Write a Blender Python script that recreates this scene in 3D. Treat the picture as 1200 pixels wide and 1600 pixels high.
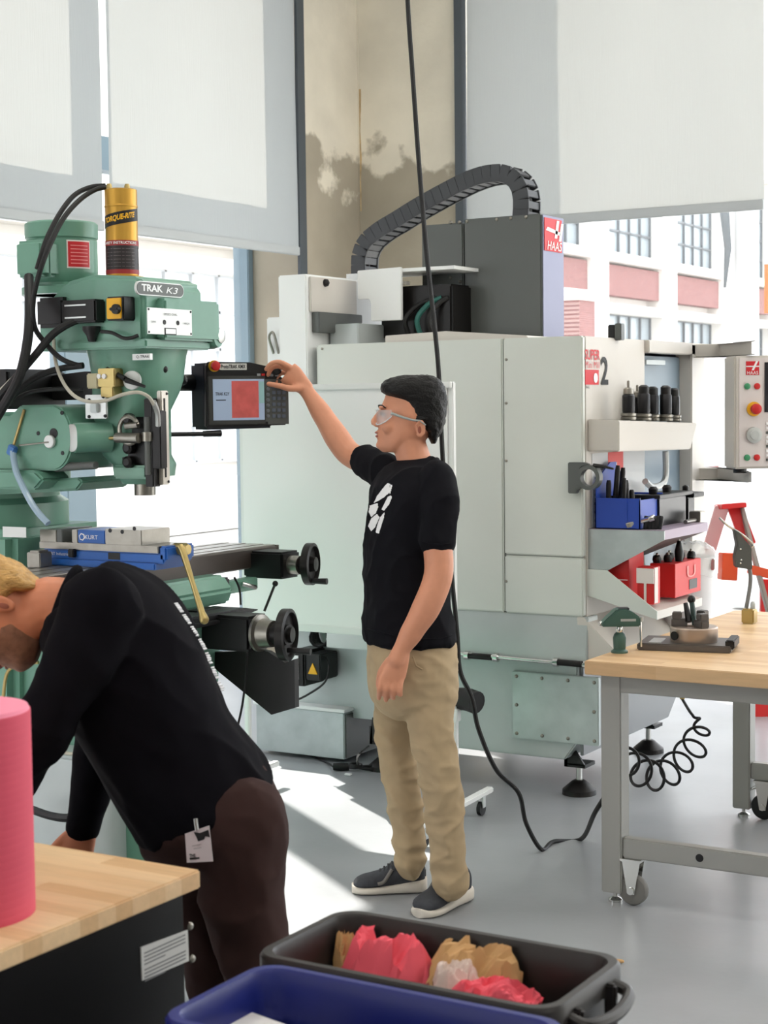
import bpy, bmesh, math, random
from mathutils import Vector, Matrix, noise
random.seed(7)
SC = bpy.context.scene
COL = SC.collection
for o in list(bpy.data.objects):
    bpy.data.objects.remove(o, do_unlink=True)

# ------------------------------------------------------------------ camera
# world axes follow the building; metres; photograph taken as 1200 x 1600
F, EYE, HOR = 2600.0, 1.635, 630.0
YAW, ROLL = math.radians(31), math.radians(0.7)
PIT = math.atan((800 - HOR) / F)
_f0 = Vector((-math.sin(YAW), math.cos(YAW), 0)); _r0 = Vector((math.cos(YAW), math.sin(YAW), 0)); _z = Vector((0, 0, 1))
FW = _f0 * math.cos(PIT) - _z * math.sin(PIT)
_u = _f0 * math.sin(PIT) + _z * math.cos(PIT)
RT = _r0 * math.cos(ROLL) - _u * math.sin(ROLL)
UP = _r0 * math.sin(ROLL) + _u * math.cos(ROLL)
EYEP = Vector((0, 0, EYE))
cam = bpy.data.cameras.new('camera'); camo = bpy.data.objects.new('camera', cam); COL.objects.link(camo)
m3 = Matrix((RT, UP, -FW)).transposed()
camo.matrix_world = Matrix.Translation(EYEP) @ m3.to_4x4()
cam.sensor_fit = 'VERTICAL'; cam.sensor_height = 36.0; cam.lens = F / 1600 * 36
cam.clip_end = 300
cam.dof.use_dof = True; cam.dof.focus_distance = 5.6; cam.dof.aperture_fstop = 9
SC.camera = camo

# ------------------------------------------------------------------ world, sun, exposure
w = bpy.data.worlds.new('world'); SC.world = w; w.use_nodes = True
bg = w.node_tree.nodes['Background']; bg.inputs[0].default_value = (0.92, 0.96, 1.0, 1); bg.inputs[1].default_value = 3.2
SUN_DIR = Vector((1.43, -1.0, -1.18)).normalized()
sl = bpy.data.lights.new('sun', 'SUN'); sl.energy = 15.0; sl.angle = math.radians(0.6); sl.color = (1.0, 0.95, 0.87)
so = bpy.data.objects.new('sun', sl); COL.objects.link(so)
so.rotation_euler = SUN_DIR.to_track_quat('-Z', 'Y').to_euler()
vs = SC.view_settings
vs.view_transform = 'Standard'; vs.look = 'None'; vs.gamma = 1.0; vs.use_curve_mapping = False; vs.exposure = 0.25

# ------------------------------------------------------------------ helpers
def ray(px, py): return FW + RT * ((px - 600) / F) - UP * ((py - 800) / F)
def onx(px, py, x): d = ray(px, py); return EYEP + d * (x / d.x)
def ony(px, py, y): d = ray(px, py); return EYEP + d * (y / d.y)
def onz(px, py, z): d = ray(px, py); return EYEP + d * ((z - EYE) / d.z)
def ond(px, py, D): return EYEP + ray(px, py) * D

MATS = {}
def lin(c): return tuple(((v / 255) / 12.92 if v / 255 <= 0.04045 else ((v / 255 + 0.055) / 1.055) ** 2.4) for v in c)
def mat(name, rgb, rough=0.5, metal=0.0, var=0.0, scale=8.0, bump=0.0, bscale=60.0, coat=0.0, trans=0.0, ior=1.45, emit=0.0, alpha=1.0, stretch=None, spec=None):
    if name in MATS: return MATS[name]
    m = bpy.data.materials.new(name); m.use_nodes = True
    nt = m.node_tree; b = nt.nodes['Principled BSDF']
    c = lin(rgb); b.inputs['Base Color'].default_value = (*c, 1)
    b.inputs['Roughness'].default_value = rough; b.inputs['Metallic'].default_value = metal
    b.inputs['Coat Weight'].default_value = coat; b.inputs['Transmission Weight'].default_value = trans
    b.inputs['IOR'].default_value = ior; b.inputs['Alpha'].default_value = alpha
    if spec is not None: b.inputs['Specular IOR Level'].default_value = spec
    if emit: b.inputs['Emission Color'].default_value = (*c, 1); b.inputs['Emission Strength'].default_value = emit
    tc = nt.nodes.new('ShaderNodeTexCoord'); mp = nt.nodes.new('ShaderNodeMapping')
    nt.links.new(tc.outputs['Object'], mp.inputs[0])
    if stretch: mp.inputs['Scale'].default_value = stretch
    if var:
        n = nt.nodes.new('ShaderNodeTexNoise'); n.inputs['Scale'].default_value = scale; n.inputs['Detail'].default_value = 5
        nt.links.new(mp.outputs[0], n.inputs['Vector'])
        r = nt.nodes.new('ShaderNodeMapRange'); r.inputs[1].default_value = 0.3; r.inputs[2].default_value = 0.7
        r.inputs[3].default_value = 1 - var; r.inputs[4].default_value = 1 + var
        nt.links.new(n.outputs[0], r.inputs[0])
        x = nt.nodes.new('ShaderNodeMix'); x.data_type = 'RGBA'; x.blend_type = 'MULTIPLY'; x.inputs[0].default_value = 1
        x.inputs[6].default_value = (*c, 1); nt.links.new(r.outputs[0], x.inputs[7]); nt.links.new(x.outputs[2], b.inputs['Base Color'])
    if bump:
        n2 = nt.nodes.new('ShaderNodeTexNoise'); n2.inputs['Scale'].default_value = bscale; n2.inputs['Detail'].default_value = 3
        nt.links.new(mp.outputs[0], n2.inputs['Vector'])
        bp = nt.nodes.new('ShaderNodeBump'); bp.inputs['Strength'].default_value = bump; bp.inputs['Distance'].default_value = 0.01
        nt.links.new(n2.outputs[0], bp.inputs['Height']); nt.links.new(bp.outputs[0], b.inputs['Normal'])
    MATS[name] = m; return m

class MB:
    """collects simple solids in world space; build() links them as one mesh object"""
    def __init__(s): s.v = []; s.f = []
    def add(s, vs, fs):
        k = len(s.v); s.v += [Vector(q) for q in vs]; s.f += [tuple(i + k for i in f) for f in fs]; return s
    def box(s, x0, x1, y0, y1, z0, z1, M=None):
        vs = [Vector((x, y, z)) for z in (z0, z1) for y in (y0, y1) for x in (x0, x1)]
        if M is not None: vs = [M @ q for q in vs]
        return s.add(vs, [(0, 2, 3, 1), (4, 5, 7, 6), (0, 1, 5, 4), (2, 6, 7, 3), (0, 4, 6, 2), (1, 3, 7, 5)])
    def cbox(s, c, sz, M=None):
        a, b, d = sz[0] / 2, sz[1] / 2, sz[2] / 2
        T = Matrix.Translation(Vector(c)) @ (M.to_4x4() if M is not None else Matrix.Identity(4))
        return s.box(-a, a, -b, b, -d, d, T)
    def prism(s, pts, axis, a, b, M=None):
        n = len(pts)
        def P(p, h): return Vector({'x': (h, p[0], p[1]), 'y': (p[0], h, p[1]), 'z': (p[0], p[1], h)}[axis])
        vs = [P(p, a) for p in pts] + [P(p, b) for p in pts]
        if M is not None: vs = [M @ q for q in vs]
        return s.add(vs, [tuple(range(n))[::-1], tuple(range(n, 2 * n))] + [(i, (i + 1) % n, n + (i + 1) % n, n + i) for i in range(n)])
    def loft(s, rings, cap=True):
        n = len(rings[0]); k = len(s.v)
        for r in rings: s.v += [Vector(q) for q in r]
        for j in range(len(rings) - 1):
            for i in range(n):
                s.f.append((k + j * n + i, k + j * n + (i + 1) % n, k + (j + 1) * n + (i + 1) % n, k + (j + 1) * n + i))
        if cap:
            s.f.append(tuple(k + i for i in range(n))[::-1]); s.f.append(tuple(k + (len(rings) - 1) * n + i for i in range(n)))
        return s
    def cyl(s, p0, p1, r0, r1=None, n=20):
        p0, p1 = Vector(p0), Vector(p1); r1 = r0 if r1 is None else r1
        d = (p1 - p0).normalized(); a = d.orthogonal().normalized(); b = d.cross(a)
        R = lambda c, r: [c + (a * math.cos(t) + b * math.sin(t)) * r for t in [2 * math.pi * i / n for i in range(n)]]
        return s.loft([R(p0, r0), R(p1, r1)])
    def lathe(s, prof, org, axis=(0, 0, 1), n=28, M=None):
        d = Vector(axis).normalized(); a = d.orthogonal().normalized(); b = d.cross(a); org = Vector(org)
        return s.loft([[org + d * h + (a * math.cos(2 * math.pi * i / n) + b * math.sin(2 * math.pi * i / n)) * max(r, 1e-4) for i in range(n)] for r, h in prof])
    def tube(s, pts, r, n=8, closed=False):
        pts = [Vector(p) for p in pts]; N = len(pts); rings = []; a = None
        for i, p in enumerate(pts):
            t = (pts[min(i + 1, N - 1)] - pts[max(i - 1, 0)])
            if t.length < 1e-9: t = Vector((0, 0, 1))
            t.normalize()
            a = (t.orthogonal() if a is None else a - t * a.dot(t)).normalized(); b = t.cross(a)
            rr = r[i] if isinstance(r, (list, tuple)) else r
            rings.append([p + (a * math.cos(2 * math.pi * k / n) + b * math.sin(2 * math.pi * k / n)) * rr for k in range(n)])
        return s.loft(rings)
    def ball(s, c, r, nu=16, nv=10, M=None):
        c = Vector(c); r = (r, r, r) if not isinstance(r, (list, tuple)) else r
        rings = []
        for j in range(nv + 1):
            th = math.pi * j / nv; q = max(math.sin(th), 1e-3)
            rg = [Vector((r[0] * q * math.cos(2 * math.pi * i / nu), r[1] * q * math.sin(2 * math.pi * i / nu), r[2] * math.cos(th))) for i in range(nu)]
            rings.append([c + ((M @ p) if M is not None else p) for p in rg])
        return s.loft(rings)

def spline(pts, per=8):
    pts = [Vector(p) for p in pts]; out = []
    for i in range(len(pts) - 1):
        p0 = pts[max(i - 1, 0)]; p1 = pts[i]; p2 = pts[i + 1]; p3 = pts[min(i + 2, len(pts) - 1)]
        for k in range(per):
            t = k / per
            out.append(0.5 * ((2 * p1) + (p2 - p0) * t + (2 * p0 - 5 * p1 + 4 * p2 - p3) * t * t + (3 * p1 - p0 - 3 * p2 + p3) * t ** 3))
    out.append(pts[-1]); return out

ORG = {}
def build(name, mb, m, parent=None, bevel=0.0, seg=2, ang=35, smooth=True):
    org = ORG.get(parent.name, Vector((0, 0, 0))) if parent else Vector((0, 0, 0))
    me = bpy.data.meshes.new(name); me.from_pydata([q - org for q in mb.v], [], mb.f)
    bm = bmesh.new(); bm.from_mesh(me)
    bmesh.ops.recalc_face_normals(bm, faces=bm.faces)
    if bevel:
        es = [e for e in bm.edges if len(e.link_faces) == 2 and e.calc_face_angle(0) > math.radians(30)]
        bmesh.ops.bevel(bm, geom=es, offset=bevel, segments=seg, affect='EDGES', clamp_overlap=True)
    bm.to_mesh(me); bm.free()
    if smooth:
        me.shade_smooth(); me.set_sharp_from_angle(angle=math.radians(ang))
    me.materials.append(m)
    o = bpy.data.objects.new(name, me); COL.objects.link(o)
    if parent: o.parent = parent
    ORG[o.name] = org
    return o
def thing(name, label, cat, loc, group=None):
    o = bpy.data.objects.new(name, None); COL.objects.link(o); o.location = loc; o.empty_display_size = 0.1
    ORG[o.name] = Vector(loc); o['label'] = label; o['category'] = cat
    if group: o['group'] = group
    return o
def tag(o, label, cat, group=None):
    o['label'] = label; o['category'] = cat
    if group: o['group'] = group
    return o
def struct(name, mb, m, parent=None, **k):
    o = build(name, mb, m, parent, **k)
    if parent is None: o['kind'] = 'structure'
    return o
def text(name, s, org, xdir, ydir, h, m, parent, depth=0.002, width=None, shear=0.0, bold=0.0, align='LEFT'):
    cu = bpy.data.curves.new(name, 'FONT'); cu.body = s; cu.size = 1.0; cu.extrude = 0.0; cu.shear = shear; cu.offset = bold; cu.resolution_u = 3
    to = bpy.data.objects.new(name, cu); COL.objects.link(to)
    dg = bpy.context.evaluated_depsgraph_get(); dg.update()
    me = bpy.data.meshes.new_from_object(to.evaluated_get(dg)); bpy.data.objects.remove(to, do_unlink=True)
    vs = [q.co.copy() for q in me.vertices]; fs = [tuple(p.vertices) for p in me.polygons]; bpy.data.meshes.remove(me)
    x0 = min(q.x for q in vs); x1 = max(q.x for q in vs); y0 = min(q.y for q in vs); y1 = max(q.y for q in vs)
    k = h / (y1 - y0); kx = k if width is None else width / (x1 - x0)
    xd = Vector(xdir).normalized(); yd = Vector(ydir).normalized(); nd = xd.cross(yd).normalized(); org = Vector(org)
    off = {'LEFT': 0, 'CENTER': -(x1 - x0) * kx / 2}[align]
    mb = MB(); mb.add([org + xd * ((q.x - x0) * kx + off) + yd * ((q.y - y0) * k) + nd * depth for q in vs], fs)
    org0 = ORG.get(parent.name, Vector())
    me = bpy.data.meshes.new(name); me.from_pydata([q - org0 for q in mb.v], [], mb.f); me.materials.append(m)
    o = bpy.data.objects.new(name, me); COL.objects.link(o); o.parent = parent; ORG[o.name] = org0
    return o
def remeshed(name, mb, m, parent, voxel=0.006, smooth=6, fac=0.5, disp=None):
    org = ORG.get(parent.name, Vector()) if parent else Vector()
    me = bpy.data.meshes.new(name); me.from_pydata([q - org for q in mb.v], [], mb.f)
    bm = bmesh.new(); bm.from_mesh(me); bmesh.ops.recalc_face_normals(bm, faces=bm.faces); bm.to_mesh(me); bm.free()
    o = bpy.data.objects.new(name, me); COL.objects.link(o)
    r = o.modifiers.new('r', 'REMESH'); r.mode = 'VOXEL'; r.voxel_size = voxel
    if smooth:
        sm = o.modifiers.new('s', 'SMOOTH'); sm.iterations = smooth; sm.factor = fac
    dg = bpy.context.evaluated_depsgraph_get(); dg.update()
    m2 = bpy.data.meshes.new_from_object(o.evaluated_get(dg)); o.modifiers.clear(); o.data = m2; bpy.data.meshes.remove(me)
    m2.name = name; m2.materials.clear(); m2.materials.append(m); m2.shade_smooth()
    if disp:
        nn = [(q.co.copy(), q.normal.copy()) for q in m2.vertices]; buf = []
        for c, nr in nn: buf.extend(c + disp(c + org, nr))
        m2.vertices.foreach_set('co', buf); m2.update()
    if parent: o.parent = parent
    ORG[o.name] = org
    return o

# ------------------------------------------------------------------ shared materials
M_frame = mat('blue_grey_frame_paint', (126, 145, 156), 0.45)
M_dark = mat('dark_grey_channel', (70, 76, 82), 0.5)
M_black = mat('black_plastic', (15, 15, 17), 0.45)
M_blackm = mat('black_metal', (26, 24, 24), 0.38, 0.3)
M_rubber = mat('black_rubber', (18, 18, 20), 0.55)
M_steel = mat('machined_steel', (146, 142, 134), 0.32, 0.85, var=0.08, scale=30)
M_chrome = mat('chrome', (215, 215, 212), 0.12, 1.0)
M_alu = mat('brushed_aluminium', (196, 198, 196), 0.35, 0.75, var=0.05, scale=40)
M_white = mat('white_paint', (236, 238, 238), 0.4)
M_brass = mat('brass', (172, 152, 100), 0.3, 0.8)
M_red = mat('red_plastic', (196, 34, 34), 0.45)
M_yellow = mat('yellow_plastic', (226, 170, 30), 0.45)
M_blue = mat('blue_plastic', (34, 70, 170), 0.45)
M_ink = mat('dark_ink', (30, 30, 32), 0.6)
M_inkw = mat('white_ink', (235, 235, 235), 0.6)
M_inkr = mat('red_ink', (200, 30, 40), 0.5)

# ------------------------------------------------------------------ the room
WX, WY = -5.9, 9.55          # inner faces of the window walls; corner of the room
def concrete():
    m = mat('raw_concrete', (216, 208, 192), 0.85, var=0.10, scale=2.2, bump=0.25, bscale=18)
    nt = m.node_tree; b = nt.nodes['Principled BSDF']; src = b.inputs['Base Color'].links[0].from_socket
    tc = nt.nodes.new('ShaderNodeTexCoord'); sp = nt.nodes.new('ShaderNodeSeparateXYZ'); nt.links.new(tc.outputs['Object'], sp.inputs[0])
    n = nt.nodes.new('ShaderNodeTexNoise'); n.inputs['Scale'].default_value = 3.2; n.inputs['Detail'].default_value = 6
    nt.links.new(tc.outputs['Object'], n.inputs['Vector'])
    # a damp stain whose upper edge wanders around 3 m
    a = nt.nodes.new('ShaderNodeMath'); a.operation = 'MULTIPLY_ADD'; a.inputs[1].default_value = 1.5; a.inputs[2].default_value = -0.75
    nt.links.new(n.outputs[0], a.inputs[0])
    a2 = nt.nodes.new('ShaderNodeMath'); a2.operation = 'ADD'; nt.links.new(sp.outputs[2], a2.inputs[0]); nt.links.new(a.outputs[0], a2.inputs[1])
    r = nt.nodes.new('ShaderNodeMapRange'); r.inputs[1].default_value = 3.22; r.inputs[2].default_value = 3.12; nt.links.new(a2.outputs[0], r.inputs[0])
    mx = nt.nodes.new('ShaderNodeMix'); mx.data_type = 'RGBA'; mx.blend_type = 'MULTIPLY'
    nt.links.new(r.outputs[0], mx.inputs[0]); nt.links.new(src, mx.inputs[6]); mx.inputs[7].default_value = (0.50, 0.48, 0.45, 1)
    nt.links.new(mx.outputs[2], b.inputs['Base Color']); return m
M_conc = concrete()
M_rust = mat('rust_streak', (184, 158, 118), 0.9, var=0.3, scale=14)
def floor_mat():
    m = mat('polished_concrete_floor', (150, 153, 157), 0.28, var=0.13, scale=1.6, bump=0.03, bscale=30)
    return m
f = MB().box(-6.6, 5.0, -6.0, 10.2, -0.1, 0.0); struct('floor', f, floor_mat(), smooth=False)
f = MB().box(-6.6, 5.0, -6.0, 10.2, 5.0, 5.2); struct('ceiling', f, mat('ceiling_paint', (225, 225, 222), 0.8), smooth=False)
f = MB().box(5.0, 5.2, -6.0, 10.2, 0, 5.0); struct('wall_east', f, mat('white_wall', (228, 228, 225), 0.7), smooth=False)
f = MB().box(-6.6, 5.0, -6.2, -6.0, 0, 5.0); struct('wall_south', f, MATS['white_wall'], smooth=False)
# concrete corner pier, both legs of the L
f = MB().prism([(WX, 8.88), (WX, WY), (-5.14, WY), (-5.14, 10.05), (-6.42, 10.05), (-6.42, 8.88)], 'z', 0, 5.0)
pier = struct('wall_corner', f, M_conc, bevel=0.008)
lf_ = []; rt_ = []
for i in range(24):
    z0 = 3.72 - i * 0.035; wd = 0.012 + 0.016 * abs(noise.noise(Vector((0.3, 1.7, i * 0.31)))) * (1 - i / 30); lf_.append((-5.895 + 0.01 * noise.noise(Vector((2.2, 0, i * 0.2))), z0)); rt_.append((lf_[-1][0] + wd, z0))
f = MB().prism(lf_ + rt_[::-1], 'y', WY - 0.002, WY + 0.01)
build('rust_stain', f, M_rust, pier, smooth=False)
f = MB().box(WX + 0.0, WX + 0.02, 8.80, 8.88, 0, 5.0); struct('trim_1', f, M_dark)
f = MB().box(-5.14, -5.085, WY - 0.06, WY, 0, 5.0); struct('trim_2', f, M_dark)
# left window wall: outer frame plane
OX0, OX1 = -6.42, -6.30
win1 = struct('window_1', MB().box(OX0, OX1, -6.0, 8.88, 0, 0.10), M_frame)
for y0, y1 in ((7.06, 7.30), (8.82, 8.88), (5.2, 5.44), (3.2, 3.44), (1.2, 1.44), (-0.8, -0.56), (-2.8, -2.56), (-4.8, -4.56)):
    build('mullion', MB().box(OX0, OX1, y0, y1, 0.10, 5.0), M_frame, win1, bevel=0.006)
build('transom', MB().box(OX0, OX1, -6.0, 8.82, 2.985, 3.175), M_frame, win1)
M_glass = mat('window_glass', (255, 255, 255), 0.0, alpha=0.06)
for k, (y0, y1) in enumerate(((7.30, 8.82), (5.44, 7.06), (3.44, 5.2), (1.44, 3.2), (-0.56, 1.2), (-2.56, -0.8), (-4.56, -2.8))):
    build('pane', MB().box(-6.37, -6.362, y0, y1, 0.10, 2.985), M_glass, win1, smooth=False)
    build('pane', MB().box(-6.37, -6.362, y0, y1, 3.175, 5.0), M_glass, win1, smooth=False)
# right window wall
win2 = struct('window_2', MB().box(-5.14, 5.0, 9.93, 10.05, 0, 0.12), M_frame)
for x0, x1 in ((-2.62, -2.50), (-0.2, -0.08), (2.2, 2.32), (4.6, 4.72)):
    build('mullion', MB().box(x0, x1, 9.93, 10.05, 0.12, 5.0), M_frame, win2, bevel=0.006)
for x0, x1 in ((-5.14, -2.62), (-2.50, -0.2), (-0.08, 2.2), (2.32, 4.6)):
    build('pane', MB().box(x0, x1, 9.98, 9.988, 0.12, 5.0), M_glass, win2, smooth=False)
# roller shades: thin translucent weave, hem bar inside the bottom fold
def shade_mat():
    m = bpy.data.materials.new('shade_fabric'); m.use_nodes = True; nt = m.node_tree; nt.nodes.clear()
    out = nt.nodes.new('ShaderNodeOutputMaterial'); d = nt.nodes.new('ShaderNodeBsdfDiffuse'); t = nt.nodes.new('ShaderNodeBsdfTranslucent'); mx = nt.nodes.new('ShaderNodeMixShader')
    d.inputs[0].default_value = (0.40, 0.435, 0.46, 1); t.inputs[0].default_value = (0.56, 0.545, 0.50, 1); mx.inputs[0].default_value = 0.135
    tc = nt.nodes.new('ShaderNodeTexCoord'); mp = nt.nodes.new('ShaderNodeMapping'); mp.inputs['Scale'].default_value = (60, 60, 3)
    n = nt.nodes.new('ShaderNodeTexNoise'); n.inputs['Scale'].default_value = 2.0; n.inputs['Detail'].default_value = 3
    bp = nt.nodes.new('ShaderNodeBump'); bp.inputs['Strength'].default_value = 0.15; bp.inputs['Distance'].default_value = 0.01
    nt.links.new(tc.outputs['Object'], mp.inputs[0]); nt.links.new(mp.outputs[0], n.inputs['Vector']); nt.links.new(n.outputs[0], bp.inputs['Height'])
    nt.links.new(bp.outputs[0], d.inputs['Normal'])
    nt.links.new(d.outputs[0], mx.inputs[1]); nt.links.new(t.outputs[0], mx.inputs[2]); nt.links.new(mx.outputs[0], out.inputs[0]); return m
M_shade = shade_mat()
M_hem = mat('shade_hem', (168, 172, 174), 0.7)
def shade_l(y0, y1, zb, label, first=[None]):
    t = thing('roller_shade', label, 'roller shade', (WX, (y0 + y1) / 2, zb))
    rows = []
    N = 24
    vs = []; fs = []
    for j in range(N + 1):
        z = zb + 0.05 + (5.0 - zb - 0.05) * j / N
        for i in range(13):
            y = y0 + (y1 - y0) * i / 12
            vs.append((WX + 0.006 + 0.006 * math.sin(z * 2.1 + y) + 0.004 * math.sin(y * 9), y, z))
    for j in range(N):
        for i in range(12): a = j * 13 + i; fs.append((a, a + 1, a + 14, a + 13))
    build('fabric', MB().add(vs, fs), M_shade, t)
    build('hem_bar', MB().box(WX - 0.004, WX + 0.02, y0, y1, zb, zb + 0.055), M_hem, t, bevel=0.004)
    return t
shade_l(4.93, 6.93, 2.57, 'cream roller shade at the far left, cut by the frame edge')
shade_l(6.985, 8.80, 2.57, 'cream roller shade with grey borders left of the concrete corner')
for y0, y1 in ((2.9, 4.88), (0.9, 2.85), (-1.1, 0.85), (-3.1, -1.15), (-5.1, -3.15)):
    shade_l(y0, y1, 2.57, 'roller shade on the left window wall, outside the picture')['group'] = 'shades outside the picture'
t = thing('roller_shade', 'cream roller shade with a wide grey band right of the concrete corner', 'roller shade', (-4.1, WY, 2.74))
vs = []; fs = []
for j in range(25):
    z = 2.79 + (5.0 - 2.79) * j / 24
    for i in range(17):
        x = -5.08 + (-3.13 + 5.08) * i / 16
        vs.append((x, WY + 0.008 * math.sin(z * 2.3 + x * 1.7) + 0.004 * math.sin(x * 8), z))
for j in range(24):
    for i in range(16): a = j * 17 + i; fs.append((a, a + 1, a + 18, a + 17))
build('fabric', MB().add(vs, fs), M_shade, t)
build('hem_bar', MB().box(-5.08, -3.13, WY - 0.016, WY + 0.012, 2.735, 2.795), M_hem, t, bevel=0.004)
# fill lamps added under the ceiling, unseen above the picture, to brighten the hall
M_lamp = mat('fill_lamp_diffuser', (255, 250, 240), 0.5, emit=13.0)
for ix, x in enumerate((-3.6, -0.8, 2.0)):
    for iy, y in enumerate((0.2, 3.9, 7.6)):
        t = thing('fill_light', 'long fill light added above the hall, outside the picture', 'ceiling light', (x, y, 4.7), 'added fill lights')
        build('housing', MB().box(x - 0.16, x + 0.16, y - 0.8, y + 0.8, 4.74, 4.80), M_white, t)
        build('diffuser', MB().box(x - 0.15, x + 0.15, y - 0.78, y + 0.78, 4.70, 4.74), M_lamp, t)
        for dy in (-0.6, 0.6): build('rod', MB().cyl((x, y + dy, 4.80), (x, y + dy, 5.0), 0.008, n=8), M_alu, t)

# ------------------------------------------------------------------ outdoors
M_pave = mat('pale_pavement', (214, 212, 208), 0.85, var=0.08, scale=0.8)
f = MB().box(-90, -6.6, -40, 90, -0.12, -0.02).box(-6.6, 60, 10.2, 90, -0.12, -0.02); struct('ground_outside', f, M_pave, smooth=False)
M_brick = mat('brick_red', (186, 128, 120), 0.9, var=0.15, scale=5)
nt = M_brick.node_tree; bt = nt.nodes.new('ShaderNodeTexBrick'); bt.inputs['Scale'].default_value = 9.0
bt.inputs['Color1'].default_value = (*lin((138, 90, 88)), 1); bt.inputs['Color2'].default_value = (*lin((116, 72, 72)), 1); bt.inputs['Mortar'].default_value = (*lin((165, 135, 130)), 1)
tcb = nt.nodes.new('ShaderNodeTexCoord'); spb = nt.nodes.new('ShaderNodeSeparateXYZ'); cbb = nt.nodes.new('ShaderNodeCombineXYZ')
nt.links.new(tcb.outputs['Object'], spb.inputs[0]); nt.links.new(spb.outputs[1], cbb.inputs[0]); nt.links.new(spb.outputs[2], cbb.inputs[1]); nt.links.new(cbb.outputs[0], bt.inputs['Vector'])
nt.links.new(bt.outputs[0], nt.nodes['Principled BSDF'].inputs['Base Color'])
M_facade = mat('facade_render', (222, 218, 212), 0.8, var=0.04, scale=1)
M_wglass = mat('factory_glass', (150, 160, 166), 0.2)
M_wbar = mat('window_bar', (96, 100, 104), 0.6)
FX = -13.0
M_wglass2 = mat('overexposed_glass', (214, 218, 222), 0.4)  # left bays: overexposure painted in as paler glass and bars
M_wbar2 = mat('overexposed_bar', (190, 194, 198), 0.6)
bld = thing('factory_building', 'pale factory building with red brick panels and gridded windows across the street', 'building', (FX, 32, 0))
build('wall', MB().box(FX - 8, FX - 0.35, 11.0, 62, 0, 7.2), M_facade, bld, smooth=False)
for k in range(13):
    y0 = 12.0 + k * 3.65; 
    build('pier', MB().box(FX - 0.4, FX, y0 - 0.85, y0, 0, 7.2), M_facade, bld, smooth=False)
    for lv, (za, zb_) in enumerate(((0.9, 3.35), (4.55, 6.9))):
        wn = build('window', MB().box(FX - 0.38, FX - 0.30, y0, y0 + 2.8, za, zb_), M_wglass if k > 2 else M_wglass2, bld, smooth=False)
        bars = MB()
        for q in range(6): bars.box(FX - 0.31, FX - 0.25, y0 + 0.56 * q - 0.02, y0 + 0.56 * q + 0.02 + (0.02 if q in (0, 5) else 0), za, zb_)
        for q in range(6): bars.box(FX - 0.31, FX - 0.25, y0, y0 + 2.8, za + (zb_ - za) * q / 5 - 0.02, za + (zb_ - za) * q / 5 + 0.02)
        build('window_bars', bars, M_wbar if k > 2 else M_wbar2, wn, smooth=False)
    for za, zb_ in ((3.70, 4.30), (0.0, 0.7)):
        build('brick_panel' if k > 2 else 'overexposed_spandrel', MB().box(FX - 0.32, FX - 0.08, y0, y0 + 2.8, za, zb_), M_brick if k > 2 else M_facade, bld, smooth=False)  # left bays get facade colour instead of brick, painted as overexposed
    for z in (3.35, 4.35, 6.9):
        build('ledge', MB().box(FX - 0.36, FX + 0.06, y0, y0 + 2.8, z, z + 0.18), M_facade, bld, smooth=False)
b2 = thing('brick_building', 'red brick building seen above the green motor at the far left', 'building', (-15, 6, 0))
build('wall', MB().box(-22, -14.5, -8, 9.6, 0, 6.5), M_brick, b2, smooth=False)
for k in range(5):
    y0 = -6 + k * 3.2
    wn = build('window', MB().box(-14.52, -14.42, y0, y0 + 1.6, 1.0, 3.2), M_wglass, b2, smooth=False)
    build('window_frame', MB().box(-14.43, -14.36, y0 - 0.08, y0, 0.95, 3.25).box(-14.43, -14.36, y0 + 1.6, y0 + 1.68, 0.95, 3.25).box(-14.43, -14.36, y0, y0 + 1.6, 3.15, 3.25).box(-14.43, -14.36, y0, y0 + 1.6, 0.95, 1.05), M_facade, wn, smooth=False)
# garden-height brick stub between the machine and the factory
p = ond(900, 480, 22)
st = thing('brick_gatepost', 'rough brick gatepost just right of the dark machine column, outdoors', 'gatepost', (p.x, p.y, 0))
build('pillar', MB().box(p.x - 0.16, p.x + 0.16, p.y - 0.25, p.y + 0.25, 0, 2.95), M_brick, st)
build('cap', MB().prism([(p.x - 0.2, 2.95), (p.x + 0.2, 2.95), (p.x + 0.1, 3.1), (p.x - 0.2, 3.14)], 'y', p.y - 0.28, p.y + 0.28), M_facade, st)
p = ond(1165, 500, 13)
ps = thing('street_pole', 'pale street pole with a dark cable down it, outside the right window', 'pole', (p.x, p.y, 0))
build('shaft', MB().lathe([(0.11, 0), (0.10, 3), (0.08, 7)], (p.x, p.y, 0)), mat('pole_paint', (190, 194, 198), 0.6), ps)
c = [Vector((p.x - 0.13, p.y - 0.1, 0)) + Vector((0.02 * math.sin(k * 1.9), 0, 7 - k * 0.3)) for k in range(16)]
build('cable', MB().tube(c, [0.045] * 13 + [0.04, 0.03, 0.012], 8), mat('pole_cable', (92, 100, 106), 0.7), ps)
p = ond(1199, 452, 12)
sg = thing('street_sign', 'orange sign on a thin post at the right edge, outdoors', 'sign', (p.x, p.y, 0))
build('plate', MB().box(p.x - 0.02, p.x + 0.5, p.y - 0.01, p.y + 0.01, 2.25, 2.6), mat('sign_orange', (226, 120, 60), 0.6), sg)
build('post', MB().cyl((p.x + 0.2, p.y + 0.03, 0), (p.x + 0.2, p.y + 0.03, 2.6), 0.02, n=10), M_alu, sg)
p = onz(100, 815, 0.45)
p = ond(98, 808, 11.5)
tcn = thing('traffic_post', 'slim orange traffic post on the pavement behind the milling machine', 'traffic post', (p.x, p.y, 0))
build('post', MB().lathe([(0.03, 0), (0.026, 1.1), (0.02, 1.13)], (p.x, p.y, 0), axis=(0.08, 0.0, 1)), mat('cone_orange', (230, 110, 70), 0.6), tcn)
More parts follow.
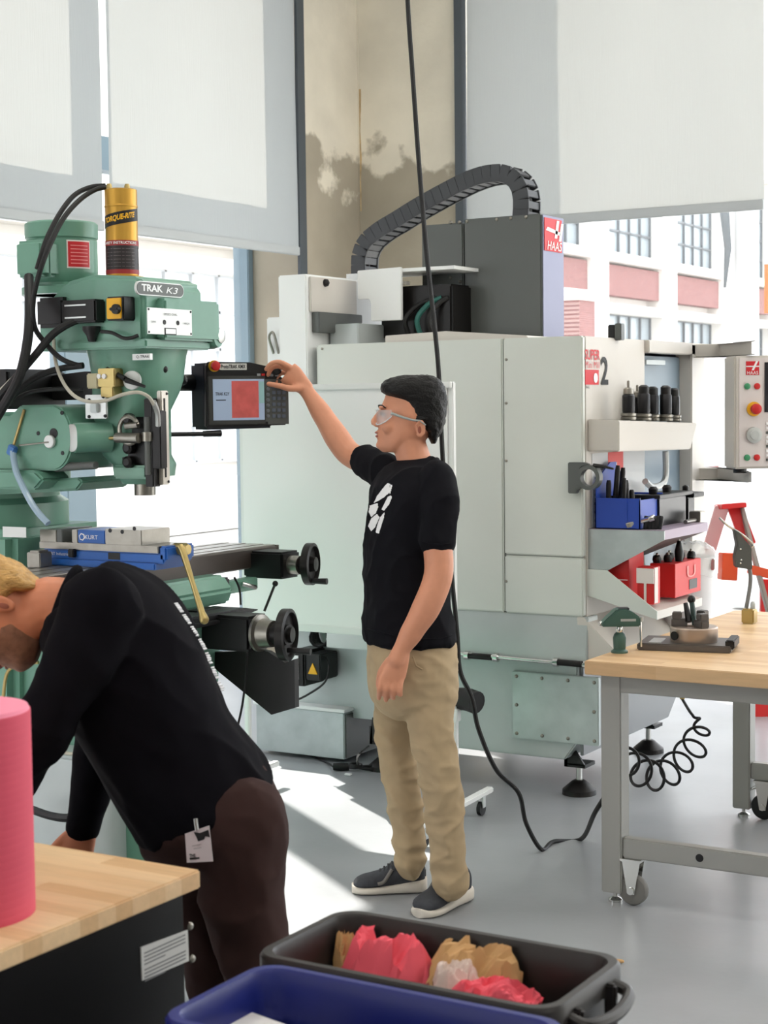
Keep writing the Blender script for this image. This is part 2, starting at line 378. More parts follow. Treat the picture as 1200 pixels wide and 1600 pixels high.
build('foot', MB().lathe([(0.14, 0), (0.13, 0.04), (0.05, 0.06)], (p.x, p.y, -0.02)), M_rubber, tcn)

# ------------------------------------------------------------------ vertical machining centre
M_hg = mat('pale_grey_green_enamel', (212, 217, 211), 0.42, var=0.02, scale=3)
M_hf = mat('warm_grey_enamel', (206, 201, 194), 0.42)
M_hlow = mat('silver_grey_enamel', (180, 187, 187), 0.34, 0.15, var=0.06, scale=4)
M_hdark = mat('graphite_enamel', (88, 91, 89), 0.38, 0.1)
M_hin = mat('blue_grey_interior', (132, 150, 164), 0.4)
M_galv = mat('galvanised_sheet', (176, 184, 184), 0.38, 0.45, var=0.12, scale=9)
YS, XF = 6.15, -2.76
hm = thing('machining_center', 'large pale grey enclosed machining centre with a dark column on top, behind the standing man', 'milling machine', (-3.4, 6.9, 0))
def hp(name, mb, m, par=None, **k): return build(name, mb, m, par or hm, **k)
# enclosure: side panels, front panel, top, back
sp1 = hp('side_panel', MB().box(-4.03, -3.119, YS, YS + 0.03, 0.76, 1.895), M_hg, bevel=0.006)
sp2 = hp('side_panel', MB().box(-3.115, XF, YS, YS + 0.03, 1.003, 1.895), M_hg, bevel=0.006)
sp3 = hp('side_panel', MB().box(-3.115, XF, YS, YS + 0.03, 0.76, 1.0), M_hg, bevel=0.006)
hp('panel_joint', MB().box(-4.03, XF - 0.01, YS + 0.012, YS + 0.05, 0.755, 1.89), mat('joint_shadow_grey', (120, 124, 122), 0.7))
hp('top_panel', MB().box(-4.03, XF - 0.032, YS + 0.03, 7.52, 1.86, 1.89), M_hf)
hp('back_panel', MB().box(-4.05, -4.02, YS + 0.03, 7.52, 0.76, 1.89), M_hg)
hp('far_side_panel', MB().box(-4.03, XF - 0.04, 7.49, 7.52, 0.5, 1.89), M_hg)
fp = hp('front_panel', MB().box(XF - 0.03, XF, YS + 0.03, 6.81, 0.75, 1.895), M_hf, bevel=0.004)
for px, py in ((787, 562), (787, 630), (787, 720), (787, 908), (500, 545)):
    q = ony(px, py, YS); hp('screw', MB().lathe([(0.006, 0), (0.006, 0.003), (0.003, 0.005)], (q.x + 0.012, YS, q.z), axis=(0, -1, 0), n=10), M_steel)
# hump plate on the roof edge
a = ony(605, 520, YS + 0.05); b = ony(830, 522, YS + 0.05)
hp('roof_cover', MB().prism([(a.x, 1.88), (b.x, 1.88), (b.x - 0.01, 1.905), (ony(700, 515, YS + .05).x, 1.935), (a.x, 1.925)], 'y', YS + 0.03, YS + 0.5), M_hf, bevel=0.003)
# lower body: sloping skirt, base
hp('skirt', MB().prism([(YS + 0.005, 0.76), (YS - 0.02, 0.60), (YS - 0.02, 0.56), (YS + 0.10, 0.56), (YS + 0.10, 0.76)], 'x', -3.99, -2.74), M_hlow, bevel=0.003)
hp('base', MB().prism([(-3.62, 0.16), (-2.86, 0.16), (-2.80, 0.24), (-2.80, 0.76), (-3.62, 0.76)], 'y', YS + 0.03, 7.25), M_hlow, bevel=0.006)
sd = MB().prism([(-2.79, 0.76), (XF, 0.76), (-2.60, 0.61), (-2.60, 0.585), (-2.79, 0.585)], 'y', YS + 0.0, 7.2)
hp('skirt_corner', sd, M_hf, bevel=0.003)
hp('base_front', MB().prism([(YS + 0.05, 0.18), (7.15, 0.18), (7.25, 0.26), (7.25, 0.58), (YS + 0.05, 0.58)], 'x', -2.80, -2.785), mat('base_front_grey', (128, 131, 134), 0.35, 0.2), bevel=0.003)
# drain rod with rollers along the skirt
z = 0.575
hp('hinge_rod', MB().cyl((-3.36, YS - 0.035, z + 0.006), (-2.72, YS - 0.035, z - 0.004), 0.009, n=12), M_chrome)
for x in (-3.27, -2.86):
    hp('hinge_sleeve', MB().cyl((x, YS - 0.035, z), (x + 0.11, YS - 0.035, z - 0.001), 0.013, n=12), M_blackm)
    for dx in (-0.015, 0.12): hp('hinge_collar', MB().cyl((x + dx, YS - 0.035, z), (x + dx + 0.02, YS - 0.035, z), 0.019, n=12), M_chrome)
cp = hp('access_plate', MB().box(-3.09, -2.70, YS + 0.012, YS + 0.035, 0.235, 0.515), M_galv, bevel=0.003)
for i in range(4):
    for zz in (0.255, 0.495): hp('bolt', MB().lathe([(0.008, 0), (0.007, 0.004), (0.003, 0.006)], (-3.07 + 0.117 * i, YS + 0.012, zz), axis=(0, -1, 0), n=10), M_steel, cp)
for x in (-3.07, -2.72): hp('bolt', MB().lathe([(0.008, 0), (0.007, 0.004), (0.003, 0.006)], (x, YS + 0.012, 0.375), axis=(0, -1, 0), n=10), M_steel, cp)
# levelling feet
for x, y in ((-2.842, 6.283), (-2.90, 7.19), (-3.8, 6.3), (-3.8, 7.6)):
    ft = hp('levelling_foot', MB().lathe([(0.072, 0), (0.07, 0.02), (0.03, 0.055), (0.02, 0.06)], (x, y, 0)), M_blackm)
    hp('stud', MB().cyl((x, y, 0.055), (x, y, 0.15), 0.013, n=12), M_chrome, ft)
    hp('bracket', MB().box(x - 0.045, x - 0.03, y - 0.05, y + 0.05, 0.12, 0.2).box(x - 0.045, x + 0.05, y - 0.05, y + 0.05, 0.12, 0.135).prism([(x - 0.045, 0.13), (x + 0.05, 0.13), (x - 0.03, 0.24)], 'y', y - 0.05, y - 0.04), M_black, ft)
# front: doorway, inside, door
hp('doorway_post', MB().box(-2.82, -2.74, 7.33, 7.50, 0.62, 1.89), M_hf, bevel=0.005)
hp('door_header', MB().box(-2.80, -2.74, 6.81, 7.95, 1.84, 1.895), M_hf, bevel=0.004)
hp('inner_wall', MB().box(-3.55, -3.52, YS + 0.05, 7.45, 0.7, 1.86), M_hin)
hp('inner_side', MB().box(-3.5, -2.83, 7.44, 7.47, 0.62, 1.86), M_hin)
hp('sliding_door', MB().box(-2.83, -2.80, 6.82, 7.36, 0.62, 1.83), M_hin, bevel=0.004)
hp('door_window', MB().box(-2.80, -2.785, 7.50, 7.95, 1.31, 1.85), mat('polycarbonate_pale', (228, 228, 234), 0.25), bevel=0.003)
hp('door_rail', MB().box(-2.79, -2.76, 6.83, 7.05, 1.79, 1.81), M_hlow)
c = [onx(1040, 705, -2.7), onx(1040, 745, -2.7), onx(1032, 758, -2.7), onx(1018, 760, -2.7), onx(1008, 752, -2.7)]
hp('door_handle', MB().tube(spline(c, 6), 0.014, 10), M_alu)
# name and number on the front panel
q = onx(912, 548, XF)
lb = hp('model_plate', MB().box(XF, XF + 0.002, 6.175, 6.31, 1.70, 1.76), M_inkr)
text('lettering', 'SUPER', (XF + 0.001, 6.17, 1.80), (0, 1, 0), (0, 0, 1), 0.042, M_inkr, lb, width=0.15, bold=0.02)
text('lettering', 'Mini Mill', (XF + 0.001, 6.175, 1.766), (0, 1, 0), (0, 0, 1), 0.028, M_inkr, lb, width=0.14)
text('lettering', '2', (XF + 0.001, 6.33, 1.70), (0, 1, 0), (0, 0, 1), 0.115, M_ink, lb, width=0.075, bold=0.02)
text('lettering', 'HAAS', (XF + 0.001, 6.178, 1.684), (0, 1, 0), (0, 0, 1), 0.012, M_ink, lb, width=0.035)
hp('emblem', MB().lathe([(0.02, 0.0008), (0.02, 0.002)], (XF + 0.002, 6.275, 1.727), axis=(1, 0, 0)), M_inkw, lb)
# small stack switch on the roof
q = ony(963, 525, 6.5)
ln = hp('limit_switch', MB().box(q.x - 0.03, q.x, 6.48, 6.52, 1.885, 1.95), M_black, bevel=0.003)
hp('switch_body', MB().box(q.x + 0.0, q.x + 0.03, 6.48, 6.52, 1.885, 1.955), M_hdark, ln, bevel=0.003)
# dark column cover with bolts
YC = 6.70
xl, xm, xr = ony(657, 430, YC).x, ony(722, 430, YC).x, ony(846, 430, YC).x
zt = 2.46
hp('column_cover', MB().box(xm + 0.012, xr, YC, 6.93, 1.90, zt), M_hdark, bevel=0.006)
cv = hp('column_side_cover', MB().box(xl, xm, YC + 0.012, 6.93, 1.90, zt - 0.012), M_hdark, bevel=0.006)
hp('column_gap', MB().box(xm - 0.02, xm + 0.03, YC + 0.04, 6.9, 1.9, zt - 0.02), M_black)
for px, py in ((702, 347), (716, 347), (730, 346), (776, 343), (798, 341), (822, 339), (702, 434), (717, 440), (703, 487)):
    q = ony(px, py, YC); hp('bolt', MB().ball((q.x, YC + (0.012 if px < 719 else 0) - 0.001, q.z), 0.008, 10, 6), M_steel, cv)
fr = hp('column_end_plate', MB().box(xr, xr + 0.004, YC + 0.01, 6.925, 1.90, zt - 0.004), mat('lavender_grey_sheet', (122, 124, 148), 0.38, 0.2), bevel=0.001)
xe = xr + 0.005
lg = hp('logo_plate', MB().box(xe, xe + 0.002, YC + 0.02, 6.90, 2.30, 2.445), M_inkr)
xg = xe + 0.003
hp('logo_mark', MB().prism([(YC + 0.12, 2.36), (YC + 0.145, 2.36), (YC + 0.17, 2.44), (YC + 0.145, 2.44)], 'x', xg, xg + 0.001).prism([(YC + 0.165, 2.35), (YC + 0.19, 2.35), (YC + 0.215, 2.43), (YC + 0.19, 2.43)], 'x', xg, xg + 0.001).prism([(YC + 0.03, 2.39), (YC + 0.18, 2.375), (YC + 0.18, 2.39), (YC + 0.05, 2.405)], 'x', xg, xg + 0.001), M_inkw, lg)
text('lettering', 'HAAS', (xg, YC + 0.045, 2.305), (0, 1, 0), (0, 0, 1), 0.04, M_inkw, lg, width=0.15, shear=0.2, depth=0.001)
# cable chain arching from the column to the rear box
YK = 6.80
cpx = [(822, 345), (823, 312), (816, 288), (798, 274), (770, 274), (738, 284), (700, 303), (662, 324), (628, 345), (600, 362), (580, 380), (571, 402), (570, 430)]
cpts = spline([ony(a, b, YK) for a, b in cpx], 10)
L = [0]
for i in range(1, len(cpts)): L.append(L[-1] + (cpts[i] - cpts[i - 1]).length)
def along(s):
    for i in range(1, len(cpts)):
        if L[i] >= s:
            t = (s - L[i - 1]) / max(L[i] - L[i - 1], 1e-9); return cpts[i - 1].lerp(cpts[i], t), (cpts[i] - cpts[i - 1]).normalized()
    return cpts[-1], (cpts[-1] - cpts[-2]).normalized()
M_chain = mat('chain_plastic', (62, 64, 68), 0.5)
chain = hp('cable_chain', MB().tube([along(L[-1] * k / 30)[0] for k in range(31)], 0.026, 8), M_black)
N = 27
for k in range(N):
    p, d = along(L[-1] * (k + 0.5) / N); nrm = Vector((0, 1, 0)).cross(d)
    R = Matrix((d, Vector((0, 1, 0)), nrm)).transposed()
    lm = MB(); ln_ = L[-1] / N * 1.04
    lm.cbox(p + Vector((0, -0.058, 0)), (ln_, 0.012, 0.078), R).cbox(p + Vector((0, 0.058, 0)), (ln_, 0.012, 0.078), R)
    lm.cbox(p + nrm * 0.03, (ln_ * 0.7, 0.116, 0.01), R).cbox(p - nrm * 0.03, (ln_ * 0.7, 0.116, 0.01), R)
    o = hp('chain_link', lm, M_chain, chain, bevel=0.002)
q = ony(570, 432, YK); hp('chain_clamp', MB().box(q.x - 0.06, q.x + 0.06, YK - 0.07, YK + 0.07, q.z - 0.06, q.z + 0.01), M_alu)
q = ony(822, 345, YK); 
# white motor cover and the rear cabinet
a, b = ony(558, 425, 6.45), ony(626, 425, 6.45)
hp('motor_cover', MB().prism([(a.x, 2.235), (b.x, 2.24), (b.x, 2.005), (a.x + 0.07, 2.005), (a.x + 0.07, 2.09), (a.x + 0.06, 2.105), (a.x, 2.105)], 'y', 6.45, 6.47), M_white, bevel=0.003)
hp('motor_cover_top', MB().box(a.x, b.x + 0.26, 6.47, 6.75, 2.22, 2.235), M_white)
hp('spindle_motor', MB().box(b.x - 0.15, b.x + 0.22, 6.52, 6.74, 1.92, 2.16), M_blackm, bevel=0.01)
for k in range(3): hp('coolant_hose', MB().tube(spline([(b.x + 0.03 + 0.06 * k, 6.5, 1.9), (b.x + 0.01 + 0.06 * k, 6.47, 2.0), (b.x + 0.06 + 0.05 * k, 6.5, 2.07), (b.x + 0.14 + 0.03 * k, 6.52, 2.1)], 6), 0.012, 8), [M_black, mat('hose_green', (40, 96, 88), 0.5), M_black][k])
hp('rear_rail', MB().box(b.x, xl, 6.5, 6.53, 2.165, 2.18), M_hf)
cx0, cx1 = ony(434, 430, YS - 0.02).x, ony(478, 430, YS - 0.02).x
zc = 2.205
cab = hp('electrical_cabinet', MB().box(cx0, cx1, YS - 0.02, 6.95, 0.76, zc), M_white, bevel=0.006)
e = onx(554, 440, cx1).y
hp('cabinet_side', MB().box(cx1, cx1 + 0.012, YS, e, 2.04, zc - 0.01), M_hf, cab, bevel=0.003)
q = onx(508, 442, cx1 + 0.012); hp('knob', MB().lathe([(0.018, 0), (0.016, 0.012), (0.006, 0.02)], (cx1 + 0.012, q.y, q.z), axis=(1, 0, 0), n=16), M_black, cab)
hp('side_bracket', MB().prism([(YS + 0.02, 2.04), (e, 2.04), (e, 2.00), (YS + 0.32, 2.00), (YS + 0.25, 1.95), (YS + 0.02, 1.95)], 'x', cx1, cx1 + 0.04), M_hdark, bevel=0.003)
hp('valve_block', MB().box(cx1 + 0.01, cx1 + 0.16, 6.3, 6.62, 1.89, 1.99), M_hlow, bevel=0.004)
k0 = ony(416, 500, YS + 0.1).x
lc = hp('rear_cabinet', MB().box(k0, cx0 - 0.002, YS + 0.1, 6.9, 0.6, 2.03), M_white, bevel=0.006)
q = ony(430, 535, YS + 0.1)
hp('lift_loop', MB().tube(spline([(q.x - 0.01, YS + 0.1, q.z - 0.05), (q.x - 0.012, YS + 0.07, q.z + 0.02), (q.x + 0.005, YS + 0.07, q.z + 0.045), (q.x + 0.02, YS + 0.07, q.z + 0.02), (q.x + 0.018, YS + 0.1, q.z - 0.05)], 6), 0.006, 8), M_steel, lc)
hp('rear_mid_box', MB().box(-4.38, -3.62, 6.41, 7.0, 0.30, 0.76), M_hlow, bevel=0.005)
# rear lower works: panel, motor with warning plate, coil of hose, coolant tank
hp('rear_panel', MB().box(-4.38, -3.62, 6.38, 6.41, 0.20, 0.75), M_hlow, bevel=0.003)
q = ony(488, 1050, 6.22)
mo = hp('pump_motor', MB().box(q.x - 0.12, q.x - 0.03, 6.20, 6.38, 0.36, 0.52), M_blackm, bevel=0.008)
hp('motor_plate', MB().box(q.x - 0.095, q.x - 0.06, 6.195, 6.20, 0.39, 0.50), M_white, mo)
hp('terminal_box', MB().box(q.x - 0.03, q.x + 0.05, 6.21, 6.36, 0.39, 0.51), M_black, mo, bevel=0.005)
hp('warning_mark', MB().prism([(q.x - 0.014, 0.42), (q.x + 0.036, 0.42), (q.x + 0.011, 0.47)], 'y', 6.205, 6.21), M_yellow, mo)
hp('cord', MB().tube(spline([(q.x + 0.05, 6.26, 0.49), (q.x + 0.09, 6.22, 0.46), (q.x + 0.08, 6.20, 0.39), (q.x - 0.0, 6.18, 0.33), (q.x - 0.06, 6.17, 0.30)], 6), 0.005, 8), M_rubber, mo)
q = ony(497, 1003, 6.3); cl = []
for k in range(60): cl.append(Vector((q.x + math.cos(k * 0.52) * (0.05 + 0.006 * math.sin(k)), 6.30 + 0.0012 * k, q.z + 0.02 + math.sin(k * 0.52) * (0.042 + 0.004 * math.sin(k * 1.7)))))
hp('hose_coil', MB().tube(cl, 0.006, 6), M_rubber)
q0 = onz(538, 1187, 0.02); q1 = ony(400, 1120, q0.y)
xt0, xt1, yt = q1.x, q0.x, q0.y
tk = hp('coolant_tank', MB().box(xt0, xt1, yt, yt + 0.62, 0.02, 0.235), M_galv, bevel=0.004)
hp('tank_lid', MB().box(xt0 - 0.01, xt1 + 0.01, yt - 0.01, yt + 0.66, 0.235, 0.25), M_white, tk, bevel=0.003)  # white stands for sunlight on the metal top
hp('tank_end', MB().box(xt1, xt1 + 0.006, yt + 0.012, yt + 0.61, 0.025, 0.225), M_hdark, tk)
hp('drain_hose', MB().tube(spline([ond(700, 1095, 6.6), ond(725, 1092, 6.55), ond(745, 1098, 6.5)], 6), 0.045, 16), M_rubber)
# tool shelf along the front, rises from the left corner
ZT, ZB = 1.535, 1.42
s0, s1 = (XF, 6.20), None
q = ony(967, 660, 6.20)
sx = q.x
sh = hp('tool_shelf', MB().add([Vector(p) for p in [(XF, 6.20, 1.43), (sx, 6.20, 1.43), (sx, 7.0, 1.415), (XF, 7.25, 1.42), (XF, 6.20, 1.56), (sx, 6.20, 1.555), (sx + 0.02, 7.03, 1.53), (XF, 7.28, 1.53)]], [(0, 1, 2, 3), (4, 5, 6, 7), (0, 1, 5, 4), (1, 2, 6, 5), (2, 3, 7, 6), (3, 0, 4, 7)]), M_hf, bevel=0.004)
hp('shelf_mat', MB().add([Vector(p) for p in [(XF + 0.02, 6.23, 1.561), (sx - 0.025, 6.23, 1.558), (sx - 0.01, 7.0, 1.535), (XF + 0.02, 7.2, 1.535)]], [(0, 1, 2, 3)]), M_hdark, sh)
# notices under the shelf
nt_ = hp('notice_sheet', MB().box(XF, XF + 0.002, 6.24, 6.80, 1.12, 1.42), mat('paper_white', (226, 228, 230), 0.7))
hp('notice_red', MB().box(XF + 0.002, XF + 0.003, 6.40, 6.56, 1.28, 1.42), mat('paper_red', (232, 96, 92), 0.6), nt_)
hp('print_mark', MB().box(XF + 0.003, XF + 0.004, 6.43, 6.53, 1.33, 1.345).box(XF + 0.003, XF + 0.004, 6.43, 6.49, 1.36, 1.375), M_inkw, nt_)
for k in range(7): hp('print_line', MB().box(XF + 0.002, XF + 0.003, 6.26, 6.38, 1.14 + 0.035 * k, 1.15 + 0.035 * k), mat('print_grey', (150, 156, 166), 0.7), nt_)
# wedge of two sheet metal trays below it
P = lambda px, py, y=6.20: ony(px, py, y)
a0, a1, a2, a3 = P(920, 827), P(1038, 830), P(950, 891), P(920, 889)
ye = onx(1106, 805, a1.x).y
up = MB().prism([(XF, a0.z), (a1.x, a1.z), (a1.x, a1.z - 0.035), (a2.x, a2.z), (XF, a3.z)], 'y', 6.20, 6.205)
tr = hp('shelf_gusset', up, M_galv)
hp('shelf_plate', MB().prism([(XF, a0.z + 0.002), (a1.x, a1.z + 0.002), (a1.x, a1.z - 0.035), (a1.x - 0.006, a1.z - 0.035), (a1.x - 0.006, a1.z - 0.006), (XF, a0.z - 0.006)], 'y', 6.205, ye), mat('shelf_lavender_sheet', (150, 136, 152), 0.45, 0.2), tr)
hp('shelf_underside', MB().prism([(a1.x - 0.006, a1.z - 0.035), (a1.x - 0.006, a1.z - 0.03), (XF, a2.z + 0.01), (XF, a2.z)], 'y', 6.205, ye), mat('underside_shade_brown', (112, 100, 98), 0.6), tr)  # shade under the shelf is put into the sheet's colour
b1, b2_ = P(1028, 955), P(1028, 968)
lo = hp('tray_gusset', MB().prism([(XF, a3.z), (a2.x, a2.z), (b1.x, b1.z), (b1.x, b2_.z), (XF, P(920, 930).z)], 'y', 6.19, 6.195), M_hg)
hp('tray_plate', MB().prism([(XF, b1.z + 0.05), (b1.x, b1.z), (b1.x, b2_.z), (b1.x - 0.006, b2_.z), (b1.x - 0.006, b1.z - 0.006), (XF, b1.z + 0.044)], 'y', 6.195, onx(1097, 932, b1.x).y), M_hf, lo)
SHZ = a0.z + 0.003; SHX = a1.x; TRX = b1.x; TRZ = b1.z
# control pendant on its arms
q = ond(1141, 640, 7.35)
nx = Vector((0.62, -0.78, 0)).normalized(); ax_ = Vector((-nx.y, nx.x, 0))      # face normal and its left-to-right axis
PR = Matrix((ax_, -nx, Vector((0, 0, 1)))).transposed().to_4x4()
zt_, zb_ = ond(1155, 556, 7.35).z, ond(1155, 733, 7.35).z
PT = Matrix.Translation(Vector((q.x + 0.02, q.y, 0))) @ PR
pn = hp('control_pendant', MB().box(0.0, 0.46, 0.0, 0.14, zb_, zt_, PT), M_hf, bevel=0.008)
hp('pendant_face', MB().box(0.02, 0.44, -0.004, 0.002, zb_ + 0.01, zt_ - 0.01, PT), mat('pendant_face_grey', (214, 206, 204), 0.4), pn)
def pf(u, v): return PT @ Vector((u, -0.005, v))
fnx = (PT.to_3x3() @ Vector((0, -1, 0)))
s_ = 7.35 / F
hp('pendant_logo', MB().box(0.05, 0.11, -0.006, -0.004, zt_ - 0.085, zt_ - 0.025, PT), M_inkr, pn)
hp('pendant_mark', MB().prism([(0.075, zt_ - 0.065), (0.085, zt_ - 0.065), (0.105, zt_ - 0.025), (0.095, zt_ - 0.025)], 'y', -0.007, -0.006, PT).box(0.05, 0.11, -0.007, -0.006, zt_ - 0.05, zt_ - 0.045, PT), M_inkw, pn)
text('lettering', 'HAAS', pf(0.055, zt_ - 0.083), ax_, (0, 0, 1), 0.015, M_inkw, pn, width=0.05)
for u, v, c in ((0.055, zt_ - 0.135, 'g'), (0.10, zt_ - 0.135, 'r'), (0.055, zb_ + 0.05, 'g'), (0.10, zb_ + 0.05, 'r')):
    hp('push_button', MB().lathe([(0.014, 0), (0.014, 0.006), (0.010, 0.008)], pf(u, v), axis=fnx, n=16), mat('button_green', (60, 140, 96), 0.4) if c == 'g' else M_red, pn)
es = hp('emergency_stop', MB().lathe([(0.032, 0), (0.032, 0.008)], pf(0.085, zt_ - 0.235), axis=fnx), M_yellow, pn)
hp('stop_button', MB().lathe([(0.018, 0.005), (0.018, 0.025), (0.024, 0.03), (0.022, 0.045), (0.01, 0.05)], pf(0.085, zt_ - 0.235), axis=fnx), M_red, es)
hp('jog_wheel', MB().lathe([(0.036, 0), (0.035, 0.014), (0.02, 0.016), (0.02, 0.02)], pf(0.085, zt_ - 0.35), axis=fnx), M_alu, pn)
hp('pendant_screen', MB().box(0.135, 0.40, -0.008, -0.004, zt_ - 0.25, zt_ - 0.03, PT), mat('dark_screen', (24, 22, 30), 0.1), pn)
keys = [(0.15 + 0.022 * i, zt_ - 0.30 - 0.02 * j) for i in range(11) for j in range(9)]
for u, v in keys: hp('key', MB().box(u - 0.007, u + 0.007, -0.009, -0.004, v - 0.006, v + 0.006, PT), M_inkw if (u * 90 + v * 50) % 3 > 1 else M_hdark, pn)
a = PT @ Vector((0.05, 0.07, zt_)); b = Vector((-2.77, 7.42, 1.87))
hp('pendant_arm', MB().prism([(-2.79, 7.33), (-2.60, 7.50), (a.x + 0.06, a.y - 0.02), (a.x - 0.02, a.y + 0.08), (-2.79, 7.60)], 'z', zt_ + 0.004, zt_ + 0.065), M_hf, bevel=0.004)
hp('pendant_bracket', MB().prism([(-2.79, 7.40), (-2.60, 7.50), (a.x + 0.06, a.y - 0.02), (a.x - 0.02, a.y + 0.08), (-2.79, 7.60)], 'z', zb_ - 0.065, zb_ - 0.012), M_hf, bevel=0.004)
hp('pendant_pivot', MB().cyl((a.x, a.y, zb_ - 0.02), (a.x, a.y, zb_ + 0.01), 0.03), M_black)
# dark ring bracket clamped to the corner
q = ony(893, 745, YS - 0.03)
rb = thing('ring_bracket', 'dark grey bracket with a round hole fixed to the machine corner', 'bracket', (XF, YS - 0.04, 1.27))
cx, cz = ony(921, 746, YS - 0.03).x, ony(921, 746, YS - 0.03).z
bm_ = MB(); n = 28; ri, ro = 0.034, 0.05
out = []; inn = []
for k in range(n):
    t = 2 * math.pi * k / n; out.append((cx + ro * math.cos(t), cz + ro * math.sin(t))); inn.append((cx + ri * math.cos(t), cz + ri * math.sin(t)))
y0, y1 = YS - 0.045, YS - 0.01
for k in range(n):
    j = (k + 1) % n
    bm_.add([(out[k][0], y0, out[k][1]), (out[j][0], y0, out[j][1]), (inn[j][0], y0, inn[j][1]), (inn[k][0], y0, inn[k][1]), (out[k][0], y1, out[k][1]), (out[j][0], y1, out[j][1]), (inn[j][0], y1, inn[j][1]), (inn[k][0], y1, inn[k][1])], [(0, 1, 2, 3), (7, 6, 5, 4), (0, 4, 5, 1), (3, 2, 6, 7), (1, 5, 6, 2), (0, 3, 7, 4)])
build('ring', bm_, M_hdark, rb)
build('plate', MB().prism([(cx - 0.09, cz - 0.065), (cx - 0.055, cz - 0.065), (cx - 0.05, cz - 0.05), (cx - 0.03, cz - 0.042), (cx - 0.042, cz - 0.02), (cx - 0.044, cz + 0.02), (cx - 0.03, cz + 0.042), (cx + 0.0, cz + 0.052), (cx - 0.02, cz + 0.06), (cx - 0.09, cz + 0.06)], 'y', y0 + 0.004, y1), M_hdark, rb, bevel=0.003)
build('lever', MB().tube([(cx + 0.02, y0 + 0.01, cz + 0.048), (cx + 0.06, y0 + 0.01, cz + 0.045), (cx + 0.11, y0, cz + 0.036)], [0.009, 0.007, 0.004], 8), M_blackm, rb)
build('stand_off', MB().cyl((cx - 0.07, y1 - 0.002, cz), (cx - 0.07, YS + 0.005, cz), 0.012), M_hdark, rb)

# ------------------------------------------------------------------ things on the machine's shelves
M_holder = mat('holder_black_oxide', (44, 44, 46), 0.3, 0.7)
def tool_holder(px, py, y, lab, h=0.16, kind=0):
    b = onx(px, py, (XF + sx) / 2 + (0.02 if y else -0.02))
    z0 = 1.558 - (b.y - 6.2) * 0.026
    t = thing('tool_holder', lab, 'tool holder', (b.x, b.y, z0), 'tool holders on the upper shelf')
    build('flange', MB().lathe([(0.03, 0.0), (0.032, 0.004), (0.032, 0.012), (0.027, 0.015), (0.032, 0.019), (0.032, 0.028), (0.022, 0.032)], (b.x, b.y, z0)), M_steel, t)
    build('body', MB().lathe([(0.024, 0.03), (0.026, 0.04), (0.026, h * 0.72), (0.022, h * 0.76)], (b.x, b.y, z0)), M_holder, t)
    if kind: build('collet_nut', MB().lathe([(0.02, h * 0.76), (0.022, h * 0.78), (0.021, h * 0.92), (0.013, h * 0.96)], (b.x, b.y, z0)), M_steel, t); build('cutter', MB().lathe([(0.006, h * 0.95), (0.006, h * 1.15), (0.002, h * 1.17)], (b.x, b.y, z0)), M_steel, t)
    else: build('collet_nut', MB().lathe([(0.022, h * 0.76), (0.022, h * 0.95), (0.012, h)], (b.x, b.y, z0)), M_black, t)
tool_holder(982, 655, 1, 'tool holder with a steel tip, leftmost on the upper shelf', 0.14, 1)
tool_holder(996, 652, 0, 'tool holder second from the left on the upper shelf, in the back row', 0.13, 1)
tool_holder(1006, 658, 1, 'black tool holder third from the left on the upper shelf, front row', 0.15)
tool_holder(1020, 655, 0, 'tool holder in the middle of the upper shelf, back row', 0.15)
tool_holder(1040, 661, 1, 'wide black tool holder near the right end of the upper shelf', 0.155)
tool_holder(1053, 657, 0, 'tool holder rightmost on the upper shelf, back row', 0.15)
# blue bin of shanks
bx0, bx1 = ony(930, 825, 6.215).x, ony(1000, 825, 6.215).x
bb = thing('blue_parts_bin', 'bright blue bin of dark tool shanks on the machine shelf', 'bin', (bx0 + 0.05, 6.3, SHZ))
W = 0.004
hb = ony(930, 778, 6.215).z - SHZ
y1 = 6.46
build('tray', MB().box(bx0, bx1, 6.215, y1, SHZ, SHZ + W).box(bx0, bx1, 6.215, 6.215 + W, SHZ, SHZ + hb).box(bx0, bx1, y1 - W, y1, SHZ, SHZ + hb * 1.1).box(bx0, bx0 + W, 6.215, y1, SHZ, SHZ + hb).box(bx1 - W, bx1, 6.215, y1, SHZ, SHZ + hb * 0.95), M_blue, bb)
build('back_flap', MB().prism([(6.22, SHZ + hb), (6.42, SHZ + hb), (6.42, SHZ + hb + 0.14), (6.36, SHZ + hb + 0.14), (6.22, SHZ + hb + 0.07)], 'x', bx0, bx0 + 0.006), M_blue, bb)
build('rib', MB().box(bx1 - 0.06, bx1 - 0.054, 6.211, 6.215, SHZ + 0.005, SHZ + hb - 0.005), M_blue, bb)
shank_px = [(950, 0.19), (958, 0.25), (966, 0.24), (973, 0.2), (981, 0.19), (990, 0.15), (998, 0.12)]
for k, (px, hh) in enumerate(shank_px):
    b = ony(px, 800, 6.27 + 0.03 * (k % 3))
    t = thing('tool_shank', ['short dark shank leftmost in the blue bin', 'tall dark shank second from the left in the blue bin', 'tallest dark shank third from the left in the blue bin', 'dark shank in the middle of the blue bin', 'dark shank third from the right in the blue bin', 'short dark shank second from the right in the blue bin', 'shortest dark shank rightmost in the blue bin'][k], 'tool shank', (b.x, b.y, SHZ + W), 'shanks in the blue bin')
    zb0 = SHZ + W
    build('taper', MB().lathe([(0.01, 0), (0.016, hh * 0.4), (0.018, hh * 0.5)], (b.x, b.y, zb0), axis=(0.08 * math.sin(k), 0.05, 1)), M_holder, t)
    build('stem', MB().lathe([(0.011, hh * 0.5), (0.011, hh * 0.92), (0.008, hh)], (b.x, b.y, zb0), axis=(0.08 * math.sin(k), 0.05, 1)), M_blackm, t)
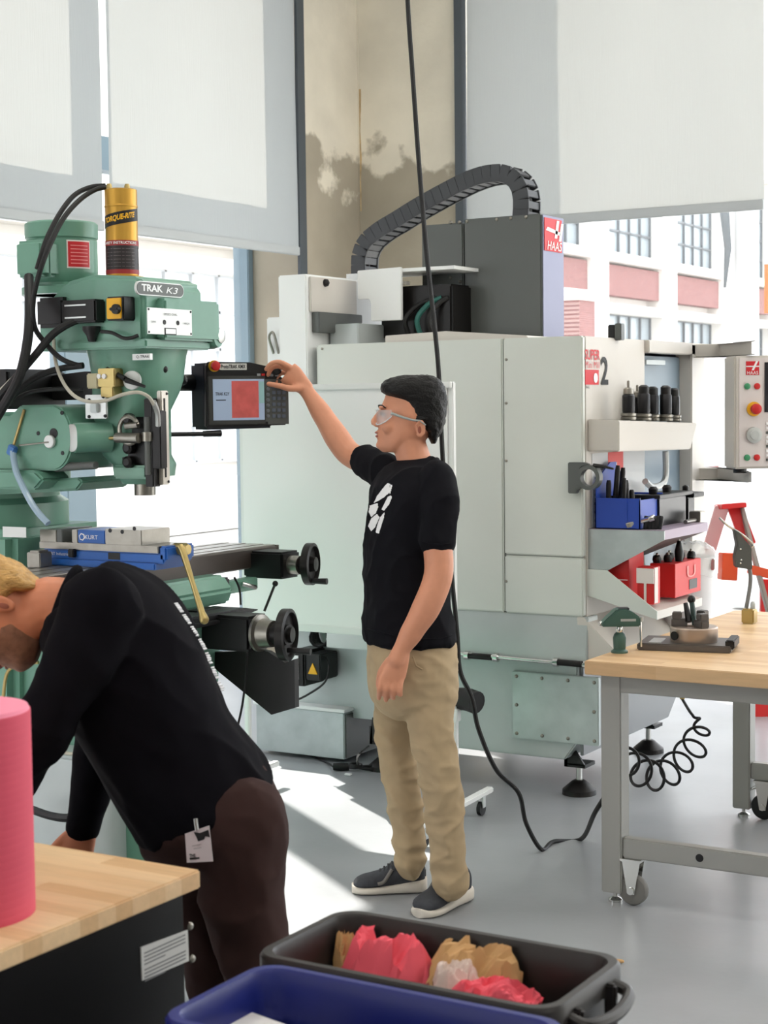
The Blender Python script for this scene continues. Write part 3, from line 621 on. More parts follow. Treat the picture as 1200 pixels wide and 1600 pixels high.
# collet rack, springs and wrench lying on the same shelf
cr = thing('collet_rack', 'row of small black collets leaning beside the blue bin', 'collet rack', (bx1 + 0.03, 6.26, SHZ))
for k in range(5):
    x = bx1 + 0.012 + 0.013 * k
    build('collet', MB().lathe([(0.008, 0), (0.011, 0.03), (0.011, 0.05), (0.008, 0.055)], (x, 6.24 + 0.006 * k, SHZ), axis=(0.1, 0.1, 1), n=14), M_holder, cr)
sw = thing('spanner', 'chrome spanner lying at the front of the machine shelf', 'spanner', (SHX - 0.12, 6.235, SHZ))
A = Vector((ony(984, 820, 6.225).x, 6.225, SHZ + 0.02)); B = Vector((ony(1016, 806, 6.225).x, 6.24, SHZ + 0.045))
build('handle', MB().tube([A, B], [0.010, 0.010], 10), M_chrome, sw)
build('head', MB().lathe([(0.016, -0.012), (0.017, 0), (0.016, 0.02)], A, axis=(B - A), n=6), M_chrome, sw)
build('socket_end', MB().lathe([(0.013, -0.01), (0.014, 0.0), (0.013, 0.012)], B, axis=(B - A), n=12), M_chrome, sw)
db = thing('tool_block', 'dark square tool block with two black knobs on the machine shelf', 'tool block', (SHX - 0.12, 6.75, SHZ))
u0, u1 = onx(1030, 800, SHX - 0.10).y, onx(1072, 800, SHX - 0.10).y
build('body', MB().box(SHX - 0.20, SHX - 0.10, u0, u1, SHZ, SHZ + 0.115), M_holder, db, bevel=0.004)
build('cap', MB().box(SHX - 0.215, SHX - 0.085, u0 - 0.03, u1 + 0.05, SHZ + 0.115, SHZ + 0.13), M_blackm, db, bevel=0.002)
for v in (0.2, 0.7): build('knob', MB().lathe([(0.018, 0), (0.02, 0.02), (0.012, 0.03)], (SHX - 0.15, u0 + (u1 - u0) * v, SHZ + 0.13)), M_black, db)
d2 = thing('fixture_block', 'small dark fixture at the far end of the machine shelf', 'fixture', (SHX - 0.14, u1 + 0.12, SHZ))
build('column', MB().box(SHX - 0.19, SHX - 0.11, u1 + 0.05, u1 + 0.13, SHZ, SHZ + 0.10), M_blackm, d2, bevel=0.004)
build('head', MB().box(SHX - 0.2, SHX - 0.08, u1 + 0.04, u1 + 0.17, SHZ + 0.10, SHZ + 0.12), M_black, d2, bevel=0.003)
build('screw', MB().lathe([(0.014, 0), (0.014, 0.025), (0.006, 0.03)], (SHX - 0.14, u1 + 0.10, SHZ + 0.12)), M_blackm, d2)
g = thing('steel_block', 'small grey steel block near the shelf edge beside the dark tool block', 'steel block', (SHX - 0.05, u1 + 0.05, SHZ))
build('block', MB().box(SHX - 0.08, SHX - 0.03, u1 - 0.02, u1 + 0.05, SHZ, SHZ + 0.045), M_steel, g, bevel=0.003)
build('pin', MB().cyl((SHX - 0.05, u1 - 0.14, SHZ + 0.009), (SHX - 0.05, u1 - 0.03, SHZ + 0.009), 0.009), M_steel, g)
# red boxes in the lower tray
M_rbox = mat('red_carton', (206, 40, 40), 0.5)
def trz(x): return TRZ + 0.003 + (TRX - x) * 0.05 / (TRX - XF)
def carton(lab, x0, x1, y0, y1, h, label=None, lean=0):
    z = trz(x0) + 0.001
    t = thing('carton', lab, 'box', ((x0 + x1) / 2, (y0 + y1) / 2, z))
    build('box', MB().box(x0, x1, y0, y1, z, z + h), M_rbox, t, bevel=0.002)
    return t, z
y_ = 6.22
c1, z = carton('tall plain red carton at the back of the lower tray', XF + 0.07, XF + 0.16, 6.24, 6.40, 0.19)
build('label', MB().box(XF + 0.075, XF + 0.155, 6.238, 6.24, z + 0.07, z + 0.073).box(XF + 0.085, XF + 0.1, 6.238, 6.24, z + 0.05, z + 0.06).box(XF + 0.115, XF + 0.13, 6.238, 6.24, z + 0.05, z + 0.06), M_inkw, c1)
c2, z = carton('red and white carton leaning at the front of the lower tray', TRX - 0.10, TRX - 0.03, 6.23, 6.30, 0.15)
build('label', MB().box(TRX - 0.102, TRX - 0.028, 6.226, 6.229, z + 0.085, z + 0.145), mat('label_white', (228, 220, 216), 0.6), c2)
build('stripe', MB().box(TRX - 0.07, TRX - 0.06, 6.226, 6.229, z + 0.01, z + 0.085), MATS['label_white'], c2)
build('side_label', MB().box(TRX - 0.029, TRX - 0.027, 6.235, 6.27, z + 0.005, z + 0.148), MATS['label_white'], c2)
c3, z = carton('long open red carton of black parts at the edge of the lower tray', TRX - 0.13, TRX - 0.02, 6.44, 6.74, 0.14)
text('lettering', 'U', (TRX - 0.019, 6.57, z + 0.07), (0, 1, 0), (0, 0, 1), 0.05, mat('pale_red_ink', (240, 130, 125), 0.5), c3, width=0.1)
build('window', MB().box(TRX - 0.02, TRX - 0.018, 6.60, 6.69, z + 0.02, z + 0.06), M_black, c3)
for k in range(6):
    x, y = TRX - 0.11 + 0.03 * (k % 3), 6.47 + 0.046 * k
    t = thing('clamp_knob', ['black knob nearest in the open red carton', 'second black knob in the open red carton', 'tall black horn standing in the open red carton', 'fourth black knob in the open red carton', 'fifth black knob in the open red carton', 'farthest black knob in the open red carton'][k], 'knob', (x, y, z + 0.14), 'black parts in the open carton')
    hh = 0.085 if k == 2 else 0.03
    build('knob', MB().lathe([(0.016, 0.0005), (0.019, hh * 0.5), (0.008 if k == 2 else 0.015, hh), (0.003, hh * 1.05)], (x, y, z + 0.14), axis=(0, 0.15 * (k - 2), 1), n=12), M_black, t)
    build('insert', MB().lathe([(0.006, 0), (0.006, 0.01)], (x, y, z + 0.14 + hh), axis=(0, 0.15 * (k - 2), 1), n=8), M_steel, t)

# ------------------------------------------------------------------ knee milling machine
def green():
    m = mat('machine_green_enamel', (104, 150, 131), 0.36, var=0.06, scale=5, bump=0.03, bscale=40, coat=0.15); return m
M_gr = green()
M_gold = mat('gold_anodised', (196, 150, 62), 0.32, 0.55)
M_plate = mat('silver_plate', (206, 208, 206), 0.4, 0.35)
ML = thing('knee_milling_machine', 'green knee milling machine with a gold drawbar cylinder and black touchscreen', 'milling machine', (-3.9, 4.4, 0))
def gp(name, mb, m=None, par=None, **k): return build(name, mb, m or M_gr, par or ML, **k)
HX, HY = -3.585, 4.40
# base, column, turret
gp('base', MB().prism([(-4.75, 0), (-3.42, 0), (-3.42, 0.06), (-3.48, 0.10), (-3.75, 0.12), (-4.02, 0.30), (-4.75, 0.30)], 'y', 4.02, 4.78), bevel=0.02)
gp('column', MB().prism([(-4.75, 0.2), (-3.98, 0.2), (-3.96, 1.22), (-4.70, 1.22)], 'y', 4.15, 4.65), bevel=0.03)
gp('turret', MB().lathe([(0.28, 1.22), (0.28, 1.30), (0.25, 1.32), (0.25, 1.36), (0.29, 1.38), (0.29, 1.43)], (-4.30, HY, 0), n=40))
q = ony(42, 785, 4.20)
gp('maker_plate', MB().box(q.x - 0.06, q.x + 0.045, 4.1435, 4.146, 1.20, 1.235), M_plate)
gp('way_cap', MB().prism([(-4.2, 1.04), (-3.9, 1.06), (-3.9, 1.09), (-4.2, 1.075)], 'y', 4.06, 4.2), M_steel, bevel=0.003)
# ram with dovetail, knuckle
gp('ram', MB().prism([(4.22, 1.43), (4.58, 1.43), (4.55, 1.52), (4.58, 1.62), (4.22, 1.62), (4.25, 1.52)], 'x', -4.95, -3.95), bevel=0.012)
kn = MB(); pts = []
c0 = ony(62, 684, 4.19)
for k in range(33):
    t = -math.pi / 2 + math.pi * k / 32
    pts.append((c0.x + 0.055 + 0.085 * math.cos(t), c0.z + 0.11 * math.sin(t)))
pts += [(c0.x - 0.085, c0.z + 0.11), (c0.x - 0.13, c0.z + 0.075), (c0.x - 0.2, c0.z + 0.07), (c0.x - 0.2, c0.z - 0.11)]
knk = gp('knuckle', kn.prism(pts, 'y', 4.19, 4.61), bevel=0.006)
gp('ram_rail', MB().prism([(-4.35, 1.425), (-3.86, 1.425), (-3.82, 1.395), (-3.86, 1.36), (-4.35, 1.36)], 'y', 4.16, 4.30), bevel=0.008)
gp('ram_wedge', MB().prism([(-4.3, 1.36), (-3.74, 1.40), (-3.72, 1.385), (-3.75, 1.355), (-4.3, 1.325)], 'y', 4.24, 4.5), bevel=0.006)
gp('ram_lever', MB().tube([ony(88, 730, 4.22), ony(150, 727, 4.20)], [0.016, 0.013], 12), M_hdark)
for px, py in ((97, 645), (60, 677), (98, 708)):
    q = ony(px, py, 4.19); gp('socket_screw', MB().lathe([(0.007, -0.001), (0.007, 0.002)], (q.x, 4.19, q.z), axis=(0, -1, 0), n=12), M_black, knk)
q = ony(84, 677, 4.19); gp('hole', MB().lathe([(0.017, 0), (0.017, 0.002)], (q.x, 4.19, q.z), axis=(0, -1, 0), n=20), M_black, knk)
q = ony(77, 690, 4.18); gp('dial', MB().lathe([(0.022, 0), (0.022, 0.008), (0.02, 0.010)], (q.x, 4.186, q.z), axis=(0, -1, 0)), M_plate, knk)
q = ony(122, 684, 4.22)
gp('hub', MB().cyl((q.x + 0.07, 4.30, q.z), (q.x - 0.0, 4.20, q.z), 0.05), M_gr)
gp('hub_cap', MB().lathe([(0.046, 0), (0.046, 0.01), (0.043, 0.012)], (q.x, 4.20, q.z), axis=(-0.3, -0.95, 0)), M_plate)
# head casting
head = MB()
def ring(cx, cy, z, a, b, n=28, pw=3.0):
    r = []
    for k in range(n):
        t = 2 * math.pi * k / n; c, s = math.cos(t), math.sin(t)
        r.append((cx + a * abs(c) ** (2 / pw) * (1 if c > 0 else -1), cy + b * abs(s) ** (2 / pw) * (1 if s > 0 else -1), z))
    return r
head.loft([ring(HX, HY, 1.40, 0.095, 0.085), ring(HX, HY, 1.44, 0.10, 0.09), ring(HX - 0.03, HY, 1.47, 0.105, 0.10), ring(HX - 0.05, HY, 1.62, 0.12, 0.115), ring(HX - 0.03, HY, 1.68, 0.135, 0.125), ring(HX - 0.02, HY, 1.72, 0.14, 0.13), ring(HX - 0.02, HY, 1.80, 0.15, 0.14), ring(HX - 0.02, HY, 1.84, 0.16, 0.15)])
hd = gp('head_casting', head, ang=50)
gp('quill_skirt', MB().lathe([(0.075, 1.375), (0.085, 1.39), (0.085, 1.42)], (HX, HY, 0)))
gp('spindle_nose', MB().lathe([(0.036, 1.335), (0.036, 1.375), (0.05, 1.378), (0.05, 1.385)], (HX, HY, 0)), M_steel)
# belt housing
bh = MB().prism([(-3.90, 1.86), (-3.86, 1.825), (-3.46, 1.825), (-3.44, 1.85), (-3.44, 2.03), (-3.47, 2.055), (-3.66, 2.07), (-3.78, 2.05), (-3.84, 2.00), (-3.90, 1.96)], 'y', 4.235, 4.555)
bho = gp('belt_housing', bh, bevel=0.018, seg=3)
gp('housing_lip', MB().box(-3.88, -3.425, 4.225, 4.57, 1.822, 1.852), bevel=0.006)
fb = gp('speed_box', MB().box(-3.45, -3.405, 4.30, 4.60, 1.85, 1.985), bevel=0.008)
a, b = onx(231, 480, -3.40), onx(301, 527, -3.40)
pl = gp('speed_plate', MB().box(-3.405, -3.402, a.y, b.y, b.z + 0.005, a.z + 0.0), M_plate, fb)
yc, zc2 = (a.y + b.y) / 2, (a.z + b.z) / 2
text('lettering', 'SPEED DIAL', (-3.401, yc, a.z - 0.022), (0, 1, 0), (0, 0, 1), 0.007, M_ink, pl, width=0.07, align='CENTER')
text('lettering', 'LOW', (-3.401, a.y + 0.015, zc2 - 0.004), (0, 1, 0), (0, 0, 1), 0.007, M_ink, pl, width=0.025)
text('lettering', 'HIGH', (-3.401, b.y - 0.045, zc2 - 0.004), (0, 1, 0), (0, 0, 1), 0.007, M_ink, pl, width=0.028)
gp('window', MB().box(-3.402, -3.4005, yc - 0.03, yc + 0.03, zc2 - 0.04, zc2 - 0.018), M_ink, pl)
gp('window_fill', MB().box(-3.401, -3.3995, yc - 0.026, yc + 0.026, zc2 - 0.037, zc2 - 0.021), M_plate, pl)
for dy in (-0.03, 0.04): gp('dial_hole', MB().lathe([(0.008, 0), (0.008, 0.001)], (-3.402, yc + dy, zc2), axis=(1, 0, 0), n=14), M_ink, pl)
for u in (a.y + 0.006, b.y - 0.006):
    for v in (b.z + 0.011, a.z - 0.006): gp('rivet', MB().lathe([(0.004, 0), (0.003, 0.002)], (-3.402, u, v), axis=(1, 0, 0), n=8), M_ink, pl)
# name plate
a, b = onx(212, 438, -3.435), onx(287, 466, -3.435)
npt = []
w_, h_ = (b.y - a.y) / 2, (a.z - b.z) / 2; cy_, cz_ = (a.y + b.y) / 2, (a.z + b.z) / 2
def badge(s):
    o = []
    for sy, t0 in ((1, -90), (-1, 90)):
        for k in range(9):
            t = math.radians(t0 + 180 * k / 8); o.append((cy_ + sy * (w_ - h_) + s * h_ * math.cos(t), cz_ + s * h_ * math.sin(t)))
    return o
npl = gp('name_plate', MB().prism(badge(1.0), 'x', -3.442, -3.434), M_plate, bho)
gp('plate_field', MB().prism(badge(0.86), 'x', -3.435, -3.4325), M_hdark, npl)
text('lettering', 'TRAK', (-3.4325, cy_ - w_ * 0.80, cz_ - h_ * 0.42), (0, 1, 0), (0, 0, 1), h_ * 1.0, M_plate, npl, width=w_ * 0.88, bold=0.03, depth=0.001)
text('lettering', 'K3', (-3.4325, cy_ + w_ * 0.22, cz_ - h_ * 0.5), (0, 1, 0), (0, 0, 1), h_ * 0.9, M_plate, npl, width=w_ * 0.5, shear=0.25, depth=0.001)
# motor
mx_ = ony(97, 400, 4.40).x
mtr = gp('motor', MB().lathe([(0.10, 2.02), (0.105, 2.04), (0.105, 2.06), (0.118, 2.075), (0.122, 2.10), (0.122, 2.205), (0.119, 2.207), (0.121, 2.211), (0.125, 2.213), (0.125, 2.262), (0.118, 2.268)], (mx_, HY, 0), n=40))
gp('motor_flange', MB().lathe([(0.14, 2.02), (0.14, 2.045), (0.12, 2.05)], (mx_, HY, 0), n=32))
q0, q1 = ony(22, 377, 4.22), ony(66, 431, 4.22)
gp('terminal_box', MB().box(q0.x, q1.x, 4.22, 4.36, q1.z, q0.z), par=mtr, bevel=0.012, seg=3)
gp('terminal_seam', MB().box(q0.x - 0.003, q1.x + 0.003, 4.255, 4.262, q1.z - 0.003, q0.z + 0.003), par=mtr, bevel=0.003)
# curved red sticker on the motor
vs = []; fs = []
rs = 0.1235
for k in range(9):
    t = math.radians(-20 - 21 + 42 * k / 8); 
    for z in (2.105, 2.20): vs.append((mx_ + rs * math.cos(t), HY + rs * math.sin(t), z))
for k in range(8): fs.append((2 * k, 2 * k + 2, 2 * k + 3, 2 * k + 1))
stk = gp('warning_sticker', MB().add(vs, fs), mat('sticker_white', (230, 224, 220), 0.5), mtr)
vs = []
for k in range(9):
    t = math.radians(-20 - 19 + 38 * k / 8)
    for z in (2.11, 2.195): vs.append((mx_ + (rs + 0.001) * math.cos(t), HY + (rs + 0.001) * math.sin(t), z))
gp('sticker_print', MB().add(vs, fs), M_inkr, mtr)
for j in range(6):
    vs = []
    for k in range(9):
        t = math.radians(-20 - 15 + 30 * k / 8)
        for z in (2.12 + 0.012 * j, 2.123 + 0.012 * j): vs.append((mx_ + (rs + 0.002) * math.cos(t), HY + (rs + 0.002) * math.sin(t), z))
    gp('sticker_line', MB().add(vs, fs), mat('sticker_pale', (236, 150, 150), 0.5), mtr)
# gold power drawbar cylinder
gx, gy = ony(190, 360, 4.385).x, 4.385
gr_ = 0.054
zg0, zg1 = 2.065, ony(190, 293, 4.33).z
H_ = zg1 - zg0
dbr = gp('drawbar_cylinder', MB().lathe([(0.072, zg0 - 0.01), (0.072, zg0 + 0.004), (gr_, zg0 + 0.008), (gr_, zg0 + H_ * .80), (gr_ + 0.0015, zg0 + H_ * .805), (gr_ + .0015, zg0 + H_ * .82), (gr_, zg0 + H_ * .825), (gr_, zg1), (gr_ - 0.005, zg1 + 0.003)], (gx, gy, 0), n=40), M_gold)
gp('instruction_wrap', MB().lathe([(gr_ + 0.0012, zg0 + 0.012), (gr_ + 0.0012, zg0 + H_ * .40)], (gx, gy, 0), n=40), mat('wrap_black', (40, 34, 36), 0.4), dbr)
gp('wrap_band', MB().lathe([(gr_ + 0.0018, zg0 + H_ * .36), (gr_ + 0.0018, zg0 + H_ * .42)], (gx, gy, 0), n=40), mat('wrap_red', (150, 40, 44), 0.4), dbr)
gp('wrap_band', MB().lathe([(gr_ + 0.0018, zg0 + 0.012), (gr_ + 0.0018, zg0 + H_ * .09)], (gx, gy, 0), n=40), MATS['wrap_red'], dbr)
def curved_text(s, zc, h, deg, m, tilt=0.0, r=gr_ + 0.0025, bold=0.02, shear=0.0):
    o = text('lettering', s, (0, 0, 0), (1, 0, 0), (0, 1, 0), h, m, dbr, bold=bold, shear=shear)
    org = ORG[dbr.name]
    vs = [q.co + org for q in o.data.vertices]; x0 = min(v.x for v in vs); x1 = max(v.x for v in vs)
    for q, v in zip(o.data.vertices, vs):
        u = (v.x - (x0 + x1) / 2) / (x1 - x0); t = math.radians(-90 + 31 + deg * u)
        q.co = Vector((gx + r * math.cos(t), gy + r * math.sin(t), zc + v.y + tilt * u)) - org
    return o
def curved_band(z0, z1, deg, tilt, m, r):
    vs = []; fs = []
    for k in range(21):
        u = k / 20 - 0.5; t = math.radians(-90 + 31 + deg * u)
        for z in (z0, z1): vs.append((gx + r * math.cos(t), gy + r * math.sin(t), z + tilt * u))
    for k in range(20): fs.append((2 * k, 2 * k + 2, 2 * k + 3, 2 * k + 1))
    return gp('brand_band', MB().add(vs, fs), m, dbr)
curved_band(zg0 + H_ * .60, zg0 + H_ * .74, 170, 0.03, M_black, gr_ + 0.0012)
curved_text('TORQUE-RITE', zg0 + H_ * .635, 0.022, 120, M_yellow, 0.022, bold=0.04, shear=0.2)
curved_text('SAFETY INSTRUCTIONS', zg0 + H_ * .375, 0.009, 130, M_inkw)
for j in range(6): curved_text('xxxx xx xxxxxx xx xxxx xxx'.replace('x', '-'), zg0 + H_ * (.12 + .04 * j), 0.0015, 110, mat('wrap_print', (120, 110, 112), 0.6))
for dx in (-0.02, 0.022): gp('air_fitting', MB().lathe([(0.010, zg1), (0.010, zg1 + 0.012), (0.007, zg1 + 0.02)], (gx + dx, gy - 0.015 + dx, 0), n=10), M_brass, dbr)
# black switch box with yellow rotary switch
sbx = [ony(*p, 4.20) for p in ((76, 466), (165, 463), (165, 505), (80, 512))]
sb = gp('switch_box', MB().box(-3.75, -3.60, 4.185, 4.24, 1.91, 1.985), M_blackm, bevel=0.006)
gp('switch_cover', MB().box(-3.88, -3.755, 4.205, 4.25, 1.90, 2.0), M_black, sb, bevel=0.012)
gp('slot', MB().box(-3.73, -3.64, 4.183, 4.186, 1.965, 1.97), M_alu, sb)
gp('slot', MB().box(-3.73, -3.64, 4.183, 4.186, 1.925, 1.93), M_alu, sb)
a, b = ony(166, 464, 4.18), ony(194, 500, 4.18)
ys = gp('switch_plate', MB().box(a.x, b.x, 4.178, 4.24, b.z, a.z), M_black, sb, bevel=0.004)
gp('yellow_plate', MB().box(a.x + 0.004, b.x - 0.008, 4.174, 4.18, b.z + 0.005, a.z - 0.005), M_yellow, sb, bevel=0.002)
q = ony(182, 483, 4.17); gp('switch_knob', MB().lathe([(0.016, 0), (0.016, 0.012), (0.006, 0.015)], (q.x, 4.174, q.z), axis=(0, -1, 0)), M_black, sb)
gp('switch_handle', MB().cbox((q.x, 4.158, q.z), (0.036, 0.012, 0.010)), M_black, sb, bevel=0.003)
gp('cable_gland', MB().lathe([(0.03, 0), (0.03, 0.012), (0.018, 0.03), (0.012, 0.05)], ony(143, 510, 4.22), axis=(0, 0, -1)), M_black, sb)
gp('lead', MB().tube(spline([ony(158, 518, 4.2), ony(175, 520, 4.2), ony(192, 528, 4.2), ony(205, 528, 4.21), ony(216, 524, 4.22)], 6), 0.006, 8), M_black, sb)
# air hoses
def hose(pts, r, m=M_rubber, y=4.2):
    return gp('hose', MB().tube(spline([ony(p[0], p[1], p[2] if len(p) > 2 else y) for p in pts], 8), r, 10), m)
hose([(172, 292, 4.38), (150, 296, 4.34), (125, 312, 4.28), (100, 340, 4.2), (80, 378, 4.14), (62, 425, 4.10), (52, 470, 4.10), (54, 510, 4.12), (70, 535, 4.15), (95, 560, 4.18), (125, 572, 4.22)], 0.0085)
hose([(165, 290, 4.38), (140, 293, 4.35), (115, 306, 4.29), (92, 336, 4.21), (72, 376, 4.15), (58, 420, 4.11)], 0.0085)
hose([(45, 432, 4.2), (46, 470, 4.14), (45, 515, 4.1), (38, 560, 4.08), (25, 600, 4.06), (-10, 660, 4.06)], 0.016)
hose([(120, 500, 4.2), (100, 510, 4.17), (80, 525, 4.14), (55, 555, 4.12), (25, 590, 4.1), (-10, 630, 4.08)], 0.013)
hose([(130, 571, 4.22), (100, 575, 4.2), (70, 583, 4.17), (40, 600, 4.14), (10, 630, 4.12), (-20, 660, 4.1)], 0.011)
hose([(130, 610, 4.25), (90, 608, 4.2), (50, 612, 4.17), (20, 626, 4.14), (-10, 645, 4.12)], 0.007)
M_hosew = mat('pale_hose', (178, 174, 160), 0.45)
hose([(84, 530, 4.22), (86, 560, 4.19), (95, 590, 4.17), (112, 615, 4.16), (135, 627, 4.16), (165, 626, 4.17), (190, 617, 4.17), (215, 613, 4.18), (232, 620, 4.2), (240, 632, 4.22)], 0.006, M_hosew)
hose([(50, 560, 4.12), (30, 580, 4.12), (0, 610, 4.1), (-20, 630, 4.1)], 0.005, M_hosew)
hose([(20, 705, 4.17), (25, 735, 4.15), (38, 765, 4.1), (55, 795, 4.08), (75, 818, 4.08)], 0.011, mat('clear_blue_hose', (150, 172, 190), 0.2))
gp('oil_line', MB().tube([ony(38, 640, 4.185), ony(20, 700, 4.18)], 0.005, 8), M_brass)
q = ony(19, 704, 4.17); gp('hose_clip', MB().cbox(q, (0.034, 0.02, 0.036), Matrix.Rotation(0.4, 3, 'Y')), mat('clip_blue', (60, 110, 170), 0.4), bevel=0.004)
gp('ratchet_rod', MB().tube([ony(30, 696, 4.178), ony(76, 691, 4.176)], 0.003, 6), M_steel)
# air valves with bracket on the head
vb = gp('valve_block', MB().box(ony(122, 0, 4.24).x, ony(140, 0, 4.24).x, 4.235, 4.29, 1.695, 1.745), mat('valve_pale', (190, 182, 150), 0.5), bevel=0.004)
gp('brass_valve', MB().box(ony(140, 0, 4.23).x, ony(167, 0, 4.23).x, 4.225, 4.29, 1.70, 1.76), M_brass, vb, bevel=0.003)
gp('brass_valve', MB().box(ony(144, 0, 4.235).x, ony(164, 0, 4.235).x, 4.23, 4.29, 1.665, 1.70), M_brass, vb, bevel=0.003)
for px in (154, 162):
    q = ony(px, 588, 4.22); gp('valve_port', MB().lathe([(0.008, 0), (0.008, 0.006)], (q.x, 4.225, q.z), axis=(0, -1, 0), n=12), M_inkw, vb)
a, b = ony(134, 617, 4.24), ony(168, 654, 4.24)
br = gp('bracket_plate', MB().box(a.x, b.x, 4.235, 4.245, b.z, a.z), M_alu, vb, bevel=0.002)
gp('bracket_latch', MB().box(a.x + 0.03, b.x - 0.03, 4.222, 4.24, b.z + 0.02, b.z + 0.05), M_hlow, vb, bevel=0.003)
for px, py in ((138, 651), (163, 650), (138, 625), (160, 620)):
    q = ony(px, py, 4.23); gp('screw', MB().lathe([(0.006, 0), (0.005, 0.004)], (q.x, 4.235, q.z), axis=(0, -1, 0), n=10), M_black, vb)
gp('link_rod', MB().tube([ony(167, 577, 4.25), ony(196, 592, 4.24)], 0.009, 8), M_black, vb)
# dial and lever on the head side
q = ony(203, 594, 4.262)
dl = gp('lever_dial', MB().lathe([(0.031, 0), (0.031, 0.012), (0.027, 0.014)], (q.x, 4.278, q.z), axis=(0.25, -0.97, 0)), M_plate)
gp('lever_arm', MB().tube([q + Vector((0, -0.018, 0)), ony(226, 604, 4.24)], [0.010, 0.005], 8), M_blackm, dl)
gp('data_plate', MB().prism([(ony(198, 0, 4.266).x, 1.805), (ony(226, 0, 4.266).x, 1.805), (ony(226, 0, 4.266).x, 1.785), (ony(198, 0, 4.266).x, 1.785)], 'y', 4.255, 4.268), M_plate)
text('lettering', 'Q-TRAK', (ony(201, 0, 4.255).x, 4.254, 1.79), (1, 0, 0), (0, 0, 1), 0.010, M_ink, ML, width=0.055, depth=0.001)
# quill works: stop rod, feed gear, slots, linear scale
gp('quill_recess', MB().box(HX - 0.02, HX + 0.088, HY - 0.098, HY - 0.02, 1.44, 1.60), M_black, bevel=0.006)
gp('stop_rod', MB().cyl((ony(216, 0, 4.285).x, 4.285, 1.41), (ony(216, 0, 4.285).x, 4.285, 1.60), 0.012, n=14), M_hdark)
gp('stop_nut', MB().cyl((ony(216, 0, 4.285).x, 4.285, 1.52), (ony(216, 0, 4.285).x, 4.285, 1.55), 0.02, n=14), M_steel)
gp('quill_slide', MB().box(ony(224, 0, 4.29).x, ony(238, 0, 4.29).x, 4.285, 4.32, 1.43, 1.62), M_blackm, bevel=0.003)
q = ony(190, 684, 4.27)
gp('feed_shaft', MB().cyl((q.x - 0.14, 4.262, q.z), (q.x - 0.02, 4.262, q.z - 0.001), 0.006, n=10), M_brass)
gp('feed_hub', MB().cyl((q.x - 0.015, 4.262, q.z), (q.x + 0.08, 4.262, q.z - 0.001), 0.017, n=16), M_steel)
gp('clutch_ring', MB().tube([Vector((q.x + 0.03 + 0.04 * math.cos(t), 4.272, q.z + 0.025 + 0.045 * math.sin(t))) for t in [0.4 + k * 0.3 for k in range(18)]], 0.008, 8), M_steel)
gp('quill_link', MB().tube([ony(197, 666, 4.27), ony(216, 664, 4.27)], 0.011, 10), M_steel)
for py in (655, 700, 722):
    q = ony(200, py, 4.28); gp('gear', MB().lathe([(0.02, 0), (0.02, 0.02), (0.012, 0.026)], (q.x, 4.295, q.z), axis=(0, -1, 0), n=12), M_blackm)
gp('clamp_block', MB().box(HX - 0.045, HX + 0.10, HY - 0.115, HY - 0.03, 1.395, 1.44), bevel=0.008)
sx0 = onx(251, 680, HX + 0.12)
sc = gp('scale_rail', MB().box(HX + 0.095, HX + 0.13, 4.285, 4.325, 1.37, 1.66), M_blackm, bevel=0.003)
gp('linear_scale', MB().box(HX + 0.125, HX + 0.145, 4.315, 4.355, 1.375, 1.685), mat('scale_steel', (186, 180, 170), 0.35, 0.6), sc, bevel=0.003)
gp('scale_groove', MB().box(HX + 0.144, HX + 0.147, 4.328, 4.334, 1.40, 1.66), M_black, sc)
for z in (1.385, 1.675): gp('screw', MB().lathe([(0.005, 0), (0.004, 0.003)], (HX + 0.145, 4.345, z), axis=(1, 0, 0), n=10), M_black, sc)
gp('scale_lead', MB().tube(spline([ony(240, 628, 4.22), ony(246, 645, 4.25), ony(247, 665, 4.27)], 6), 0.009, 10), M_alu, sc)
gp('side_knob', MB().ball(onx(256, 577, -3.47), 0.014, 14, 8), M_black)
gp('knob_stem', MB().tube([onx(256, 577, -3.47), onx(246, 582, -3.49)], 0.006, 8), M_blackm)
gp('crank_boss', MB().lathe([(0.034, 0), (0.034, 0.03), (0.028, 0.05)], onx(322, 530, -3.46), axis=(1, 0.1, 0)), M_gr)
gp('crank_disc', MB().lathe([(0.026, 0.04), (0.026, 0.062), (0.015, 0.066)], onx(322, 525, -3.47), axis=(1, 0.1, 0)), M_alu)
# ---- pendant arm and touchscreen control
q = ond(260, 600, 5.75)
gp('pendant_beam', MB().tube([onx(243, 598, -3.62), ond(300, 598, 5.85)], 0.03, 12), M_black)
gp('pendant_rod', MB().cyl(onx(250, 594, -3.55), ond(284, 594, 5.70), 0.014), M_steel)
gp('beam_cap', MB().ball(ond(286, 594, 5.69), 0.017, 12, 8), M_black)
gp('back_beam', MB().prism([(-4.9, 1.66), (-3.80, 1.66), (-3.66, 1.70), (-3.66, 1.755), (-3.95, 1.76), (-4.15, 1.745), (-4.9, 1.745)], 'y', 4.52, 4.60), M_blackm, bevel=0.006)
gp('back_box', MB().box(-4.6, -4.10, 4.30, 4.60, 1.63, 1.77), M_black, bevel=0.01)
gp('support_rod', MB().tube([ond(255, 679, 5.72), ond(330, 678, 5.80)], 0.008, 10), M_black)
gp('rod_grip', MB().tube([ond(318, 678, 5.79), ond(345, 677, 5.82)], [0.011, 0.012], 10), M_black)
DP = 5.78
th = math.radians(20)
ex = (_r0 * math.cos(th) + _f0 * math.sin(th)).normalized()                # along the face, left to right
en = ex.cross(Vector((0, 0, 1))).normalized()                              # out of the face
if en.dot(_f0) > 0: en = -en
PM = Matrix((ex, -en, Vector((0, 0, 1)))).transposed().to_4x4()
o_ = ond(322, 672, DP)
PM = Matrix.Translation(o_) @ PM
k_ = DP / F
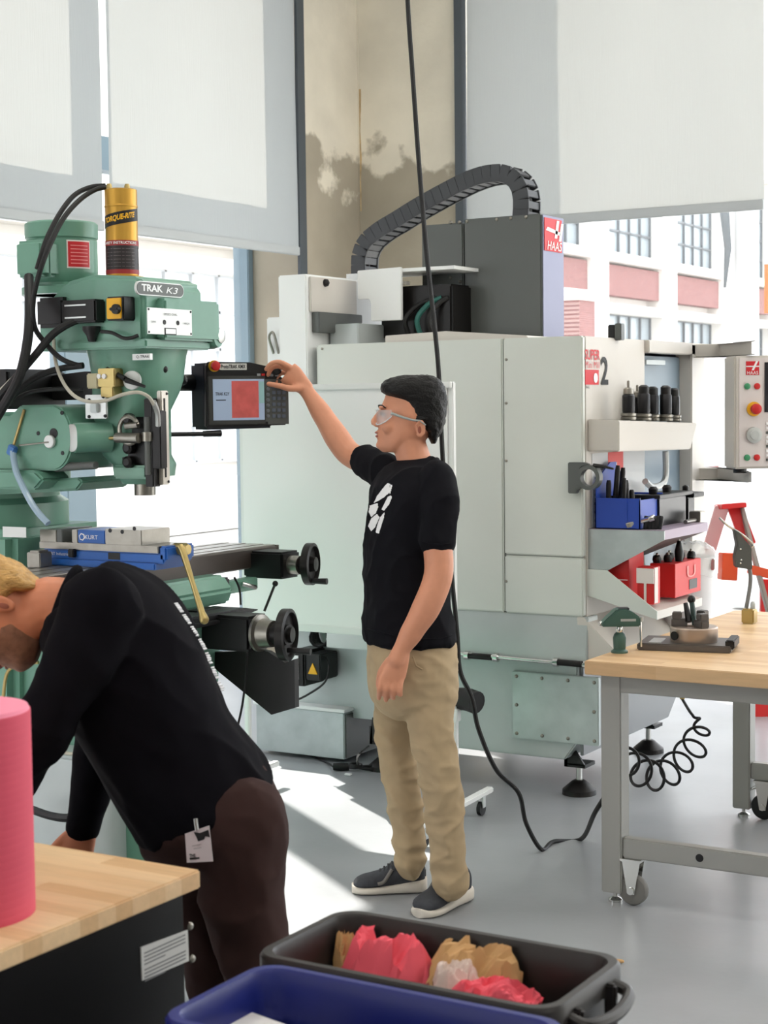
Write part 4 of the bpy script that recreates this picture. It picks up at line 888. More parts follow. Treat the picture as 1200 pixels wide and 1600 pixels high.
def fpt(px, py):      # point of the photo on the panel's face -> (u, v) on the panel
    d = ray(px, py); n = en; t = (o_ - EYEP).dot(n) / d.dot(n); p = EYEP + d * t - o_; return p.dot(ex), p.z
prof = [fpt(*p) for p in ((322, 668), (448, 664), (451, 655), (451, 600), (441, 590), (417, 572), (390, 566), (325, 565), (322, 570))]
pnl = gp('control_panel', MB().prism(prof, 'y', 0.0, 0.03, PM), M_black, bevel=0.004)
gp('panel_housing', MB().add([PM @ Vector(p) for p in ((0.005, 0.02, 0.0), (0.25, 0.02, 0.0), (0.25, 0.10, 0.03), (-0.03, 0.10, 0.0), (0.005, 0.02, 0.235), (0.25, 0.02, 0.205), (0.25, 0.10, 0.18), (-0.03, 0.10, 0.235))], [(0, 1, 2, 3), (4, 5, 6, 7), (0, 1, 5, 4), (1, 2, 6, 5), (2, 3, 7, 6), (3, 0, 4, 7)]), mat('panel_blue_black', (44, 46, 58), 0.4), pnl, bevel=0.01)
def prect(name, x0, y0, x1, y1, d0, d1, m, bev=0.0):
    u0, v0 = fpt(x0, y1); u1, v1 = fpt(x1, y0); return gp(name, MB().box(u0, u1, d0, d1, v0, v1, PM), m, pnl, bevel=bev)
prect('bezel', 326, 587, 414, 664, -0.004, 0.001, mat('bezel_grey', (58, 58, 56), 0.4), 0.002)
prect('screen', 333, 592, 412, 657, -0.0055, -0.004, mat('screen_lilac', (150, 166, 190), 0.12, emit=0.25))
prect('screen_image', 362, 595, 403, 653, -0.006, -0.0055, mat('screen_red', (186, 84, 80), 0.15, var=0.15, scale=30, emit=0.2))
prect('screen_strip', 404, 596, 412, 630, -0.006, -0.0055, mat('screen_teal', (140, 176, 176), 0.15, emit=0.2))
prect('key_field', 414, 592, 450, 663, -0.002, 0.001, M_hdark)
u, v = fpt(336, 618); text('lettering', 'TRAK K2Y', PM @ Vector((u, -0.006, v)), ex, (0, 0, 1), 0.011, M_ink, pnl, width=0.05, depth=0.0005, bold=0.02)
u, v = fpt(337, 626); gp('screen_line', MB().box(u, u + 0.035, -0.0065, -0.0055, v, v + 0.003, PM), M_ink, pnl)
prect('title_plate', 346, 567, 385, 579, -0.002, 0.001, M_hdark)
prect('title_strip', 343, 568, 385, 578, -0.003, -0.001, mat('title_white', (214, 214, 210), 0.4))
u, v = fpt(345, 576); text('lettering', 'ProtoTRAK KMX', PM @ Vector((u, -0.003, v)), ex, (0, 0, 1), 0.014, M_ink, pnl, width=0.088, bold=0.03, depth=0.001)
u, v = fpt(334, 572); c_ = PM @ Vector((u, -0.002, v))
gp('stop_collar', MB().lathe([(0.020, 0), (0.020, 0.008)], c_, axis=en), M_yellow, pnl)
gp('stop_button', MB().lathe([(0.012, 0.004), (0.012, 0.02), (0.017, 0.024), (0.015, 0.034), (0.006, 0.037)], c_, axis=en), M_red, pnl)
for j in range(6):
    u, v = fpt(418.5, 608 + 8.4 * j); gp('round_key', MB().lathe([(0.0062, 0), (0.0062, 0.003), (0.004, 0.0035)], PM @ Vector((u, -0.002, v)), axis=en, n=12), mat('key_ring', (110, 114, 120), 0.4), pnl)
for i in range(3):
    for j in range(6):
        u, v = fpt(427.5 + 7.8 * i, 604 + 9.2 * j); gp('key', MB().box(u - 0.0062, u + 0.0062, -0.006, -0.001, v - 0.006, v + 0.006, PM), mat('key_blue_grey', (96, 104, 118), 0.45), pnl, bevel=0.001)
for k, px in enumerate((404, 411)):
    u, v = fpt(px, 585.5); gp('function_key', MB().box(u - 0.006, u + 0.006, -0.004, 0.0, v - 0.004, v + 0.004, PM), [mat('key_grey', (150, 156, 160), 0.4), M_red][k], pnl)
for k, px in enumerate((424, 432)):
    u, v = fpt(px, 586); gp('toggle_key', MB().box(u - 0.006, u + 0.006, -0.006, 0.0, v - 0.005, v + 0.005, PM), MATS['key_grey'], pnl, bevel=0.001)
u, v = fpt(410, 661); gp('usb_cover', MB().box(u - 0.02, u + 0.02, -0.003, 0.0, v - 0.005, v + 0.005, PM), M_black, pnl)
u, v = fpt(430, 578); KNOB = PM @ Vector((u, 0.0, v))
gp('override_knob', MB().lathe([(0.018, -0.01), (0.018, 0.018), (0.013, 0.022)], KNOB, axis=en), M_black, pnl)
# ---- knee, saddle, table
gp('knee', MB().prism([(-4.0, 0.50), (-3.80, 0.42), (-3.48, 0.62), (-3.46, 0.92), (-4.0, 0.95)], 'y', 4.20, 4.66), bevel=0.015)
gp('knee_skirt', MB().prism([(-3.98, 0.50), (-3.40, 0.62), (-3.38, 0.56), (-3.70, 0.30), (-3.98, 0.28)], 'y', 4.35, 4.60), bevel=0.02)
gp('elevating_screw', MB().cyl((-3.72, 4.42, 0.1), (-3.72, 4.42, 0.5), 0.04), M_steel)
gp('saddle', MB().prism([(-3.92, 0.93), (-3.52, 0.93), (-3.50, 0.98), (-3.54, 1.03), (-3.92, 1.03)], 'y', 4.15, 4.78), bevel=0.01)
TZ = 1.103
tb = MB(); tb.prism([(-3.87, 1.03), (-3.62, 1.03), (-3.62, TZ), (-3.655, TZ), (-3.655, TZ - 0.02), (-3.672, TZ - 0.02), (-3.672, TZ), (-3.737, TZ), (-3.737, TZ - 0.02), (-3.754, TZ - 0.02), (-3.754, TZ), (-3.818, TZ), (-3.818, TZ - 0.02), (-3.835, TZ - 0.02), (-3.835, TZ), (-3.87, TZ)], 'y', 3.90, 5.21)
tab = gp('table', tb, mat('table_steel', (150, 146, 140), 0.3, 0.6, var=0.1, scale=20), smooth=False)
gp('table_front', MB().prism([(-3.622, 1.024), (-3.61, 1.03), (-3.61, 1.095), (-3.622, 1.10)], 'y', 3.90, 5.215), mat('table_edge_dark', (70, 62, 58), 0.4, 0.3), tab)
gp('table_end', MB().box(-3.87, -3.61, 5.21, 5.225, 1.025, 1.10), MATS['table_edge_dark'], tab)
# x drive
y = 5.10
xa, xb = ony(428, 880, y).x, ony(455, 880, y).x
zz = ony(450, 882, y).z
def wheel(pa, ax, r, name):
    wv = gp(name, MB().lathe([(0.02, -0.01), (r * 0.8, 0.0), (r, 0.004), (r, 0.03), (r * 0.86, 0.034), (r * 0.82, 0.018), (0.03, 0.014), (0.026, 0.04), (0.0, 0.042)], pa, axis=ax, n=36), M_blackm)
    return wv
gp('drive_housing', MB().box(xa - 0.10, xb, y - 0.06, y + 0.06, zz - 0.05, zz + 0.05), M_black, bevel=0.008)
gp('drive_collar', MB().cyl((xb, y, zz), (ony(470, 880, y).x, y, zz), 0.035), M_steel)
gp('drive_shaft', MB().cyl((xb, y, zz), (ony(484, 880, y).x, y, zz), 0.022), M_blackm)
wc = Vector((ony(478, 880, y).x, y, zz + 0.005)); wh = wheel(wc, (0.97, 0.25, 0), 0.078, 'x_handwheel')
gp('crank_handle', MB().tube([wc + Vector((0.03, -0.02, -0.06)), wc + Vector((0.095, -0.005, -0.06))], [0.009, 0.012], 12), M_black, wh)
# y drive on the knee front
y = 4.60
xa, xb, xc, xd = [ony(p, 985, y).x for p in (328, 405, 436, 452)]
zz = ony(380, 987, y).z
gp('y_motor', MB().box(xa, xb, y - 0.06, y + 0.06, zz - 0.06, zz + 0.06), M_black, bevel=0.01)
gp('motor_mount', MB().box(xa - 0.06, xa, y - 0.07, y + 0.07, zz - 0.08, zz + 0.07), M_blackm, bevel=0.004)
gp('y_flange', MB().lathe([(0.064, 0), (0.064, 0.01), (0.05, 0.015), (0.045, 0.06)], (xb, y, zz), axis=(1, 0, 0)), M_steel)
gp('y_shaft', MB().cyl((xb + 0.05, y, zz), (xd, y, zz), 0.035), M_blackm)
wc = Vector((ony(440, 985, y).x, y, zz)); wh = wheel(wc, (0.97, 0.25, 0), 0.088, 'y_handwheel')
gp('crank_handle', MB().tube([wc + Vector((0.03, -0.01, -0.05)), wc + Vector((0.11, 0.01, -0.052))], [0.009, 0.012], 12), M_black, wh)
# way covers, chip guard, little levers
gp('way_cover', MB().prism([(4.20, 0.93), (4.72, 0.925), (4.80, 0.91), (4.72, 0.90), (4.20, 0.885)], 'x', -3.55, -3.40), M_black, bevel=0.006)
gp('way_cover_fold', MB().prism([(4.20, 0.91), (4.78, 0.90), (4.78, 0.893), (4.20, 0.89)], 'x', -3.45, -3.385), M_rubber, bevel=0.003)
gp('x_limit_box', MB().box(-3.62, -3.53, 4.62, 4.80, 0.945, 1.02), M_black, bevel=0.006)
gp('saddle_plate', MB().box(-3.60, -3.55, 4.80, 5.0, 0.955, 1.0), bevel=0.004)
gp('oil_valve', MB().tube([onx(378, 912, -3.54), onx(400, 918, -3.52)], 0.008, 8), M_chrome)
gp('oil_line', MB().tube(spline([onx(366, 902, -3.54), onx(374, 920, -3.53), onx(376, 945, -3.52)], 6), 0.004, 6), M_black)
q = onx(430, 912, -3.50)
gp('gib_lever', MB().tube([q, onx(413, 955, -3.52)], 0.005, 8), M_blackm)
gp('lever_ball', MB().ball(q, 0.011, 12, 8), M_black)
cg = [ony(*p, 4.62) for p in ((305, 1020), (408, 1016), (418, 1018), (446, 1036), (460, 1030), (461, 1106), (424, 1117))]
gp('chip_guard', MB().prism([(p.x, p.z) for p in cg], 'y', 4.62, 4.645), M_blackm)
gp('table_cord', MB().tube(spline([ony(386, 1020, 4.5), ony(384, 1060, 4.5), ony(378, 1105, 4.5), ony(370, 1140, 4.48)], 6), 0.004, 6), M_black)
# coolant lines near the base
gp('coolant_line', MB().tube(spline([ony(5, 1090, 4.05), ony(12, 1050, 4.05), ony(35, 1038, 4.05), ony(60, 1035, 4.06)], 6), 0.006, 8), M_brass)
gp('coolant_line', MB().tube(spline([ony(75, 1140, 4.05), ony(90, 1168, 4.03), ony(110, 1178, 4.03), ony(135, 1172, 4.05)], 6), 0.006, 8), M_hosew)
gp('sump_box', MB().box(-3.95, -3.55, 4.05, 4.40, 0.12, 0.50), M_hlow, bevel=0.01)
gp('sump_tube', MB().tube(spline([ony(50, 1265, 3.98), ony(80, 1275, 3.96), ony(110, 1278, 3.96), ony(150, 1270, 4.0)], 6), 0.014, 8), M_black)
gp('front_foot', MB().prism([(-3.75, 0.0), (-3.45, 0.0), (-3.45, 0.3), (-3.50, 0.42), (-3.62, 0.45), (-3.75, 0.45)], 'y', 4.22, 4.58), bevel=0.02)

# ------------------------------------------------------------------ vise on the table
vz = TZ + 0.001
VY0, VY1 = 4.22, 4.37
xv0, xv1 = ony(72, 860, 4.25).x, ony(265, 860, 4.25).x
M_vblue = mat('vise_blue', (40, 96, 176), 0.4)
vi = thing('machine_vise', 'blue and steel machine vise with a brass crank on the milling table', 'vise', ((xv0 + xv1) / 2, 4.3, vz))
def vp(n, mb, m, **k): return build(n, mb, m, vi, **k)
xk = xv1
vp('base', MB().box(xv0 + 0.02, xk - 0.03, VY0 - 0.01, VY1 + 0.01, vz, vz + 0.022), M_vblue, bevel=0.004)
vp('body', MB().box(xv0 + 0.01, xk, VY0, VY1, vz + 0.02, vz + 0.055), M_vblue, bevel=0.005)
vp('body_recess', MB().box(xv0 + 0.30, xv0 + 0.35, VY0 - 0.001, VY0 + 0.02, vz + 0.028, vz + 0.05), M_black)
vp('bed', MB().box(xv0, xk - 0.02, VY0 - 0.004, VY1 + 0.004, vz + 0.055, vz + 0.078), M_steel, bevel=0.002)
vp('nose', MB().box(xk - 0.02, xk + 0.01, VY0, VY1, vz + 0.03, vz + 0.078), M_vblue, bevel=0.006)
j = vp('rear_jaw', MB().box(xv0, xv0 + 0.075, VY0, VY1, vz + 0.078, vz + 0.118), M_steel, bevel=0.002)
vp('fixed_jaw', MB().box(xv0 + 0.08, xv0 + 0.105, VY0 - 0.004, VY1, vz + 0.078, vz + 0.122), M_hdark, bevel=0.002)
vp('moving_jaw', MB().box(ony(121, 840, VY0).x, ony(164, 840, VY0).x, VY0, VY1, vz + 0.078, vz + 0.122), M_vblue, bevel=0.003)
vp('jaw_plate', MB().box(ony(112, 840, VY0).x, ony(121, 840, VY0).x, VY0, VY1, vz + 0.078, vz + 0.122), M_steel, bevel=0.002)
jp = vp('front_jaw', MB().box(ony(164, 840, VY0).x, ony(221, 840, VY0).x, VY0, VY1, vz + 0.078, vz + 0.128), M_steel, bevel=0.002)
for px, py in ((172, 829), (191, 831), (210, 826)):
    q = ony(px, py, VY0); vp('hole', MB().lathe([(0.007, 0), (0.007, 0.001)], (q.x, VY0, q.z), axis=(0, -1, 0), n=14), M_black)
text('lettering', 'KURT', (ony(133, 838, VY0).x, VY0, vz + 0.092), (1, 0, 0), (0, 0, 1), 0.014, M_inkw, vi, width=0.055, depth=0.001)
vp('crest', MB().lathe([(0.013, 0), (0.013, 0.001)], (ony(128, 832, VY0).x, VY0, vz + 0.099), axis=(0, -1, 0), n=6), M_inkw)
vp('crest_field', MB().lathe([(0.009, 0.001), (0.009, 0.0015)], (ony(128, 832, VY0).x, VY0, vz + 0.099), axis=(0, -1, 0), n=6), M_vblue)
text('lettering', 'KURT Industrial', (xv0 + 0.03, VY0, vz + 0.034), (1, 0, 0), (0, 0, 1), 0.010, M_inkw, vi, width=0.10, depth=0.001)
vp('lock_screw', MB().box(xv0 + 0.14, xv0 + 0.165, VY0 - 0.02, VY0, vz + 0.03, vz + 0.058), M_blackm, bevel=0.003)
hq = ony(283, 858, 4.29)
vp('screw_end', MB().cyl((xk + 0.01, 4.29, hq.z), (hq.x, 4.29, hq.z), 0.016, n=16), M_blackm)
vp('crank_hub', MB().lathe([(0.02, -0.025), (0.021, 0.02), (0.017, 0.03)], hq, axis=(1, 0, 0), n=8), M_brass)
hb_ = ony(319, 968, 4.25)
hs = hq + Vector((0.02, -0.02, 0.0))
vp('crank', MB().tube([hs + Vector((-0.01, 0, 0.012)), hs, hs.lerp(hb_, 0.5), hs.lerp(hb_, 0.9), hb_], [0.012, 0.012, 0.0085, 0.011, 0.016], 12), M_brass)
vp('crank_tip', MB().ball(hb_, 0.016, 12, 8), M_brass)
q = ony(62, 888, 4.15)
bk = thing('setup_block', 'small grey steel setup block on the table left of the blue vise', 'block', (q.x, 4.15, vz))
build('block', MB().box(q.x - 0.03, q.x + 0.03, 4.12, 4.18, vz, vz + 0.05), M_steel, bk, bevel=0.003)
build('step', MB().box(q.x - 0.02, q.x + 0.02, 4.125, 4.175, vz + 0.05, vz + 0.056), M_steel, bk, bevel=0.002)

# ------------------------------------------------------------------ rolling whiteboard
WBY = 5.68
q0, q1 = ony(706, 597, WBY), ony(372, 597, WBY)
wx1, wx0 = q0.x, q1.x
zt_, zb_ = 1.715, ony(560, 992, WBY).z
wb = thing('rolling_whiteboard', 'white rolling whiteboard on a tube stand behind the standing man', 'whiteboard', (wx1, WBY + 0.01, 0))
build('board', MB().box(wx0 + 0.02, wx1 - 0.02, WBY - 0.005, WBY + 0.01, zb_ + 0.02, zt_ - 0.02), mat('whiteboard_white', (246, 247, 248), 0.22), wb)
for n, b in (('frame_top', (wx0, wx1, zt_ - 0.025, zt_)), ('frame_bottom', (wx0, wx1, zb_, zb_ + 0.03))):
    build(n, MB().box(b[0], b[1], WBY - 0.012, WBY + 0.015, b[2], b[3]), M_white, wb, bevel=0.003)
for x in (wx1 - 0.02, wx0 + 0.0):
    build('post', MB().box(x, x + 0.024, WBY, WBY + 0.025, 0.09, zt_), M_white, wb, bevel=0.004)
    if x > wx0 + 0.1: f0, f1 = onz(655, 1292, 0.085), onz(766, 1233, 0.085)
    else: f0, f1 = onz(655, 1292, 0.085) + Vector((wx0 - wx1 - 0.02, 0, 0)), onz(766, 1233, 0.085) + Vector((wx0 - wx1 - 0.02, 0, 0))
    d = (f1 - f0); Rm = Matrix.Rotation(math.atan2(d.y, d.x), 3, 'Z')
    build('foot', MB().cbox((f0 + f1) / 2, (d.length, 0.03, 0.022), Rm), M_white, wb, bevel=0.004)
    for e in (f0.lerp(f1, 0.06), f0.lerp(f1, 0.86)):
        cst = build('caster_fork', MB().cbox((e.x - 0.012, e.y, 0.055), (0.006, 0.022, 0.045)).cbox((e.x + 0.012, e.y, 0.055), (0.006, 0.022, 0.045)).cbox((e.x, e.y, 0.076), (0.032, 0.026, 0.006)), M_alu, wb)
        build('caster_wheel', MB().cyl((e.x - 0.008, e.y, 0.027), (e.x + 0.008, e.y, 0.027), 0.027, n=20), M_rubber, cst)
qk = ony(712, 1120, WBY)
build('pivot_bracket', MB().box(wx1 - 0.026, wx1 + 0.012, WBY - 0.005, WBY + 0.03, qk.z - 0.02, qk.z + 0.03), M_white, wb, bevel=0.003)

# ------------------------------------------------------------------ workbench with butcher-block top
def wood():
    m = bpy.data.materials.new('butcher_block'); m.use_nodes = True; nt = m.node_tree; b = nt.nodes['Principled BSDF']
    tc = nt.nodes.new('ShaderNodeTexCoord'); mp = nt.nodes.new('ShaderNodeMapping'); nt.links.new(tc.outputs['Object'], mp.inputs[0])
    bt = nt.nodes.new('ShaderNodeTexBrick'); bt.offset = 0.37; bt.squash = 1.0
    bt.inputs['Scale'].default_value = 1.0; bt.inputs['Brick Width'].default_value = 0.42; bt.inputs['Row Height'].default_value = 0.042; bt.inputs['Mortar Size'].default_value = 0.0
    bt.inputs['Color1'].default_value = (*lin((226, 194, 152)), 1); bt.inputs['Color2'].default_value = (*lin((204, 164, 118)), 1); bt.inputs['Bias'].default_value = 0.0
    nt.links.new(mp.outputs[0], bt.inputs['Vector'])
    n = nt.nodes.new('ShaderNodeTexNoise'); n.inputs['Scale'].default_value = 3; n.inputs['Detail'].default_value = 6
    m2 = nt.nodes.new('ShaderNodeMapping'); m2.inputs['Scale'].default_value = (3, 30, 30); nt.links.new(tc.outputs['Object'], m2.inputs[0]); nt.links.new(m2.outputs[0], n.inputs['Vector'])
    mr = nt.nodes.new('ShaderNodeMapRange'); mr.inputs[3].default_value = 0.82; mr.inputs[4].default_value = 1.1; nt.links.new(n.outputs[0], mr.inputs[0])
    mx = nt.nodes.new('ShaderNodeMix'); mx.data_type = 'RGBA'; mx.blend_type = 'MULTIPLY'; mx.inputs[0].default_value = 1
    nt.links.new(bt.outputs[0], mx.inputs[6]); nt.links.new(mr.outputs[0], mx.inputs[7]); nt.links.new(mx.outputs[2], b.inputs['Base Color'])
    b.inputs['Roughness'].default_value = 0.42; return m
M_wood = wood()
M_leg = mat('bench_grey_enamel', (158, 158, 154), 0.4)
BX0, BX1, BY0, BY1, BZ = -2.19, -1.40, 4.885, 6.33, 0.80
wbn = thing('workbench', 'long workbench with a butcher-block top and grey steel legs at the right edge', 'workbench', (BX0 + 0.4, 5.6, 0))
build('top', MB().box(BX0, BX1, BY0, BY1, BZ - 0.045, BZ), M_wood, wbn, bevel=0.003)
LZ = BZ - 0.045
for x in (BX0 + 0.035, BX1 - 0.105):
    for y in (BY0 + 0.05, BY1 - 0.12):
        lg = build('leg', MB().box(x, x + 0.07, y, y + 0.07, 0.035, LZ), M_leg, wbn, bevel=0.004)
        build('levelling_foot', MB().lathe([(0.024, 0.0), (0.024, 0.008), (0.014, 0.014), (0.008, 0.016), (0.008, 0.036)], (x + 0.035, y + 0.035, 0), n=16), M_chrome, lg)
build('apron', MB().box(BX0 + 0.10, BX1 - 0.10, BY0 + 0.055, BY0 + 0.085, LZ - 0.06, LZ), M_leg, wbn, bevel=0.003)
build('apron', MB().box(BX0 + 0.10, BX1 - 0.10, BY1 - 0.09, BY1 - 0.06, LZ - 0.06, LZ), M_leg, wbn, bevel=0.003)
build('side_apron', MB().box(BX0 + 0.05, BX0 + 0.08, BY0 + 0.12, BY1 - 0.12, LZ - 0.05, LZ), M_leg, wbn, bevel=0.003)
rl = build('lower_rail', MB().box(BX0 + 0.105, BX1 - 0.105, BY0 + 0.06, BY0 + 0.10, 0.155, 0.22), M_leg, wbn, bevel=0.004)
q = ony(1093, 1353, BY0 + 0.06); build('rail_hole', MB().lathe([(0.013, 0), (0.013, 0.001)], (q.x, BY0 + 0.06, 0.188), axis=(0, -1, 0), n=16), M_black, rl)
build('lower_rail', MB().box(BX0 + 0.105, BX1 - 0.105, BY1 - 0.11, BY1 - 0.07, 0.155, 0.22), M_leg, wbn, bevel=0.004)
def caster(x, y, ztop, black=False):
    wm = M_rubber if black else mat('caster_grey', (118, 116, 112), 0.6)
    cf = build('caster', MB().box(x - 0.035, x + 0.035, y - 0.03, y + 0.03, ztop - 0.008, ztop).prism([(x - 0.03, ztop - 0.008), (x + 0.03, ztop - 0.008), (x + 0.012, 0.04), (x - 0.012, 0.04)], 'y', y - 0.024, y - 0.019).prism([(x - 0.03, ztop - 0.008), (x + 0.03, ztop - 0.008), (x + 0.012, 0.04), (x - 0.012, 0.04)], 'y', y + 0.019, y + 0.024), M_chrome, wbn)
    build('wheel', MB().lathe([(0.03, -0.017), (0.046, -0.015), (0.05, -0.008), (0.05, 0.008), (0.046, 0.015), (0.03, 0.017)], (x, y, 0.051), axis=(0, 1, 0), n=28), wm, cf)
    build('axle', MB().cyl((x, y - 0.03, 0.051), (x, y + 0.03, 0.051), 0.012, n=12), M_chrome, cf)
    build('brake_lever', MB().tube([(x - 0.03, y, ztop - 0.03), (x - 0.06, y - 0.005, ztop - 0.045)], [0.008, 0.005], 8), M_chrome, cf)
q = onz(998, 1408, 0.0); caster(q.x, BY0 + 0.075, 0.155)
q = onz(1190, 1283, 0.0); caster(q.x, BY1 - 0.10, 0.155, True)

# ------------------------------------------------------------------ things on the workbench
q = onx(968, 1012, BX0 + 0.034); q.z = BZ
M_gd = mat('vise_dark_green', (62, 92, 82), 0.45)
gv = thing('small_green_vise', 'small green swivel vise standing on the bench corner', 'vise', (q.x, q.y, BZ))
k = (q - EYEP).dot(FW) / F
build('base', MB().lathe([(0.028, 0), (0.028, 0.006), (0.02, 0.012), (0.022, 0.05), (0.018, 0.062), (0.012, 0.068)], (q.x, q.y, BZ), n=24), M_gd, gv)
build('ball_joint', MB().lathe([(0.008, 0.062), (0.012, 0.075), (0.008, 0.09)], (q.x, q.y, BZ), n=16), M_chrome, gv)
u = RT.copy(); u.z = 0; u.normalize(); n_ = u.cross(Vector((0, 0, 1)))
GM = Matrix.Translation(Vector((q.x, q.y, BZ))) @ Matrix((u, -n_, Vector((0, 0, 1)))).transposed().to_4x4()
build('jaw_body', MB().prism([(-0.062, 0.09), (0.065, 0.09), (0.065, 0.12), (0.045, 0.135), (0.02, 0.148), (-0.012, 0.148), (-0.045, 0.118), (-0.062, 0.10)], 'y', -0.03, 0.03, GM), M_gd, gv, bevel=0.004)
build('cast_mark', MB().box(0.0, 0.05, -0.032, -0.03, 0.108, 0.116, GM), M_alu, gv)
build('jaw_groove', MB().box(-0.005, 0.03, -0.02, 0.02, 0.145, 0.150, GM), M_black, gv)
build('screw_handle', MB().tube([GM @ Vector((0.068, -0.01, 0.11)), GM @ Vector((0.07, -0.01, 0.02))], 0.004, 8), M_chrome, gv)
build('screw_knob', MB().lathe([(0.009, -0.008), (0.009, 0.008)], GM @ Vector((0.07, -0.01, 0.112)), n=10), M_alu, gv)
build('rivet', MB().ball(GM @ Vector((-0.062, 0, 0.098)), 0.008, 10, 6), M_chrome, gv)
# rotary chuck on a steel plate
a, b, c = onz(992, 1008, BZ), onz(1140, 1023, BZ), onz(1152, 998, BZ)
ctr = onz(1075, 1012, BZ + 0.0)
ck = thing('chuck_fixture', 'three-jaw chuck mounted on a dark steel plate on the bench', 'chuck', (ctr.x, ctr.y, BZ))
CM = Matrix.Translation(Vector((ctr.x, ctr.y, BZ))) @ Matrix.Rotation(math.radians(12), 4, 'Z')
M_gun = mat('gunmetal', (96, 92, 90), 0.4, 0.5, var=0.1, scale=20)
build('plate', MB().box(-0.155, 0.155, -0.10, 0.10, 0, 0.024, CM), M_gun, ck, bevel=0.004)
build('plate_slot', MB().box(-0.12, -0.08, -0.08, 0.03, 0.024, 0.026, CM), M_alu, ck)
build('plate_end', MB().box(0.135, 0.165, -0.09, 0.05, 0.012, 0.042, CM), M_black, ck, bevel=0.004)
build('chuck_body', MB().lathe([(0.078, 0.024), (0.08, 0.03), (0.08, 0.07), (0.076, 0.074), (0.03, 0.074), (0.03, 0.06)], CM @ Vector((0.02, 0.0, 0)), n=40), mat('chuck_steel', (168, 152, 140), 0.35, 0.6), ck)
qd = (CM @ Vector((0.02, 0, 0)))
build('key_socket', MB().lathe([(0.015, 0.0), (0.015, 0.003)], qd + Vector((-0.35 * 0.08 - 0.012, -0.075, 0.048)), axis=(-0.3, -1, 0), n=14), M_black, ck)
for t in (200, 320, 80):
    R = Matrix.Rotation(math.radians(t), 4, 'Z'); T = Matrix.Translation(qd) @ R
    build('jaw', MB().box(0.022, 0.075, -0.016, 0.016, 0.074, 0.10, T).box(0.04, 0.072, -0.016, 0.016, 0.10, 0.122, T), M_gun, ck, bevel=0.003)
build('clamp_bolt', MB().tube([qd + Vector((-0.01, -0.02, 0.09)), qd + Vector((-0.03, 0.0, 0.15))], [0.012, 0.008], 8), M_blackm, ck)
build('clamp_screw', MB().tube([qd + Vector((0.01, -0.02, 0.08)), qd + Vector((-0.005, -0.01, 0.165))], [0.009, 0.009], 8), mat('dark_green_steel', (50, 66, 64), 0.4, 0.4), ck)
build('clamp_head', MB().ball(qd + Vector((-0.005, -0.01, 0.165)), 0.014, 10, 8), M_black, ck)
# brass puck carrying a bent hose with a blow gun
q = onz(1171, 974, BZ)
hg = thing('hose_stand', 'brass block holding a bent grey hose with a black trigger handle', 'hose stand', (q.x, q.y, BZ))
build('block', MB().box(q.x - 0.024, q.x + 0.024, q.y - 0.024, q.y + 0.024, BZ, BZ + 0.056), M_brass, hg, bevel=0.005)
build('pin', MB().lathe([(0.011, 0.056), (0.011, 0.075), (0.006, 0.083)], (q.x + 0.015, q.y, BZ), n=12), M_alu, hg)
D_ = (q - EYEP).dot(FW)
gpt = [ond(*p, D_) for p in ((1166, 950), (1172, 915), (1172, 893), (1166, 880))]
build('hose', MB().tube(spline(gpt, 8), 0.0075, 10), mat('grey_hose', (120, 122, 124), 0.5), hg)
hp2 = [ond(*p, D_) for p in ((1145, 826), (1158, 838), (1172, 855), (1174, 890), (1148, 886), (1146, 870), (1150, 850))]
fw_ = FW * 0.022
nn = len(hp2)
build('trigger_handle', MB().add([p - fw_ for p in hp2] + [p + fw_ for p in hp2], [tuple(range(nn)), tuple(range(nn, 2 * nn))[::-1]] + [(i, (i + 1) % nn, nn + (i + 1) % nn, nn + i) for i in range(nn)]), M_hdark, hg, bevel=0.004)
for p in ((1157, 858), (1158, 875), (1157, 880)): build('rivet', MB().ball(ond(*p, D_ - 0.023), 0.004, 8, 6), M_chrome, hg)
build('lever', MB().tube(spline([ond(1124, 809, D_), ond(1138, 822, D_), ond(1158, 834, D_), ond(1176, 850, D_), ond(1174, 854, D_)], 6), 0.0045, 8), M_chrome, hg)

# ------------------------------------------------------------------ red step ladder and lined bin behind the bench
ql = onz(1186, 1118, 0.0)
Dl = (ql - EYEP).dot(FW)
ld = thing('red_step_ladder', 'red folding step ladder by the right window, behind the bench', 'ladder', (ql.x, ql.y, 0))
M_lred = mat('ladder_red', (206, 44, 44), 0.4)
def bar(name, p0, p1, w, d, m, par):
    p0, p1 = Vector(p0), Vector(p1); t = (p1 - p0); L_ = t.length; t.normalize(); s_ = FW.cross(t).normalized(); n2 = t.cross(s_)
    R = Matrix((t, s_, n2)).transposed()
    return build(name, MB().cbox((p0 + p1) / 2, (L_, w, d), R), m, par, bevel=0.003)
bar('front_board', ond(1147, 790, Dl), ond(1170, 852, Dl - 0.05), 0.075, 0.03, M_lred, ld)
bar('front_rail', ond(1157, 788, Dl), ond(1215, 1010, Dl - 0.35), 0.02, 0.05, mat('rail_grey', (140, 130, 124), 0.5, 0.3), ld)
bar('back_rail', ond(1128, 792, Dl), ond(1100, 885, Dl + 0.1), 0.07, 0.03, mat('ladder_red_hazed', (222, 170, 170), 0.5), ld)  # red rail paled in its colour, as if seen through the clear film
bar('top_cap', ond(1122, 792, Dl), ond(1160, 789, Dl), 0.025, 0.2, M_lred, ld)
bar('step', ond(1172, 890, Dl - 0.1), ond(1215, 900, Dl - 0.15), 0.045, 0.18, mat('step_orange', (226, 84, 44), 0.45), ld)
bar('tray', ond(1138, 864, Dl), ond(1136, 906, Dl), 0.08, 0.12, MATS['step_orange'], ld)
bar('leg', ond(1196, 905, Dl), ond(1192, 1095, Dl), 0.05, 0.04, M_lred, ld)
